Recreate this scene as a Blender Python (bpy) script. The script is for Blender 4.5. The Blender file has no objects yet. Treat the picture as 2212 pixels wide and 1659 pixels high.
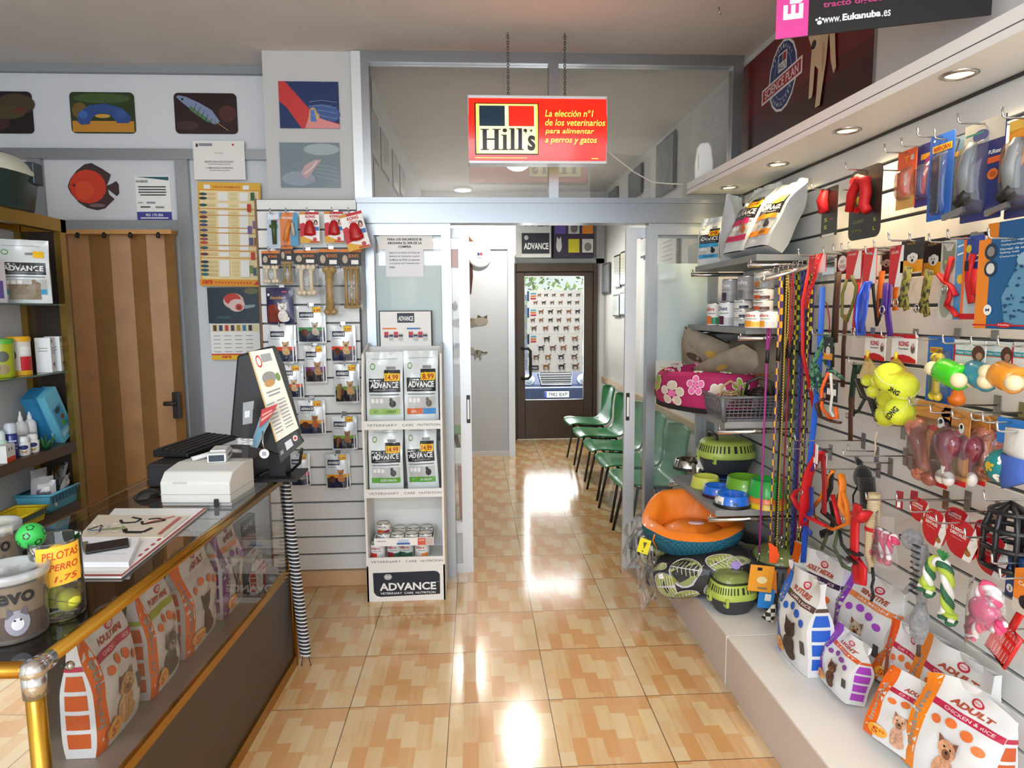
import bpy, math, random
from mathutils import Vector, Matrix
S = bpy.context.scene; COL = S.collection
random.seed(7)
# ---------------- camera (frame taken as 2212 x 1659) ----------------
F, YAW, PITCH, ROLL, H = 1431.6, -.0545677, .1093256, -.007356, 1.611
fw = Vector((-math.sin(YAW)*math.cos(PITCH), math.cos(YAW)*math.cos(PITCH), -math.sin(PITCH)))
r0 = Vector((math.cos(YAW), math.sin(YAW), 0)); u0 = r0.cross(fw)
rr = r0*math.cos(ROLL)+u0*math.sin(ROLL); uu = -r0*math.sin(ROLL)+u0*math.cos(ROLL)
CAM = Vector((0, 0, H))
cd = bpy.data.cameras.new('camera'); cd.sensor_width = 36; cd.lens = F/2212*36; cd.clip_start = .02
co = bpy.data.objects.new('camera', cd); COL.objects.link(co)
co.matrix_world = Matrix(((rr.x, uu.x, -fw.x, 0), (rr.y, uu.y, -fw.y, 0), (rr.z, uu.z, -fw.z, H), (0, 0, 0, 1)))
S.camera = co
def U(px, py, **k):
    """point of the place seen at a pixel, on the plane x=, y= or z= a value"""
    d = fw+rr*((px-1106)/F)-uu*((py-829.5)/F)
    (a, v), = k.items(); i = 'xyz'.index(a)
    return CAM+d*((v-CAM[i])/d[i])
S.view_settings.view_transform = 'Standard'; S.view_settings.look = 'None'
S.view_settings.gamma = 1; S.view_settings.use_curve_mapping = False; S.view_settings.exposure = -.36
S.cycles.max_bounces = 10; S.cycles.transparent_max_bounces = 24; S.cycles.diffuse_bounces = 4
S.cycles.glossy_bounces = 4; S.cycles.transmission_bounces = 6; S.cycles.caustics_reflective = False; S.cycles.caustics_refractive = False
S.cycles.sample_clamp_indirect = 4
# ---------------- sky, sun, daylight at the two openings, lamps, an added fill ----------------
W = bpy.data.worlds.new('sky'); S.world = W; W.use_nodes = True
W.node_tree.nodes['Background'].inputs[0].default_value = (.75, .86, 1, 1); W.node_tree.nodes['Background'].inputs[1].default_value = 3
def lamp(name, typ, loc, energy, col=(1, 1, 1), aim=None, **k):
    l = bpy.data.lights.new(name, typ); l.energy = energy; l.color = col
    for a, b in k.items(): setattr(l, a, b)
    o = bpy.data.objects.new(name, l); COL.objects.link(o); o.location = loc
    if aim is not None: o.rotation_euler = (Vector(aim)-Vector(loc)).to_track_quat('-Z', 'Y').to_euler()
    return o
lamp('sun', 'SUN', (2, 12, 9), 9, (1, .95, .86), aim=(1.2, 14, 0), angle=.02)
DAY = (.86, .93, 1)
lamp('shop_window_daylight', 'AREA', (-.2, -2.3, 1.9), 165, DAY, aim=(-.2, 3, 1.75), shape='RECTANGLE', size=4.2, size_y=2.2)
lamp('street_door_daylight', 'AREA', (.98, 8.95, 1.5), 90, (.95, .98, 1), aim=(.95, 5, 1.0), shape='RECTANGLE', size=.85, size_y=1.5)
WARM = (1, .77, .44)
SPOTS = [U(x, y, z=2.272) for x, y in ((1575, 407), (1680, 357), (1830, 285), (2072, 165))]
SPOTS.append(SPOTS[3]*2-SPOTS[2])
for i, p in enumerate(SPOTS):
    lamp('canopy_halogen', 'SPOT', (p.x, p.y, 2.262), 21, WARM, aim=(p.x+.06, p.y, 0), spot_size=2.3, spot_blend=.7, shadow_soft_size=.03)
DOWN = [U(1118, 366, z=2.98), U(1000, 413, z=3.02)]
for p in DOWN:
    lamp('waiting_room_lamp', 'SPOT', (p.x, p.y, p.z-.07), 150, (1, .94, .84), aim=(p.x, p.y, 0), spot_size=2.7, spot_blend=.5, shadow_soft_size=.06)
lamp('added_ceiling_fill', 'AREA', (-1.0, -.8, 3.02), 85, (.96, .98, 1), aim=(-1.0, -.8, 0), shape='RECTANGLE', size=1.2, size_y=.15)  # added fill light behind the camera, lifts the left side; no fixture there
# ---------------- materials ----------------
def lin(h):
    if not isinstance(h, str): return tuple(h)
    h = h.lstrip('#'); c = [int(h[i:i+2], 16)/255 for i in (0, 2, 4)]
    return tuple(x/12.92 if x <= .04045 else ((x+.055)/1.055)**2.4 for x in c)
_M = {}
def M(col, rough=.5, metal=0, noise=0, nscale=20, bump=0, bscale=60, emit=0, coat=0, trans=0, sheen=0, spec=.5):
    key = (col, rough, metal, noise, nscale, bump, bscale, emit, coat, trans, sheen, spec)
    if key in _M: return _M[key]
    m = bpy.data.materials.new('surface'); m.use_nodes = True; nt = m.node_tree; b = nt.nodes['Principled BSDF']
    c = lin(col); b.inputs['Base Color'].default_value = (*c, 1)
    b.inputs['Roughness'].default_value = rough; b.inputs['Metallic'].default_value = metal; b.inputs['Specular IOR Level'].default_value = spec
    if coat: b.inputs['Coat Weight'].default_value = coat; b.inputs['Coat Roughness'].default_value = .08
    if sheen: b.inputs['Sheen Weight'].default_value = sheen
    if trans: b.inputs['Transmission Weight'].default_value = trans
    if emit: b.inputs['Emission Color'].default_value = (*c, 1); b.inputs['Emission Strength'].default_value = emit
    if noise or bump:
        tc = nt.nodes.new('ShaderNodeTexCoord')
    if noise:
        n = nt.nodes.new('ShaderNodeTexNoise'); n.inputs['Scale'].default_value = nscale; n.inputs['Detail'].default_value = 4
        nt.links.new(tc.outputs['Object'], n.inputs['Vector'])
        r = nt.nodes.new('ShaderNodeMapRange'); r.inputs[1].default_value = .3; r.inputs[2].default_value = .7
        r.inputs[3].default_value = 1-noise; r.inputs[4].default_value = 1+noise
        nt.links.new(n.outputs[0], r.inputs[0])
        x = nt.nodes.new('ShaderNodeMix'); x.data_type = 'RGBA'; x.blend_type = 'MULTIPLY'; x.inputs[0].default_value = 1
        x.inputs[6].default_value = (*c, 1); nt.links.new(r.outputs[0], x.inputs[7]); nt.links.new(x.outputs[2], b.inputs['Base Color'])
    if bump:
        n = nt.nodes.new('ShaderNodeTexNoise'); n.inputs['Scale'].default_value = bscale; nt.links.new(tc.outputs['Object'], n.inputs['Vector'])
        bp = nt.nodes.new('ShaderNodeBump'); bp.inputs['Strength'].default_value = bump; bp.inputs['Distance'].default_value = .01
        nt.links.new(n.outputs[0], bp.inputs['Height']); nt.links.new(bp.outputs[0], b.inputs['Normal'])
    _M[key] = m; return m
def film(col='ffffff', clear=.9, rough=.03, refl=1.0, bump=0, bscale=30):
    """clear sheet: window pane, plastic wrap or moulded clear plastic"""
    key = ('film', col, clear, rough, refl, bump, bscale)
    if key in _M: return _M[key]
    m = bpy.data.materials.new('clear_sheet'); m.use_nodes = True; nt = m.node_tree; nt.nodes.clear()
    out = nt.nodes.new('ShaderNodeOutputMaterial'); t = nt.nodes.new('ShaderNodeBsdfTransparent'); g = nt.nodes.new('ShaderNodeBsdfGlossy')
    d = nt.nodes.new('ShaderNodeBsdfDiffuse'); m1 = nt.nodes.new('ShaderNodeMixShader'); m2 = nt.nodes.new('ShaderNodeMixShader')
    fr = nt.nodes.new('ShaderNodeFresnel'); fr.inputs[0].default_value = 1.45
    mul = nt.nodes.new('ShaderNodeMath'); mul.operation = 'MULTIPLY'; mul.inputs[1].default_value = refl
    c = lin(col); t.inputs[0].default_value = (1, 1, 1, 1); d.inputs[0].default_value = (*c, 1); g.inputs['Roughness'].default_value = rough
    m1.inputs[0].default_value = clear
    L = nt.links.new
    L(d.outputs[0], m1.inputs[1]); L(t.outputs[0], m1.inputs[2]); L(fr.outputs[0], mul.inputs[0]); L(mul.outputs[0], m2.inputs[0])
    L(m1.outputs[0], m2.inputs[1]); L(g.outputs[0], m2.inputs[2]); L(m2.outputs[0], out.inputs[0])
    if bump:
        tc = nt.nodes.new('ShaderNodeTexCoord'); n = nt.nodes.new('ShaderNodeTexNoise'); n.inputs['Scale'].default_value = bscale
        L(tc.outputs['Object'], n.inputs['Vector'])
        bp = nt.nodes.new('ShaderNodeBump'); bp.inputs['Strength'].default_value = bump; bp.inputs['Distance'].default_value = .02
        L(n.outputs[0], bp.inputs['Height']); L(bp.outputs[0], g.inputs['Normal']); L(bp.outputs[0], fr.inputs['Normal'])
    _M[key] = m; return m
ALU = M('a4a8ac', .30, .9, bump=.02); ALUW = M('dfe3e6', .35, .35); CHROME = M('d0d0d0', .16, 1); STEEL = M('b5b5b2', .25, 1)
BRASS = M('b98a35', .28, 1); BLACK = M('17171a', .45); WHITE = M('f2f3f2', .45); PAPER = M('f4f3ee', .7); GREY = M('8d9296', .5)
GLASS = film('dfeeee', .95, .01, 1.0); PLASTIC = film('ffffff', .93, .08, 1.2, .5, 25); BLIST = film('ffffff', .965, .06, .8)
# ---------------- mesh builder ----------------
_tc = {}
def textmesh(s, bold=0, shear=0):
    k = (s, bold, shear)
    if k not in _tc:
        c = bpy.data.curves.new('lettering', 'FONT'); c.body = s; c.offset = bold; c.shear = shear; c.resolution_u = 3; c.fill_mode = 'FRONT'
        o = bpy.data.objects.new('lettering', c); COL.objects.link(o)
        dg = bpy.context.evaluated_depsgraph_get(); me = o.evaluated_get(dg).to_mesh()
        v = [(p.co.x, p.co.y) for p in me.vertices]; f = [tuple(p.vertices) for p in me.polygons]
        bpy.data.objects.remove(o); bpy.data.curves.remove(c)
        x0 = min(p[0] for p in v); x1 = max(p[0] for p in v); y0 = min(p[1] for p in v); y1 = max(p[1] for p in v)
        _tc[k] = ([((a-x0)/(x1-x0), (b-y0)/max(1e-6, y1-y0)) for a, b in v], f)
    return _tc[k]
class MB:
    fu = 10; fv = 12
    def __init__(s): s.v = []; s.f = []; s.m = []; s.s = []; s.mats = []
    def add(s, vs, fs, mat, sm=False):
        if mat not in s.mats: s.mats.append(mat)
        i = s.mats.index(mat); n = len(s.v); s.v += [tuple(p) for p in vs]
        for f in fs: s.f.append(tuple(n+j for j in f)); s.m.append(i); s.s.append(sm)
        return s
    def box(s, x0, y0, z0, x1, y1, z1, mat, X=None):
        vs = [Vector((x, y, z)) for z in (z0, z1) for y in (y0, y1) for x in (x0, x1)]
        if X: vs = [X @ p for p in vs]
        return s.add(vs, [(0, 2, 3, 1), (4, 5, 7, 6), (0, 1, 5, 4), (2, 6, 7, 3), (0, 4, 6, 2), (1, 3, 7, 5)], mat)
    def quad(s, a, b, c, d, mat): return s.add([a, b, c, d], [(0, 1, 2, 3)], mat)
    def tube(s, pts, r, mat, n=8, closed=False, flat=None):
        P = [Vector(p) for p in pts]; k = len(P); vs = []; up = None
        for i, p in enumerate(P):
            if closed: t = P[(i+1) % k]-P[i-1]
            else: t = P[min(i+1, k-1)]-P[max(i-1, 0)]
            t = t.normalized() if t.length > 1e-9 else Vector((0, 0, 1))
            if up is None:
                up = Vector((0, 0, 1)) if abs(t.z) < .9 else Vector((0, 1, 0))
            a = t.cross(up)
            a = a.normalized() if a.length > 1e-6 else t.orthogonal().normalized()
            b = a.cross(t); up = b
            ri = r[i] if isinstance(r, (list, tuple)) else r
            ra, rb = (ri, ri) if not flat else (ri*flat[0], ri*flat[1])
            for j in range(n):
                q = 2*math.pi*j/n; vs.append(p+a*(ra*math.cos(q))+b*(rb*math.sin(q)))
        fs = []; m = k if closed else k-1
        for i in range(m):
            for j in range(n):
                fs.append((i*n+j, i*n+(j+1) % n, ((i+1) % k)*n+(j+1) % n, ((i+1) % k)*n+j))
        if not closed: fs += [tuple(range(n-1, -1, -1)), tuple(range((k-1)*n, k*n))]
        return s.add(vs, fs, mat, n > 4)
    def lathe(s, prof, mat, n=24, c=(0, 0, 0), sx=1, sy=1, caps=True, X=None, sm=True):
        vs = []
        for r, z in prof:
            for j in range(n):
                q = 2*math.pi*j/n; p = Vector((c[0]+r*sx*math.cos(q), c[1]+r*sy*math.sin(q), c[2]+z)); vs.append(X @ p if X else p)
        k = len(prof); fs = [(i*n+j, i*n+(j+1) % n, (i+1)*n+(j+1) % n, (i+1)*n+j) for i in range(k-1) for j in range(n)]
        s.add(vs, fs, mat, sm)
        if caps: s.add(vs, [tuple(range(n-1, -1, -1)), tuple(range((k-1)*n, k*n))], mat)
        return s
    def ell(s, c, rx, ry, rz, mat, n=18, m=10, X=None):
        pr = [(max(1e-4, math.sin(math.pi*i/m)), -math.cos(math.pi*i/m)*rz) for i in range(m+1)]
        return s.lathe(pr, mat, n, c, rx, ry, False, X)
    def grid(s, fn, nu, nv, mat, sm=True, wrap=False):
        a = nu if wrap else nu+1
        vs = [fn(i/nu, j/nv) for j in range(nv+1) for i in range(a)]
        fs = [(j*a+i, j*a+(i+1) % a, (j+1)*a+(i+1) % a, (j+1)*a+i) for j in range(nv) for i in range(nu)]
        return s.add(vs, fs, mat, sm)
    def prism(s, poly, y0, y1, mat, fn=None):
        """outline in x,z pulled from y0 to y1"""
        n = len(poly); vs = [(x, y, z) for y in (y0, y1) for x, z in poly]
        if fn: vs = [fn(Vector(p)) for p in vs]
        return s.add(vs, [tuple(range(n)), tuple(range(2*n-1, n-1, -1))]+[(i, n+i, n+(i+1) % n, (i+1) % n) for i in range(n)], mat)
    def prints(s, fn, items, asp=1.0):
        """lettering and print: fn(u, v, lift) gives the point of the printed face; asp is the face's width / height"""
        for k, it in enumerate(items):
            o = .0006+.0003*k if k < 20 else .0066+.0001*(k-20); t = it[0]
            if t == 'r':
                _, a, b, c, d, m = it; q = max(1, min(12, int((c-a)*s.fu+.99))); w = max(1, min(24, int((d-b)*s.fv+.99)))
                s.grid(lambda x, y: fn(a+(c-a)*x, b+(d-b)*y, o), q, w, m, False)
            elif t in 'eo':
                _, cx, cy, rx, ry, m = it[:6]; n = 16
                vs = [fn(cx, cy, o)]+[fn(cx+rx*g*math.cos(2*math.pi*j/n), cy+ry*g*math.sin(2*math.pi*j/n), o) for g in (.5, 1) for j in range(n)]
                fs = [(0, 1+j, 1+(j+1) % n) for j in range(n)]+[(1+j, 1+n+j, 1+n+(j+1) % n, 1+(j+1) % n) for j in range(n)]
                s.add(vs, fs if t == 'e' else fs[n:], m)
            elif t == 'p':
                s.add([fn(x, y, o) for x, y in it[1]], [tuple(range(len(it[1])))], it[2])
            elif t == 'l':
                _, pl, wd, m = it
                for (xa, ya), (xb, yb) in zip(pl, pl[1:]):
                    L = math.hypot((xb-xa)*asp, yb-ya) or 1e-6; nx = -(yb-ya)/L*wd/asp; ny = (xb-xa)*asp/L*wd
                    s.add([fn(xa-nx, ya-ny, o), fn(xb-nx, yb-ny, o), fn(xb+nx, yb+ny, o), fn(xa+nx, ya+ny, o)], [(0, 1, 2, 3)], m)
            elif t == 't':
                _, txt, cx, cy, tw, th, m = it[:7]
                if not txt.strip(): continue
                kw = it[7] if len(it) > 7 else {}
                v, f = textmesh(txt, kw.get('bold', .012), kw.get('shear', 0)); rot = kw.get('rot', 0)
                cs, sn = math.cos(math.radians(rot)), math.sin(math.radians(rot)); pts = []
                for a, b in v:
                    x = (a-.5)*tw*asp; y = (b-.5)*th
                    if kw.get('flip'): x = -x
                    pts.append(fn(cx+(x*cs-y*sn)/asp, cy+x*sn+y*cs, o))
                s.add(pts, f, m)
        return s
    def obj(s, name, parent=None, bevel=0, seg=2, sub=0, weld=False, loc=None):
        me = bpy.data.meshes.new(name); me.from_pydata(s.v, [], s.f); me.update()
        for m in s.mats: me.materials.append(m)
        me.polygons.foreach_set('material_index', s.m); me.polygons.foreach_set('use_smooth', s.s)
        o = bpy.data.objects.new(name, me); COL.objects.link(o)
        if parent: o.parent = parent
        if loc: o.location = loc
        if weld: w = o.modifiers.new('weld', 'WELD'); w.merge_threshold = .0004
        if bevel: b = o.modifiers.new('bevel', 'BEVEL'); b.width = bevel; b.segments = seg; b.limit_method = 'ANGLE'
        if sub: b = o.modifiers.new('sub', 'SUBSURF'); b.levels = sub; b.render_levels = sub
        return o
def tag(o, label, cat, group=None):
    o['label'] = label; o['category'] = cat
    if group: o['group'] = group
    return o
def thing(name, label, cat, loc=(0, 0, 0), rz=0, group=None, tilt=(0, 0)):
    o = bpy.data.objects.new(name, None); COL.objects.link(o); o.empty_display_size = .05
    o.location = loc; o.rotation_euler = (tilt[0], tilt[1], rz)
    return tag(o, label, cat, group)
def struct(name, mb, parent=None, **k):
    o = mb.obj(name, parent, **k)
    if not parent: o['kind'] = 'structure'
    return o
def ss(a, b, x): x = max(0, min(1, (x-a)/(b-a))); return x*x*(3-2*x)
R90 = math.pi/2
XW, YS = 1.57, 3.86          # face of the slatted wall on the right, face of the slatted panel beside the glass
def WR(px, py, d=0): return U(px, py, x=XW-d)
def LW(px, py, d=0): return U(px, py, y=YS-d)
def span(px0, py0, px1, py1, d=.05, side='R', zb=None):
    """seat of a hanging or standing item that covers a box of pixels: base middle, width, height"""
    f = WR if side == 'R' else LW
    mx, my = (px0+px1)/2, (py0+py1)/2
    a, b, t, c = f(px0, my, d), f(px1, my, d), f(mx, py0, d), f(mx, py1, d)
    w = abs(a.y-b.y) if side == 'R' else abs(a.x-b.x)
    base = (a+b)/2; base.z = c.z
    return base, w, t.z-c.z
# ======================= the room =======================
def floor_mat():
    m = bpy.data.materials.new('parquet_print_tiles'); m.use_nodes = True; nt = m.node_tree; b = nt.nodes['Principled BSDF']; N = nt.nodes.new; L = nt.links.new
    b.inputs['Roughness'].default_value = .13; b.inputs['Specular IOR Level'].default_value = .95
    tc = N('ShaderNodeTexCoord'); sp = N('ShaderNodeSeparateXYZ'); L(tc.outputs['Object'], sp.inputs[0])
    def mt(op, a, bb=None, c=None):
        n = N('ShaderNodeMath'); n.operation = op
        for i, q in enumerate((a, bb, c)):
            if q is None: continue
            if isinstance(q, (int, float)): n.inputs[i].default_value = q
            else: L(q, n.inputs[i])
        return n.outputs[0]
    T = .41
    u = mt('DIVIDE', mt('SUBTRACT', sp.outputs[0], .28556), T); v = mt('DIVIDE', mt('SUBTRACT', sp.outputs[1], 2.18093), T)
    fu = mt('FRACT', u); fv = mt('FRACT', v)
    ed = mt('MINIMUM', mt('MINIMUM', fu, mt('SUBTRACT', 1, fu)), mt('MINIMUM', fv, mt('SUBTRACT', 1, fv)))
    grout = mt('LESS_THAN', ed, .0042)
    col = mt('FLOOR', mt('MULTIPLY', fu, 7.0))
    wn = N('ShaderNodeTexWhiteNoise'); wn.noise_dimensions = '1D'; L(mt('ADD', col, 3.0), wn.inputs['W'])
    blk = mt('FLOOR', mt('ADD', mt('MULTIPLY', fv, 2.6), mt('MULTIPLY', wn.outputs[0], 1.9)))
    w2 = N('ShaderNodeTexWhiteNoise'); w2.noise_dimensions = '2D'; cv = N('ShaderNodeCombineXYZ'); L(col, cv.inputs[0]); L(blk, cv.inputs[1]); L(cv.outputs[0], w2.inputs['Vector'])
    ns = N('ShaderNodeTexNoise'); mp = N('ShaderNodeMapping'); mp.inputs['Scale'].default_value = (60, 4, 1); L(tc.outputs['Object'], mp.inputs[0]); L(mp.outputs[0], ns.inputs['Vector']); ns.inputs['Scale'].default_value = 1; ns.inputs['Detail'].default_value = 3
    f = mt('ADD', w2.outputs[0], mt('MULTIPLY', mt('SUBTRACT', ns.outputs[0], .5), .55))
    cr = N('ShaderNodeValToRGB'); L(f, cr.inputs[0]); e = cr.color_ramp.elements
    e[0].position = .05; e[0].color = (*lin('dcc69f'), 1); e[1].position = .95; e[1].color = (*lin('cf9c66'), 1)
    for p, c in ((.4, 'dabf94'), (.6, 'd6b384'), (.75, 'd1a472')): q = e.new(p); q.color = (*lin(c), 1)
    mx = N('ShaderNodeMix'); mx.data_type = 'RGBA'; L(grout, mx.inputs[0]); L(cr.outputs[0], mx.inputs[6]); mx.inputs[7].default_value = (*lin('5a4636'), 1)
    L(mx.outputs[2], b.inputs['Base Color']); return m
struct('floor', MB().box(-3.2, -2.2, -.08, 1.75, 8.4, 0, floor_mat()))
PAINT = M('dadbda', .7, noise=.02, nscale=3); CEIL = M('d6d3cf', .9, noise=.03, nscale=5, bump=.15, bscale=120)
PAINTB = M('d7dade', .6, noise=.015, nscale=2); COLM = M('c2c3c2', .7, noise=.02, nscale=4)
struct('ceiling', MB().box(-3.2, -2.2, 3.06, 1.75, 8.4, 3.16, CEIL))
struct('wall_right', MB().box(1.60, -2.2, 0, 1.75, 8.4, 3.06, PAINT))
struct('wall_left', MB().box(-2.95, -2.2, 0, -2.80, 4.35, 3.06, PAINT))
b = MB()
b.box(-2.95, -2.05, 0, -2.2, -1.95, 3.06, PAINT); b.box(1.35, -2.05, 0, 1.75, -1.95, 3.06, PAINT)
b.box(-2.2, -2.05, 2.85, 1.35, -1.95, 3.06, PAINT); b.box(-2.2, -2.05, 0, 1.35, -1.95, .35, PAINT)
struct('wall_front', b)
b = MB(); b.box(-2.8, 4.20, 0, -1.10, 4.35, 3.06, PAINTB); struct('wall_back', b)
# aluminium strips that frame the white boards over the folding door
Y4 = 4.20
b = MB()
b.box(-2.8, 4.165, 3.015, -1.16, 4.2, 3.06, GREY)
b.box(-2.8, 4.165, 2.525, -1.16, 4.2, 2.585, ALU)
b.box(-2.8, 4.165, 2.105, -1.776, 4.2, 2.17, ALU)
b.box(-2.625, 4.17, 2.17, -2.545, 4.2, 2.524, ALU)
b.box(-1.775, 4.165, 0, -1.70, 4.2, 2.524, ALU)
struct('trim_1', b)
# column with slatted board below
struct('wall_column', MB().box(-1.165, 3.93, 0, -.625, 4.35, 3.06, COLM))
struct('trim_2', MB().box(-.672, 3.90, 2.23, -.62, 3.96, 3.055, ALUW))
# folding door
b = MB(); pw = []
WD = M('a9783f', .45, noise=.10, nscale=9); WD2 = M('916a3a', .5, noise=.1, nscale=9)
xs = [-2.455, -2.40, -2.30, -2.16, -2.06, -1.95, -1.86, -1.785]
for i, (a, c) in enumerate(zip(xs, xs[1:])):
    ya, yb = (4.13, 4.165) if i % 2 else (4.165, 4.13)
    b.add([(a, ya, .01), (c, yb, .01), (c, yb, 2.085), (a, ya, 2.085), (a, ya+.01, .01), (c, yb+.01, .01), (c, yb+.01, 2.085), (a, ya+.01, 2.085)],
          [(0, 1, 2, 3), (4, 5, 6, 7), (0, 4, 7, 3), (1, 5, 6, 2), (3, 2, 6, 7)], WD if i % 2 else WD2)
d4 = struct('door_4', b)
b = MB(); b.box(-2.455, 4.09, 2.08, -1.785, 4.17, 2.105, M('c89458', .5))
for x in (-2.32, -2.17, -2.02, -1.86): b.tube([(x, 4.095, 2.085), (x, 4.085, 2.06)], .012, BLACK, 6)
b.obj('door_rail', d4)
b = MB(); b.box(-1.835, 4.075, .98, -1.795, 4.10, 1.14, M('2b2320', .4)); b.tube([(-1.815, 4.08, 1.075), (-1.815, 4.045, 1.075), (-1.87, 4.045, 1.075)], .014, M('2b2320', .4))
b.obj('door_handle', d4, bevel=.006)
# baseboard under the slatted panel
struct('baseboard_back', MB().box(-1.3, 3.835, 0, -.66, 3.93, .085, M('d9b184', .4, noise=.05)))
# ---------------- aluminium and glass partition ----------------
def bx(lst, mat):
    b = MB()
    for q in lst: b.box(q[0], 3.90 if len(q) < 5 else q[4], q[2], q[1], 3.97 if len(q) < 5 else q[5], q[3], mat)
    return b
w1 = struct('window_1', bx([(-.62, 1.56, 3.0, 3.06), (-.62, -.575, 2.23, 3.0), (1.50, 1.56, 2.23, 3.0), (.435, .49, 2.23, 3.0)], ALU))
for a, c in ((-.575, .435), (.49, 1.50)): MB().box(a, 3.935, 2.25, c, 3.943, 3.0, film('dfeeee', .97, .005, 1.9)).obj('glass_pane', w1)
struct('trim_3', bx([(-.66, 1.60, 2.115, 2.245, 3.875, 3.99), (-.66, 1.60, 2.225, 2.255, 3.86, 3.99)], M('93989d', .3, .85)))
PF = M('aab0b5', .33, .7)
w2 = struct('window_2', bx([(-.625, -.575, .0, 2.12), (-.575, -.19, 2.05, 2.12), (-.19, -.135, 0, 2.12), (-.575, -.19, 0, .30)], PF))
MB().box(-.575, 3.932, .30, -.19, 3.938, 2.05, GLASS).obj('glass_pane', w2)
FROST = film('d3e6e4', .45, .3, .5)
MB().box(-.575, 3.929, 1.18, -.19, 3.931, 1.88, FROST).obj('frosted_film', w2)
w3 = struct('window_3', bx([(1.02, 1.075, 0, 2.12), (1.075, 1.39, 2.05, 2.12, 3.90, 3.95), (1.39, 1.44, 0, 2.12), (1.075, 1.39, 0, .30)], PF))
MB().box(1.075, 3.932, .30, 1.39, 3.938, 2.05, GLASS).obj('glass_pane', w3)
MB().box(1.075, 3.929, 1.31, 1.39, 3.931, 1.885, FROST).obj('frosted_film', w3)
struct('trim_4', MB().box(1.44, 3.89, 0, 1.6, 3.97, 2.12, PAINTB))
def leaf(x0, x1, name, hx, mx):
    P = M('d0d4d7', .35, .35)
    b = MB(); b.box(x0, 3.975, .0, x0+.065, 4.005, 2.10, P); b.box(x1-.065, 3.975, 0, x1, 4.005, 2.10, P)
    b.box(x0+.065, 3.975, 2.04, x1-.065, 4.005, 2.10, P); b.box(x0+.065, 3.975, .255, x1-.065, 4.005, .32, P); b.box(x0+.065, 3.975, .0, x1-.065, 4.005, .06, P)
    b.box(x0+.065, 3.985, .06, x1-.065, 3.995, .255, M('c5cbd0', .5))
    d = struct(name, b)
    MB().box(x0+.065, 3.986, .32, x1-.065, 3.992, 2.04, GLASS).obj('glass_pane', d)
    b = MB(); b.box(hx-.011, 3.968, .94, hx+.011, 3.975, 1.11, BLACK); b.box(hx-.007, 3.960, .965, hx+.007, 3.97, 1.085, WHITE); b.obj('lock_plate', d, bevel=.002)
leaf(-.56, -.03, 'door_1', -.048, 0)
leaf(.905, 1.42, 'door_2', .925, 0)
MB().box(1.005, 3.965, .19, 1.03, 3.974, .30, WHITE).obj('latch_cover', bpy.data.objects['door_2'])
# ---------------- waiting room beyond ----------------
struct('wall_waiting_left', MB().box(-.75, 3.99, 0, -.625, 8.32, 3.06, PAINTB))
b = MB(); b.box(-.75, 7.30, 0, .42, 7.36, 2.36, M('d3d8df', .6))
struct('wall_waiting_back', b)
b = MB(); b.box(.36, 7.26, 0, .43, 7.37, 2.36, ALUW); b.box(-.62, 7.28, 2.28, .36, 7.31, 2.36, ALUW); b.box(-.62, 7.285, 0, .36, 7.30, .055, WHITE)
struct('trim_5', b)
struct('wall_street', MB().box(1.50, 8.22, 0, 1.62, 8.32, 3.06, PAINT).box(.42, 8.22, 2.19, 1.6, 8.32, 2.25, PAINT).box(.38, 7.36, 0, .43, 8.26, 2.36, PAINTB).box(.42, 8.26, 2.25, 1.6, 8.32, 3.06, PAINT).box(-.75, 8.26, 0, .42, 8.32, 3.06, PAINT))
struct('trim_6', MB().box(1.575, 4.0, .735, 1.6, 8.22, .79, M('cdb08a', .5)))
DB = M('4a3d33', .4, .3)
a = U(1117, 950, y=8.22).x; c = U(1279, 950, y=8.22).x
gx0, gx1 = U(1134, 800, y=8.22).x, U(1260, 800, y=8.22).x; gz0, gz1 = U(1190, 863, y=8.22).z, U(1190, 597, y=8.22).z
b = MB(); b.box(a-.06, 8.17, 0, a, 8.28, 2.19, DB); b.box(c, 8.17, 0, c+.05, 8.28, 2.19, DB); b.box(a, 8.17, 2.09, c, 8.28, 2.19, DB)
b.box(a, 8.2, 0.01, gx0, 8.26, 2.09, DB); b.box(gx1, 8.2, .01, c, 8.26, 2.09, DB); b.box(gx0, 8.2, gz1, gx1, 8.26, 2.09, DB); b.box(gx0, 8.2, .01, gx1, 8.26, gz0, DB)
d3 = struct('door_3', b, bevel=.006)
MB().box(gx0, 8.225, gz0, gx1, 8.232, gz1, film('eef4f4', .97, .01, .6)).obj('glass_pane', d3)
p = U(1148, 785, y=8.12)
hz0, hz1, hx0, hx1 = U(1140, 818, y=8.12).z, U(1140, 753, y=8.12).z, U(1129, 785, y=8.12).x, U(1146, 785, y=8.12).x
MB().tube([(hx0, 8.2, hz1), (hx0, 8.12, hz1), (hx1-.03, 8.12, hz1), (hx1, 8.12, hz1-.03), (hx1, 8.12, hz0+.03), (hx1-.03, 8.12, hz0), (hx0, 8.12, hz0), (hx0, 8.2, hz0)], .018, BLACK, 8).obj('door_handle', d3)
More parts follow.
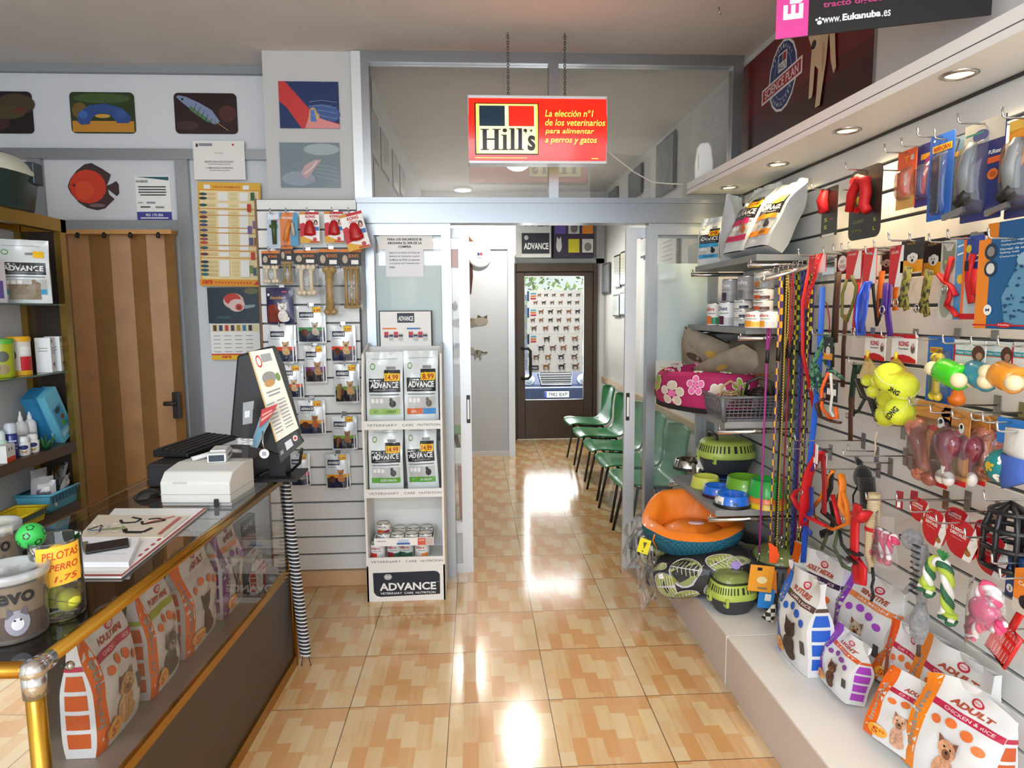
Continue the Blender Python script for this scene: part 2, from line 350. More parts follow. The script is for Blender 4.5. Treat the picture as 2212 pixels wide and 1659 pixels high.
# ---------------- the street outside the far door ----------------
SZ = -.68
struct('street', MB().box(-9, 8.5, SZ-.1, 11, 40, SZ, M('9b9a97', .9, noise=.1)))
struct('pavement', MB().box(-3, 8.32, SZ-.05, 5, 12.0, -.12, M('b5b0a6', .9, noise=.06)))
random.seed(3)
b = MB(); LV = [M('5d7a35', .7), M('7d9a4c', .7), M('9db56a', .7), M('3f5a2a', .7)]
for i in range(2600):
    p = Vector((random.uniform(-1.2, 5.4), random.uniform(19, 21.5), random.uniform(.8, 6.2))); s_ = random.uniform(.05, .13)
    q = Matrix.Rotation(random.uniform(0, 6), 3, 'X') @ Matrix.Rotation(random.uniform(0, 6), 3, 'Z')
    b.add([p+q @ Vector(v) for v in ((-s_, 0, 0), (0, -s_*.5, 0), (s_, 0, 0), (0, s_*.5, 0))], [(0, 1, 2, 3)], random.choice(LV))
o = tag(b.obj('hedge_foliage'), 'leafy green trees across the street beyond the far door', 'tree'); o['kind'] = 'stuff'
b = MB(); WS = M('b9bcb6', .8)
b.box(-6, 24, SZ, 10, 24.4, 8, WS)
for i in range(5):
    for k in range(3): b.box(-4+i*2.6, 23.96, .6+k*2.6, -2.9+i*2.6, 24.0, 2.2+k*2.6, M('59666e', .3))
tag(b.obj('apartment_building'), 'pale building across the street behind the trees', 'building')['kind'] = 'thing'
# ======================= car in the street =======================
cy = 14.6; pc = U(1202, 851, y=cy); cx = pc.x-.0
car = thing('car', 'dark blue car parked in the street outside the far door', 'car', (cx, cy, SZ))
CB = M('15294d', .18, .3, coat=.8); pz = pc.z-SZ
b = MB()
prof = [(-.02, .28), (.0, .55), (.06, .66), (.30, .98), (1.3, 1.08), (2.05, 1.52), (3.5, 1.55), (4.4, 1.12), (4.6, .9), (4.6, .3)]
def carx(y, z): return .88-(.22 if z > 1.2 else 0)-.10*max(0, .5-y)
vs = []; n = len(prof)
for s_ in (-1, 1):
    for y, z in prof: vs.append((s_*carx(y, z), y, z))
b.add(vs, [(i, (i+1) % n, n+(i+1) % n, n+i) for i in range(n)]+[tuple(range(n)), tuple(range(2*n-1, n-1, -1))], CB)
b.box(-.86, -.06, .22, .86, .05, .62, CB)
b.obj('body', car, bevel=.05, seg=3)
b = MB(); b.grid(lambda u, v: Vector(((-.36+.72*u)*(.86+.14*v), .03+.16*v, .66+.30*v)), 6, 6, M('20242a', .3))
for i in range(6):
    z = .69+i*.05; t = (z-.66)/.3
    b.box(-.35, .01+.16*t, z-.011, .35, .04+.16*t, z+.011, CHROME)
b.tube([(-.33, .02, .655), (.33, .02, .655), (.39, .19, .975), (-.39, .19, .975)], .02, CHROME, 6, True)
b.obj('grille', car)
for s_ in (-1, 1):
    b = MB(); b.ell((s_*.62, .10, .76), .15, .10, .13, M('e8eef2', .1, coat=1)); b.ell((s_*.62, .06, .76), .10, .09, .09, M('9fa8ae', .1)); b.obj('headlight', car)
    for y in (.85, 3.7): b = MB(); b.lathe([(.05, -.1), (.31, -.1), (.31, .1), (.05, .1)], BLACK, 20, X=Matrix.Translation((s_*.80, y, .31)) @ Matrix.Rotation(R90, 4, 'Y')); b.obj('wheel', car)
b = MB(); b.box(-.27, -.085, pz-.065, .27, -.06, pz+.065, M('f3f3ee', .4))
b.prints(lambda u, v, o=0: Vector((-.27+.54*u, -.085-o*2, pz-.065+.13*v)), [('r', 0, 0, .08, 1, M('2146a0', .4)), ('t', '7982 BXP', .54, .5, .80, .62, BLACK)], 4.15); b.obj('license_plate', car)
b = MB(); b.grid(lambda u, v: Vector(((-.6+1.2*u), 1.34+.7*v, 1.115+.40*v)), 2, 2, M('2a3642', .1)); b.obj('windshield', car)

# ======================= right side fixtures =======================
SLAT = M('e6e6e2', .38, noise=.01); SLOT = M('5b5f60', .5)
ZS = [.217]+[.433+.108*k for k in range(-1, 18)]
ZS = [z for z in ZS if z < 2.2]
b = MB(); b.box(1.585, -1.0, .2, 1.60, 3.86, 2.29, SLOT)
for z0, z1 in zip(ZS, ZS[1:]+[2.29]): b.box(XW, -1.0, z0+.006, 1.586, 3.86, z1-.006, SLAT)
tag(b.obj('slatted_wall_panel', bevel=.0015, seg=1), 'white slatted display wall panel along the right side', 'wall panel')
CZ = 2.278
def cxf(y): return 1.237+(4.0-y)*.0408
P = [(cxf(3.9), 3.9), (cxf(1.55), 1.55), (1.60, 1.55), (1.60, 3.9)]
b = MB(); WL = M('efefec', .35)
b.add([(x, y, z) for z in (CZ, CZ+.066) for x, y in P], [(0, 1, 2, 3), (4, 5, 6, 7), (0, 1, 5, 4), (1, 2, 6, 5), (2, 3, 7, 6), (3, 0, 4, 7)], WL)
P2 = [(cxf(1.55)-.01, 1.548), (cxf(0)-.01, 0), (1.6, 0), (1.6, 1.548)]
b.add([(x, y, z) for z in (CZ-.004, CZ+.10) for x, y in P2], [(0, 1, 2, 3), (4, 5, 6, 7), (0, 1, 5, 4), (1, 2, 6, 5), (2, 3, 7, 6), (3, 0, 4, 7)], WL)
can = tag(b.obj('canopy', bevel=.002), 'white lit canopy running above the slatted wall', 'canopy')
b = MB(); b.box(1.562, 0, CZ-.01, 1.572, 3.86, CZ-.0, M('3a3530', .6)); b.obj('shadow_gap_strip', can)
b = MB(); b.add([(cxf(3.9)-.001, 3.9, CZ+.024), (cxf(1.55)-.001, 1.55, CZ+.024), (cxf(1.55)-.001, 1.55, CZ+.027), (cxf(3.9)-.001, 3.9, CZ+.027)], [(0, 1, 2, 3)], M('555555', .5)); b.obj('fascia_joint', can)
wh = ['farthest from the camera, over the treat bags', 'second from the glass partition', 'third from the glass partition', 'fourth from the glass partition, over the grooming packs', 'nearest the shop window']
for i, p in enumerate(SPOTS):
    d = thing('recessed_downlight', 'lit halogen downlight in the canopy, '+wh[i], 'downlight', (p.x, p.y, CZ), 0, 'canopy downlights')
    b = MB(); b.lathe([(.048, .004), (.050, -.003), (.040, -.007), (.036, -.002), (.036, .004)], STEEL, 24, caps=False); b.obj('trim_ring', d)
    b = MB(); b.lathe([(.0005, -.0005), (.035, -.0005)], M('ffe2b0', .4, emit=14), 20, caps=False); b.obj('bulb', d)
# plinth
PX = 1.06; PZ = .217
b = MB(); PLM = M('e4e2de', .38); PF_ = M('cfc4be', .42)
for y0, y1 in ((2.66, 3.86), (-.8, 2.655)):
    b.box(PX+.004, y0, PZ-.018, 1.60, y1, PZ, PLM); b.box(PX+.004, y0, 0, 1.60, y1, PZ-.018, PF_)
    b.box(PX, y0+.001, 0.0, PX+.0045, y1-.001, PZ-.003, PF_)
b.box(PX-.001, 2.653, 0, PX+.01, 2.662, PZ, WHITE)
tag(b.obj('plinth', bevel=.001, seg=1), 'low white plinth under the slatted wall', 'plinth')
# shelves
SH = M('8c8f8e', .5, noise=.03); YN = 2.98
def shelf(px, py, lab, dpx=0, far=3.82):
    p = U(px, py, y=YN)
    t = thing('display_shelf', lab, 'shelf', (p.x, YN, p.z-.03), 0, 'grey display shelves')
    d = XW-p.x
    b = MB(); b.box(0, 0, 0, d, far-YN, .03, SH); b.obj('board', t, bevel=.002)
    for y in (.0, far-YN-.03):
        b = MB(); b.tube([(-.03, y+.012, -.018), (d, y+.012, -.018)], .012, CHROME, 10); b.tube([(-.02, y+.012, -.02), (-.02, y+.012, .012)], .004, CHROME, 6)
        b.box(d-.02, y, -.09, d, y+.024, .0, CHROME); b.obj('bracket', t)
    return p
SH1 = shelf(1634, 549, 'highest grey shelf, under the row of food bags'); SH2 = shelf(1612, 708, 'grey shelf carrying the canned food')
SH3 = shelf(1566, 912, 'grey shelf carrying the flowered bed and wire basket'); SH4 = shelf(1546, 1103, 'lowest grey shelf, carrying the feeding bowls', far=3.66)

# ======================= left side fixtures =======================
# slatted panel on the column
zl0 = [LW(700, y).z for y in (658, 699, 738, 779, 818, 857, 898, 935, 973.6, 1009, 1048, 1085)]
pitch = (zl0[0]-zl0[-1])/11; zz = [zl0[0]+pitch*k for k in range(5, -1, -1)]+[zl0[0]-pitch*k for k in range(1, 17)]
zz = sorted(z for z in zz if .1 < z < 2.2)
xl0, xl1 = LW(573, 700).x-.03, LW(777, 700).x
xl0 = -1.21
b = MB(); b.box(xl0, 3.875, .085, xl1, 3.93, 2.245, SLOT)
for a, c in zip([.085]+zz, zz+[2.245]): b.box(xl0, YS, a+.005, xl1, 3.876, c-.005, SLAT)
b.box(xl0-.012, YS-.002, .085, xl0, 3.93, 2.245, M('7a5a3c', .5))
tag(b.obj('slatted_board', bevel=.001, seg=1), 'white slatted board fixed to the column', 'wall panel')
# counter: glass showcase with brass frame
def counter():
    A = Vector((-.905, 1.33, 0)); B = Vector((-.84, 2.955, 0)); L = (B-A).length; ang = math.atan2(B.y-A.y, B.x-A.x)
    t = thing('display_counter', 'brass framed glass display counter with dark panel', 'counter', A, ang)
    D = .60; Hc = .90; zs = .475                     # local x runs along the front, y to the left of it
    DG = M('3a3029', .35)
    b = MB()
    for y in (.012, D-.012):
        b.tube([(0, y, Hc-.014), (L, y, Hc-.014)], .017, BRASS, 10); b.box(0, y-.008, zs-.03, L, y+.008, zs, BRASS)
    for x in (.012, L-.012):
        b.tube([(x, 0, Hc-.014), (x, D, Hc-.014)], .017, BRASS, 10)
        for y in (.012, D-.012): b.tube([(x, y, 0), (x, y, Hc-.014)], .019, BRASS, 10)
    b.box(.0, -.004, .0, L, .02, .05, BRASS); b.obj('frame', t)
    b = MB(); b.quad((.02, .02, Hc+.001), (L-.02, .02, Hc+.001), (L-.02, D-.02, Hc+.001), (.02, D-.02, Hc+.001), film('1d1a18', .72, .03, 1.8)); b.obj('glass_top', t)
    b = MB(); b.quad((.03, .01, zs), (L-.03, .01, zs), (L-.03, .01, Hc-.02), (.03, .01, Hc-.02), film('c8c4be', .985, .02, .9)); b.obj('front_glass', t)
    b = MB(); b.quad((.01, .03, zs), (.01, D-.03, zs), (.01, D-.03, Hc-.02), (.01, .03, Hc-.02), film('c8c4be', .985, .02, .9)); b.obj('side_glass', t); b = MB(); b.quad((L-.01, .03, zs), (L-.01, D-.03, zs), (L-.01, D-.03, Hc-.02), (L-.01, .03, Hc-.02), film('c8c4be', .985, .02, .9)); b.obj('side_glass', t)
    b = MB(); b.box(.02, .02, zs-.02, L-.02, D-.02, zs, M('8b8078', .3)); b.obj('shelf', t)
    b = MB(); b.box(.02, .006, .05, L-.02, .016, zs-.03, DG); b.box(.02, D-.02, .0, L-.02, D-.012, Hc-.04, DG); b.box(.006, .02, .0, .014, D-.02, zs-.03, DG); b.box(L-.014, .02, 0, L-.006, D-.02, zs-.03, DG); b.obj('panel', t)
    b = MB(); b.ell((.012, .012, Hc-.014), .026, .026, .024, CHROME); b.tube([(.012, .012, Hc-.07), (.012, .012, Hc-.02)], .023, CHROME, 12); b.tube([(.012, .012, Hc-.014), (.06, .012, Hc-.014)], .021, CHROME, 12); b.obj('corner_connector', t)
    b = MB(); b.ell((.11, .004, Hc-.06), .01, .01, .01, STEEL); b.obj('glass_clip', t)
    return t, A, ang, D, Hc, zs
CT, CA, CANG, CD, CH, CZS = counter()
CM = Matrix.Translation(CA) @ Matrix.Rotation(CANG, 4, 'Z')
def onct(px, py, z=.902): return U(px, py, z=z)
# showcase with shelves at the far left
XF = -2.02; YF = U(150, 700, x=XF).y
def showcase():
    t = thing('shelf_showcase', 'brass framed showcase with glass shelves beside the folding door', 'showcase', (XF, YF, 0))
    D = .20; Ln = 1.9; zt = U(142, 476, y=YF).z; BF = M('a08040', .3, .9); DK = M('33281f', .4)
    b = MB()
    for x in (-.015, -D): b.box(x-.0, -.045, 0, x+.03, 0.0, zt, BF)
    b.box(-.015, -Ln, 0, .015, -Ln+.03, zt, BF); b.box(-.02, -Ln, zt-.06, .02, 0, zt, BF); b.box(-D, -.04, zt-.06, .02, 0, zt, BF); b.box(-D, -Ln, zt-.06, -D+.03, 0, zt, BF)
    b.obj('frame', t)
    b = MB(); b.box(-D, -Ln, zt-.02, .0, 0, zt-.005, M('c9a468', .5)); b.obj('top', t)
    b = MB(); b.box(-D, -.012, 0, 0, -.002, zt-.05, DK); b.obj('side_panel', t)
    b = MB(); b.box(-D-.01, -Ln, 0, -D-.002, 0, zt-.05, M('d8d6d0', .6)); b.obj('back_panel', t)
    zs = []
    for k, (px, py) in enumerate(((137, 657), (152, 799), (176, 950), (188, 1075))):
        z = U(px, py, y=YF).z; zs.append(z)
        b = MB()
        if k < 2: b.box(-D+.01, -Ln, z-.008, -.0, -.01, z, film('9fc4b8', .7, .03, 1.2)); b.obj('glass_shelf', t)
        else: b.box(-D+.01, -Ln, z-.05, .012, -.01, z, M('54402e', .4)); b.obj('shelf', t)
    return zs
SZS = showcase()
# cardboard display stand with bags
pA, pB = U(795, 1300, z=0), U(962, 1297, z=0); DY = 3.59; DX0, DX1 = -.622, -.186
dz = lambda py: U(880, py, y=DY).z
DTOP, D1, D2, D3 = dz(765), dz(917), dz(1064), dz(1211)
CBD = M('ecebe6', .65); t = thing('display_stand', 'white cardboard display stand of pet food bags by the glass', 'display stand', ((DX0+DX1)/2, DY, 0))
w = (DX1-DX0)/2; dd = .27
b = MB()
for s_ in (-1, 1):
    x0 = s_*w-(.012 if s_ > 0 else 0)
    b.prism([(0, 0), (dd, 0), (dd, DTOP+.05), (.06, DTOP), (0, D1+.08)], x0, x0+.012, CBD, lambda p: Vector((p.y, p.x, p.z)))
b.box(-w, dd-.006, 0, w, dd, DTOP+.03, CBD); b.box(-w, .0, 0, w, .006, D3-.005, CBD)
b.obj('body', t, bevel=.0015, seg=1)
VT = M('55585c', .6); NAVY = M('161f2c', .5)
for k, z in enumerate((D1, D2, D3)):
    b = MB(); b.box(-w+.012, .004, z-.02, w-.012, dd-.006, z-.012, CBD)
    b.box(-w, -.004, z-.026, w, .004, z+.022, CBD)
    b.prints(lambda u, v, o=0: Vector((-w+2*w*u, -.004-o, z-.026+.048*v)), [('t', 'VETERINARY', .25, .5, .38, .26, VT, {'bold': 0}), ('t', 'CARE', .57, .5, .14, .26, VT, {'bold': 0}), ('t', 'NUTRITION', .83, .5, .28, .26, VT, {'bold': 0})], 2*w/.048)
    b.obj('shelf', t, bevel=.001, seg=1)
hz = D3-.03
b = MB()
fn = lambda u, v, o=0: Vector((-w+2*w*u, -o, hz*v))
LB = [(.08, .82), (.86, .84), (.905, .815), (.93, .74), (.93, .18), (.17, .14), (.12, .17), (.085, .27)]
b.prints(fn, [('p', LB, NAVY), ('e', .27, .70, .05, .085, M('b9bcbc', .4)), ('t', 'ADVANCE', .52, .42, .72, .22, WHITE, {'bold': .03}), ('e', .905, .53, .006, .01, WHITE), ('t', 'VETERINARY  CARE  NUTRITION', .52, .235, .70, .06, WHITE), ('e', .27, .765, .008, .012, NAVY), ('t', 'affinity', .27, .695, .07, .05, WHITE)], 2*w/hz)
b.obj('label_panel', t)
DSX = (DX0+DX1)/2
# ======================= packaging =======================
def put(mb, name, label, cat, loc, rz=0, group=None, tilt=(0, 0), **k):
    o = mb.obj(name, **k); o.location = loc; o.rotation_euler = (tilt[0], tilt[1], rz); return tag(o, label, cat, group)
RZ = {'R': -R90, 'L': 0, 'C': R90}
_hk = {}
def hook(p, length, label, side='R', group=None):
    """slat-wall peg hook; p is the point of its tip end over the item, the bracket sits on the wall behind"""
    g = 'steel peg hooks on the right wall' if side == 'R' else 'steel peg hooks on the left board'
    L = round(length, 2)
    wall = Vector((XW, p.y, p.z)) if side == 'R' else Vector((p.x, YS, p.z))
    if (L, 'm') not in _hk:
        b = MB(); b.box(-.014, -.003, -.035, .014, .0, .03, STEEL); b.tube([(0, 0, 0), (0, -L+.012, .004), (0, -L+.003, .008), (0, -L, .03)], .0028, CHROME, 8)
        o = b.obj('peg_hook'); _hk[(L, 'm')] = o
    else:
        o = _hk[(L, 'm')].copy(); COL.objects.link(o)
    o.location = wall; o.rotation_euler = (0, 0, RZ[side])
    ws = ('steel peg hook holding the '+label).split()[:14]
    return tag(o, ' '.join(ws), 'hook', g)
DK = M('1b1b1e', .5); YEL = M('f5c400', .5); RED = M('c5161d', .5); ORG = M('ee6a12', .45); ORGD = M('e0601a', .5); LOG = M('c0303f', .5); SILV = M('b9b6ad', .3, .5)
def dog(cx, cy, s, asp, c1, c2='2a2320', pose='sit'):
    """printed picture of a dog; s is its height as a share of the face's height"""
    A, B, K = M(c1, .5, noise=.30, nscale=110), M(c2, .5, noise=.35, nscale=110), M('171310', .4); X = lambda q: cx+q*s/asp; Y = lambda q: cy+q*s
    e = lambda x, y, rx, ry, m: ('e', X(x), Y(y), rx*s/asp, ry*s, m)
    body = [e(0, -.25, .24, .30, A), e(.05, -.38, .26, .16, A), ('p', [(X(-.16), Y(-.5)), (X(-.06), Y(-.5)), (X(-.04), Y(-.1)), (X(-.16), Y(-.1))], A), ('p', [(X(.06), Y(-.5)), (X(.16), Y(-.5)), (X(.16), Y(-.1)), (X(.04), Y(-.1))], A)]
    head = [('p', [(X(-.2), Y(.2)), (X(-.24), Y(.46)), (X(-.06), Y(.36))], B), ('p', [(X(.2), Y(.2)), (X(.24), Y(.46)), (X(.06), Y(.36))], B), e(0, .2, .22, .2, A), e(0, .11, .11, .1, B), e(0, .14, .035, .03, K), e(-.08, .24, .025, .025, K), e(.08, .24, .025, .025, K)]
    return body+head
def standing(cx, cy, s, asp, c):
    m = M(c, .5, noise=.3, nscale=120); X = lambda q: cx+q*s/asp; Y = lambda q: cy+q*s
    return [('p', [(X(-.5), Y(.05)), (X(-.42), Y(.3)), (X(.3), Y(.3)), (X(.36), Y(.08)), (X(.3), Y(-.02)), (X(-.4), Y(-.02))], m),
            ('p', [(X(.2), Y(.2)), (X(.32), Y(.5)), (X(.5), Y(.48)), (X(.6), Y(.38)), (X(.42), Y(.3)), (X(.36), Y(.1))], m)]+[('p', [(X(a), Y(.1)), (X(a+.12), Y(.1)), (X(a+.09), Y(-.40)), (X(a-.0), Y(-.40))], m) for a in (-.46, -.34, .18, .28)]+[('l', [(X(-.46), Y(.25)), (X(-.66), Y(.42))], .03*s, m)]
def price(txt, x, y, w, h, top=True):
    r = [('r', x, y, x+w, y+h, YEL)]
    if top: r.append(('r', x, y+h*.72, x+w, y+h, DK))
    r += [('l', [(x, y), (x+w, y), (x+w, y+h), (x, y+h), (x, y)], .004, DK), ('t', txt, x+w/2, y+h*.36, w*.8, h*.5, M('a3201c', .5), {'bold': .02})]
    return r
def bagfn(w, d, h, lean=0, pinch=.72, seed=0, flare=.02, droop=0):
    rnd = random.Random(seed); ph = [rnd.uniform(0, 6) for _ in range(6)]
    def dep(v): return (1-.93*ss(pinch-.25, 1.0, v))*(1+.10*math.sin(math.pi*min(1, v/pinch)))*(.93+.07*ss(0, .08, v))
    def wid(v): return 1+flare*ss(.6, 1, v)-.03*math.sin(math.pi*v)*.5
    def wr(u, v): return .006*(math.sin(7*u+9*v+ph[0])*.6+math.sin(17*u-11*v+ph[1])*.35)*ss(0, .2, v)+.010*ss(.75, 1, v)*math.sin(9*u+ph[2])
    def front(u, v, o=0):
        b = 1-.22*(2*u-1)**4
        y = -(d/2)*dep(v)*b-wr(u, v)*min(1, d*10)-o
        z = v*h-droop*h*ss(.75, 1, v)*abs(2*u-1)**2
        return Vector(((u-.5)*w*wid(v), y+lean*v*v*h, z))
    def back(u, v, o=0):
        p = front(u, v); f = -(p.y-lean*v*v*h); return Vector((p.x, f+lean*v*v*h+o, p.z))
    def side(u, v, o=0, s=1):
        e = front((1+s)/2, v); q = back((1+s)/2, v); p = e.lerp(q, u); p.x += s*(.10*d*math.sin(math.pi*u)*math.sin(math.pi*min(1, v/.8))*(.4)+o-.02*d*math.sin(math.pi*u)*ss(.7, 1, v)); return p
    return front, back, side
def bag(mb, w, d, h, mat, fp, sp=(), sidemat=None, botmat=None, nu=12, nv=18, lprint=(), **k):
    fr, bk, sd = bagfn(w, d, h, **k); sidemat = sidemat or mat
    mb.grid(fr, nu, nv, mat); mb.grid(bk, nu, nv, mat)
    for s_ in (-1, 1): mb.grid(lambda u, v: sd(u, v, 0, s_), 4, nv, sidemat)
    mb.add([fr(0, 0), fr(1, 0), bk(1, 0), bk(0, 0)], [(0, 1, 2, 3)], mat)
    mb.prints(fr, fp, w/h); mb.prints(lambda u, v, o=0: sd(u, v, o, 1), sp, d/h); mb.prints(lambda u, v, o=0: sd(1-u, v, o, -1), lprint, d/h)
    return mb
def pouchfn(w, h, d, seed=0):
    ph = seed*1.7
    def f(u, v, o=0):
        b = (max(0, math.sin(math.pi*u))**.7)*(max(0, math.sin(math.pi*min(1, v*1.06)))**.5)
        return Vector(((u-.5)*w, -d*.5*b-.0012*math.sin(13*u+9*v+ph)-o, v*h))
    return f
def pouch(mb, w, h, d, mat, pr, seed=0):
    f = pouchfn(w, h, d, seed); mb.grid(f, 10, 12, mat)
    mb.grid(lambda u, v: Vector((f(u, v).x, -f(u, v).y*.6+.001, v*h)), 6, 6, mat); mb.prints(f, pr, w/h); return mb
def card(mb, w, h, mat, pr, th=.003, y=0, back=None, rad=0):
    if rad:
        poly = []
        for cx, cz, a0 in ((w/2-rad, h-rad, 0), (-w/2+rad, h-rad, 90), (-w/2+rad, rad, 180), (w/2-rad, rad, 270)):
            poly += [(cx+rad*math.cos(math.radians(a0+i*22.5)), cz+rad*math.sin(math.radians(a0+i*22.5))) for i in range(5)]
        mb.prism(poly, y, y+th, mat)
    else: mb.box(-w/2, y, 0, w/2, y+th, h, mat)
    mb.prints(lambda u, v, o=0: Vector(((u-.5)*w, y-o, v*h)), pr, w/h); return mb
def flat(px0, py0, px1, py1, Y):
    mx, my = (px0+px1)/2, (py0+py1)/2
    a, b, t, c = U(px0, my, y=Y), U(px1, my, y=Y), U(mx, py0, y=Y), U(mx, py1, y=Y)
    return Vector(((a.x+b.x)/2, Y, c.z)), abs(b.x-a.x), t.z-c.z
def lines(x0, x1, ys, m, hh=.006, rnd=0): return [('r', x0+rnd*random.random(), y-hh, x1-rnd*random.random(), y+hh, m) for y in ys]
INK = M('3b3d42', .7); INKL = M('8d9096', .7)
def pic(px0, py0, px1, py1, Y, name, label, cat, mat, pr, th=.004, group=None, rad=0, rot=0):
    c, w, h = flat(px0, py0, px1, py1, Y-th-.002)
    if callable(pr): pr = pr(w/h)
    o = put(card(MB(), w, h, mat, pr, th, rad=rad), name, label, cat, c, 0, group); o.rotation_euler = (0, rot, 0); return o
# ---------------- pictures and papers on the left ----------------
def fishpic(bg, e, extra): return lambda a: [('e', .3, .25, .35, .22, M(bg, .6)), ('e', .75, .7, .3, .25, M(e, .6))]+extra
DKG = 'group'
G1 = 'fish pictures over the folding door'
pic(-70, 197, 70, 288, Y4, 'fish_picture', 'dark picture cut by the photo edge, brown and green murk', 'picture', M('1d1416', .3), fishpic('3a1d18', '43361f', [('e', .6, .5, .3, .16, M('4b4022', .5)), ('e', .8, .55, .1, .08, M('5a2b22', .5))]), .006, G1, .025)
pic(152, 199, 291, 288, Y4, 'fish_picture', 'picture of a blue fish arched over yellow sand', 'picture', M('2c3a1c', .3), lambda a: [('r', .02, .03, .98, .3, M('c08527', .5)), ('e', .5, .85, .45, .12, M('3c5426', .6)), ('e', .15, .55, .12, .2, M('6d5522', .6)), ('p', [(.1, .28), (.13, .5), (.3, .68), (.55, .72), (.8, .62), (.95, .4), (.9, .25), (.72, .25), (.62, .45), (.48, .5), (.36, .42), (.28, .22), (.16, .2)], M('2c4a86', .4)), ('e', .2, .45, .07, .1, M('3f66a8', .4)), ('e', .78, .48, .1, .1, M('345596', .4)), ('e', .5, .42, .12, .05, M('c79a3c', .5))], .006, G1, .025)
pic(377, 201, 512, 289, Y4, 'fish_picture', 'picture of a slim silver striped fish on dark red', 'picture', M('2a1718', .3), lambda a: [('e', .85, .5, .14, .2, M('4a221f', .6)), ('e', .2, .2, .18, .12, M('3d2020', .6)), ('p', [(.04, .9), (.12, .78), (.3, .55), (.5, .35), (.64, .22), (.72, .3), (.6, .58), (.4, .76), (.2, .9), (.08, .94)], M('7f8fae', .3)), ('p', [(.25, .7), (.5, .4), (.62, .24), (.5, .3), (.25, .58)], M('4f7a52', .4))]+[('l', [(.36+.06*i, .74-.09*i), (.30+.06*i, .55-.08*i)], .006, DK) for i in range(6)]+[('l', [(.6, .35), (.85, .08)], .008, M('a58b52', .5)), ('e', .14, .84, .02, .03, DK)], .006, G1, .025)
# discus fish cut-out
c, w, h = flat(146, 352, 256, 454, Y4-.006)
b = MB(); RF = M('cf3a1d', .35); DF = M('3d2a28', .4)
def fx(pl): return [((x-.5)*w, y*h) for x, y in pl]
b.prism(fx([(0, .5), (.05, .36), (.2, .16), (.35, .05), (.55, 0), (.7, .04), (.84, .18), (.9, .24), (.8, .34), (.78, .45), (.86, .38), (.95, .3), (1, .36), (1, .55), (.96, .62), (.84, .55), (.76, .52), (.82, .64), (.86, .76), (.7, .88), (.5, 1), (.36, .97), (.2, .84), (.06, .66)]), .0, .003, DF)
b.prints(lambda u, v, o=0: Vector(((u-.5)*w, -o, v*h)), [('e', .40, .50, .36, .36, RF), ('e', .32, .42, .2, .2, M('dc4a22', .35)), ('p', [(.02, .5), (.16, .3), (.16, .7)], RF), ('e', .13, .53, .035, .035, M('8c1f12', .4)), ('e', .13, .53, .015, .015, DK), ('e', .56, .1, .16, .04, M('7b6460', .4))], w/h)
put(b, 'fish_cutout', 'round red discus fish cutout on the white board', 'wall picture', c)
pic(294, 380, 369, 478, Y4, 'notice', 'white printed notice with a violet foot on the white board', 'notice', PAPER, lambda a: [('r', 0, 0, 1, .21, M('3d3f8f', .6)), ('p', [(.0, .98), (.5, .94), (.97, .9), (.97, .98)], M('1f5a66', .6)), ('t', '902 170 006', .5, .14, .5, .06, WHITE), ('r', .1, .06, .9, .085, WHITE)]+lines(.08, .92, (.76, .70, .64, .58), INK, .013, .06)+[('t', 'PLAN RENOVE', .2, .88, .34, .06, INK), ('r', .05, .4, .2, .42, INKL), ('r', .3, .39, .55, .43, INKL), ('r', .12, .30, .4, .33, INK), ('r', .55, .29, .8, .33, INKL)])
pic(418, 304, 529, 388, Y4-.035, 'certificate', 'pale printed certificate over the yellow poster', 'notice', M('eeece6', .7), lambda a: [('e', .08, .88, .025, .05, INK), ('e', .78, .9, .02, .03, RED), ('t', 'CERTIFICA', .5, .68, .17, .03, INKL), ('t', 'REGISTRO DE NUCLEO ZOOLOGICO', .5, .46, .56, .045, INK), ('t', 'COMUNIDAD DE MADRID', .5, .3, .52, .035, INK), ('r', .28, .39, .72, .405, INKL), ('r', .3, .23, .7, .245, INKL), ('r', .12, .86, .38, .93, INKL)], .003)
SY = M('e8b33a', .55); SC = M('efdca6', .6)
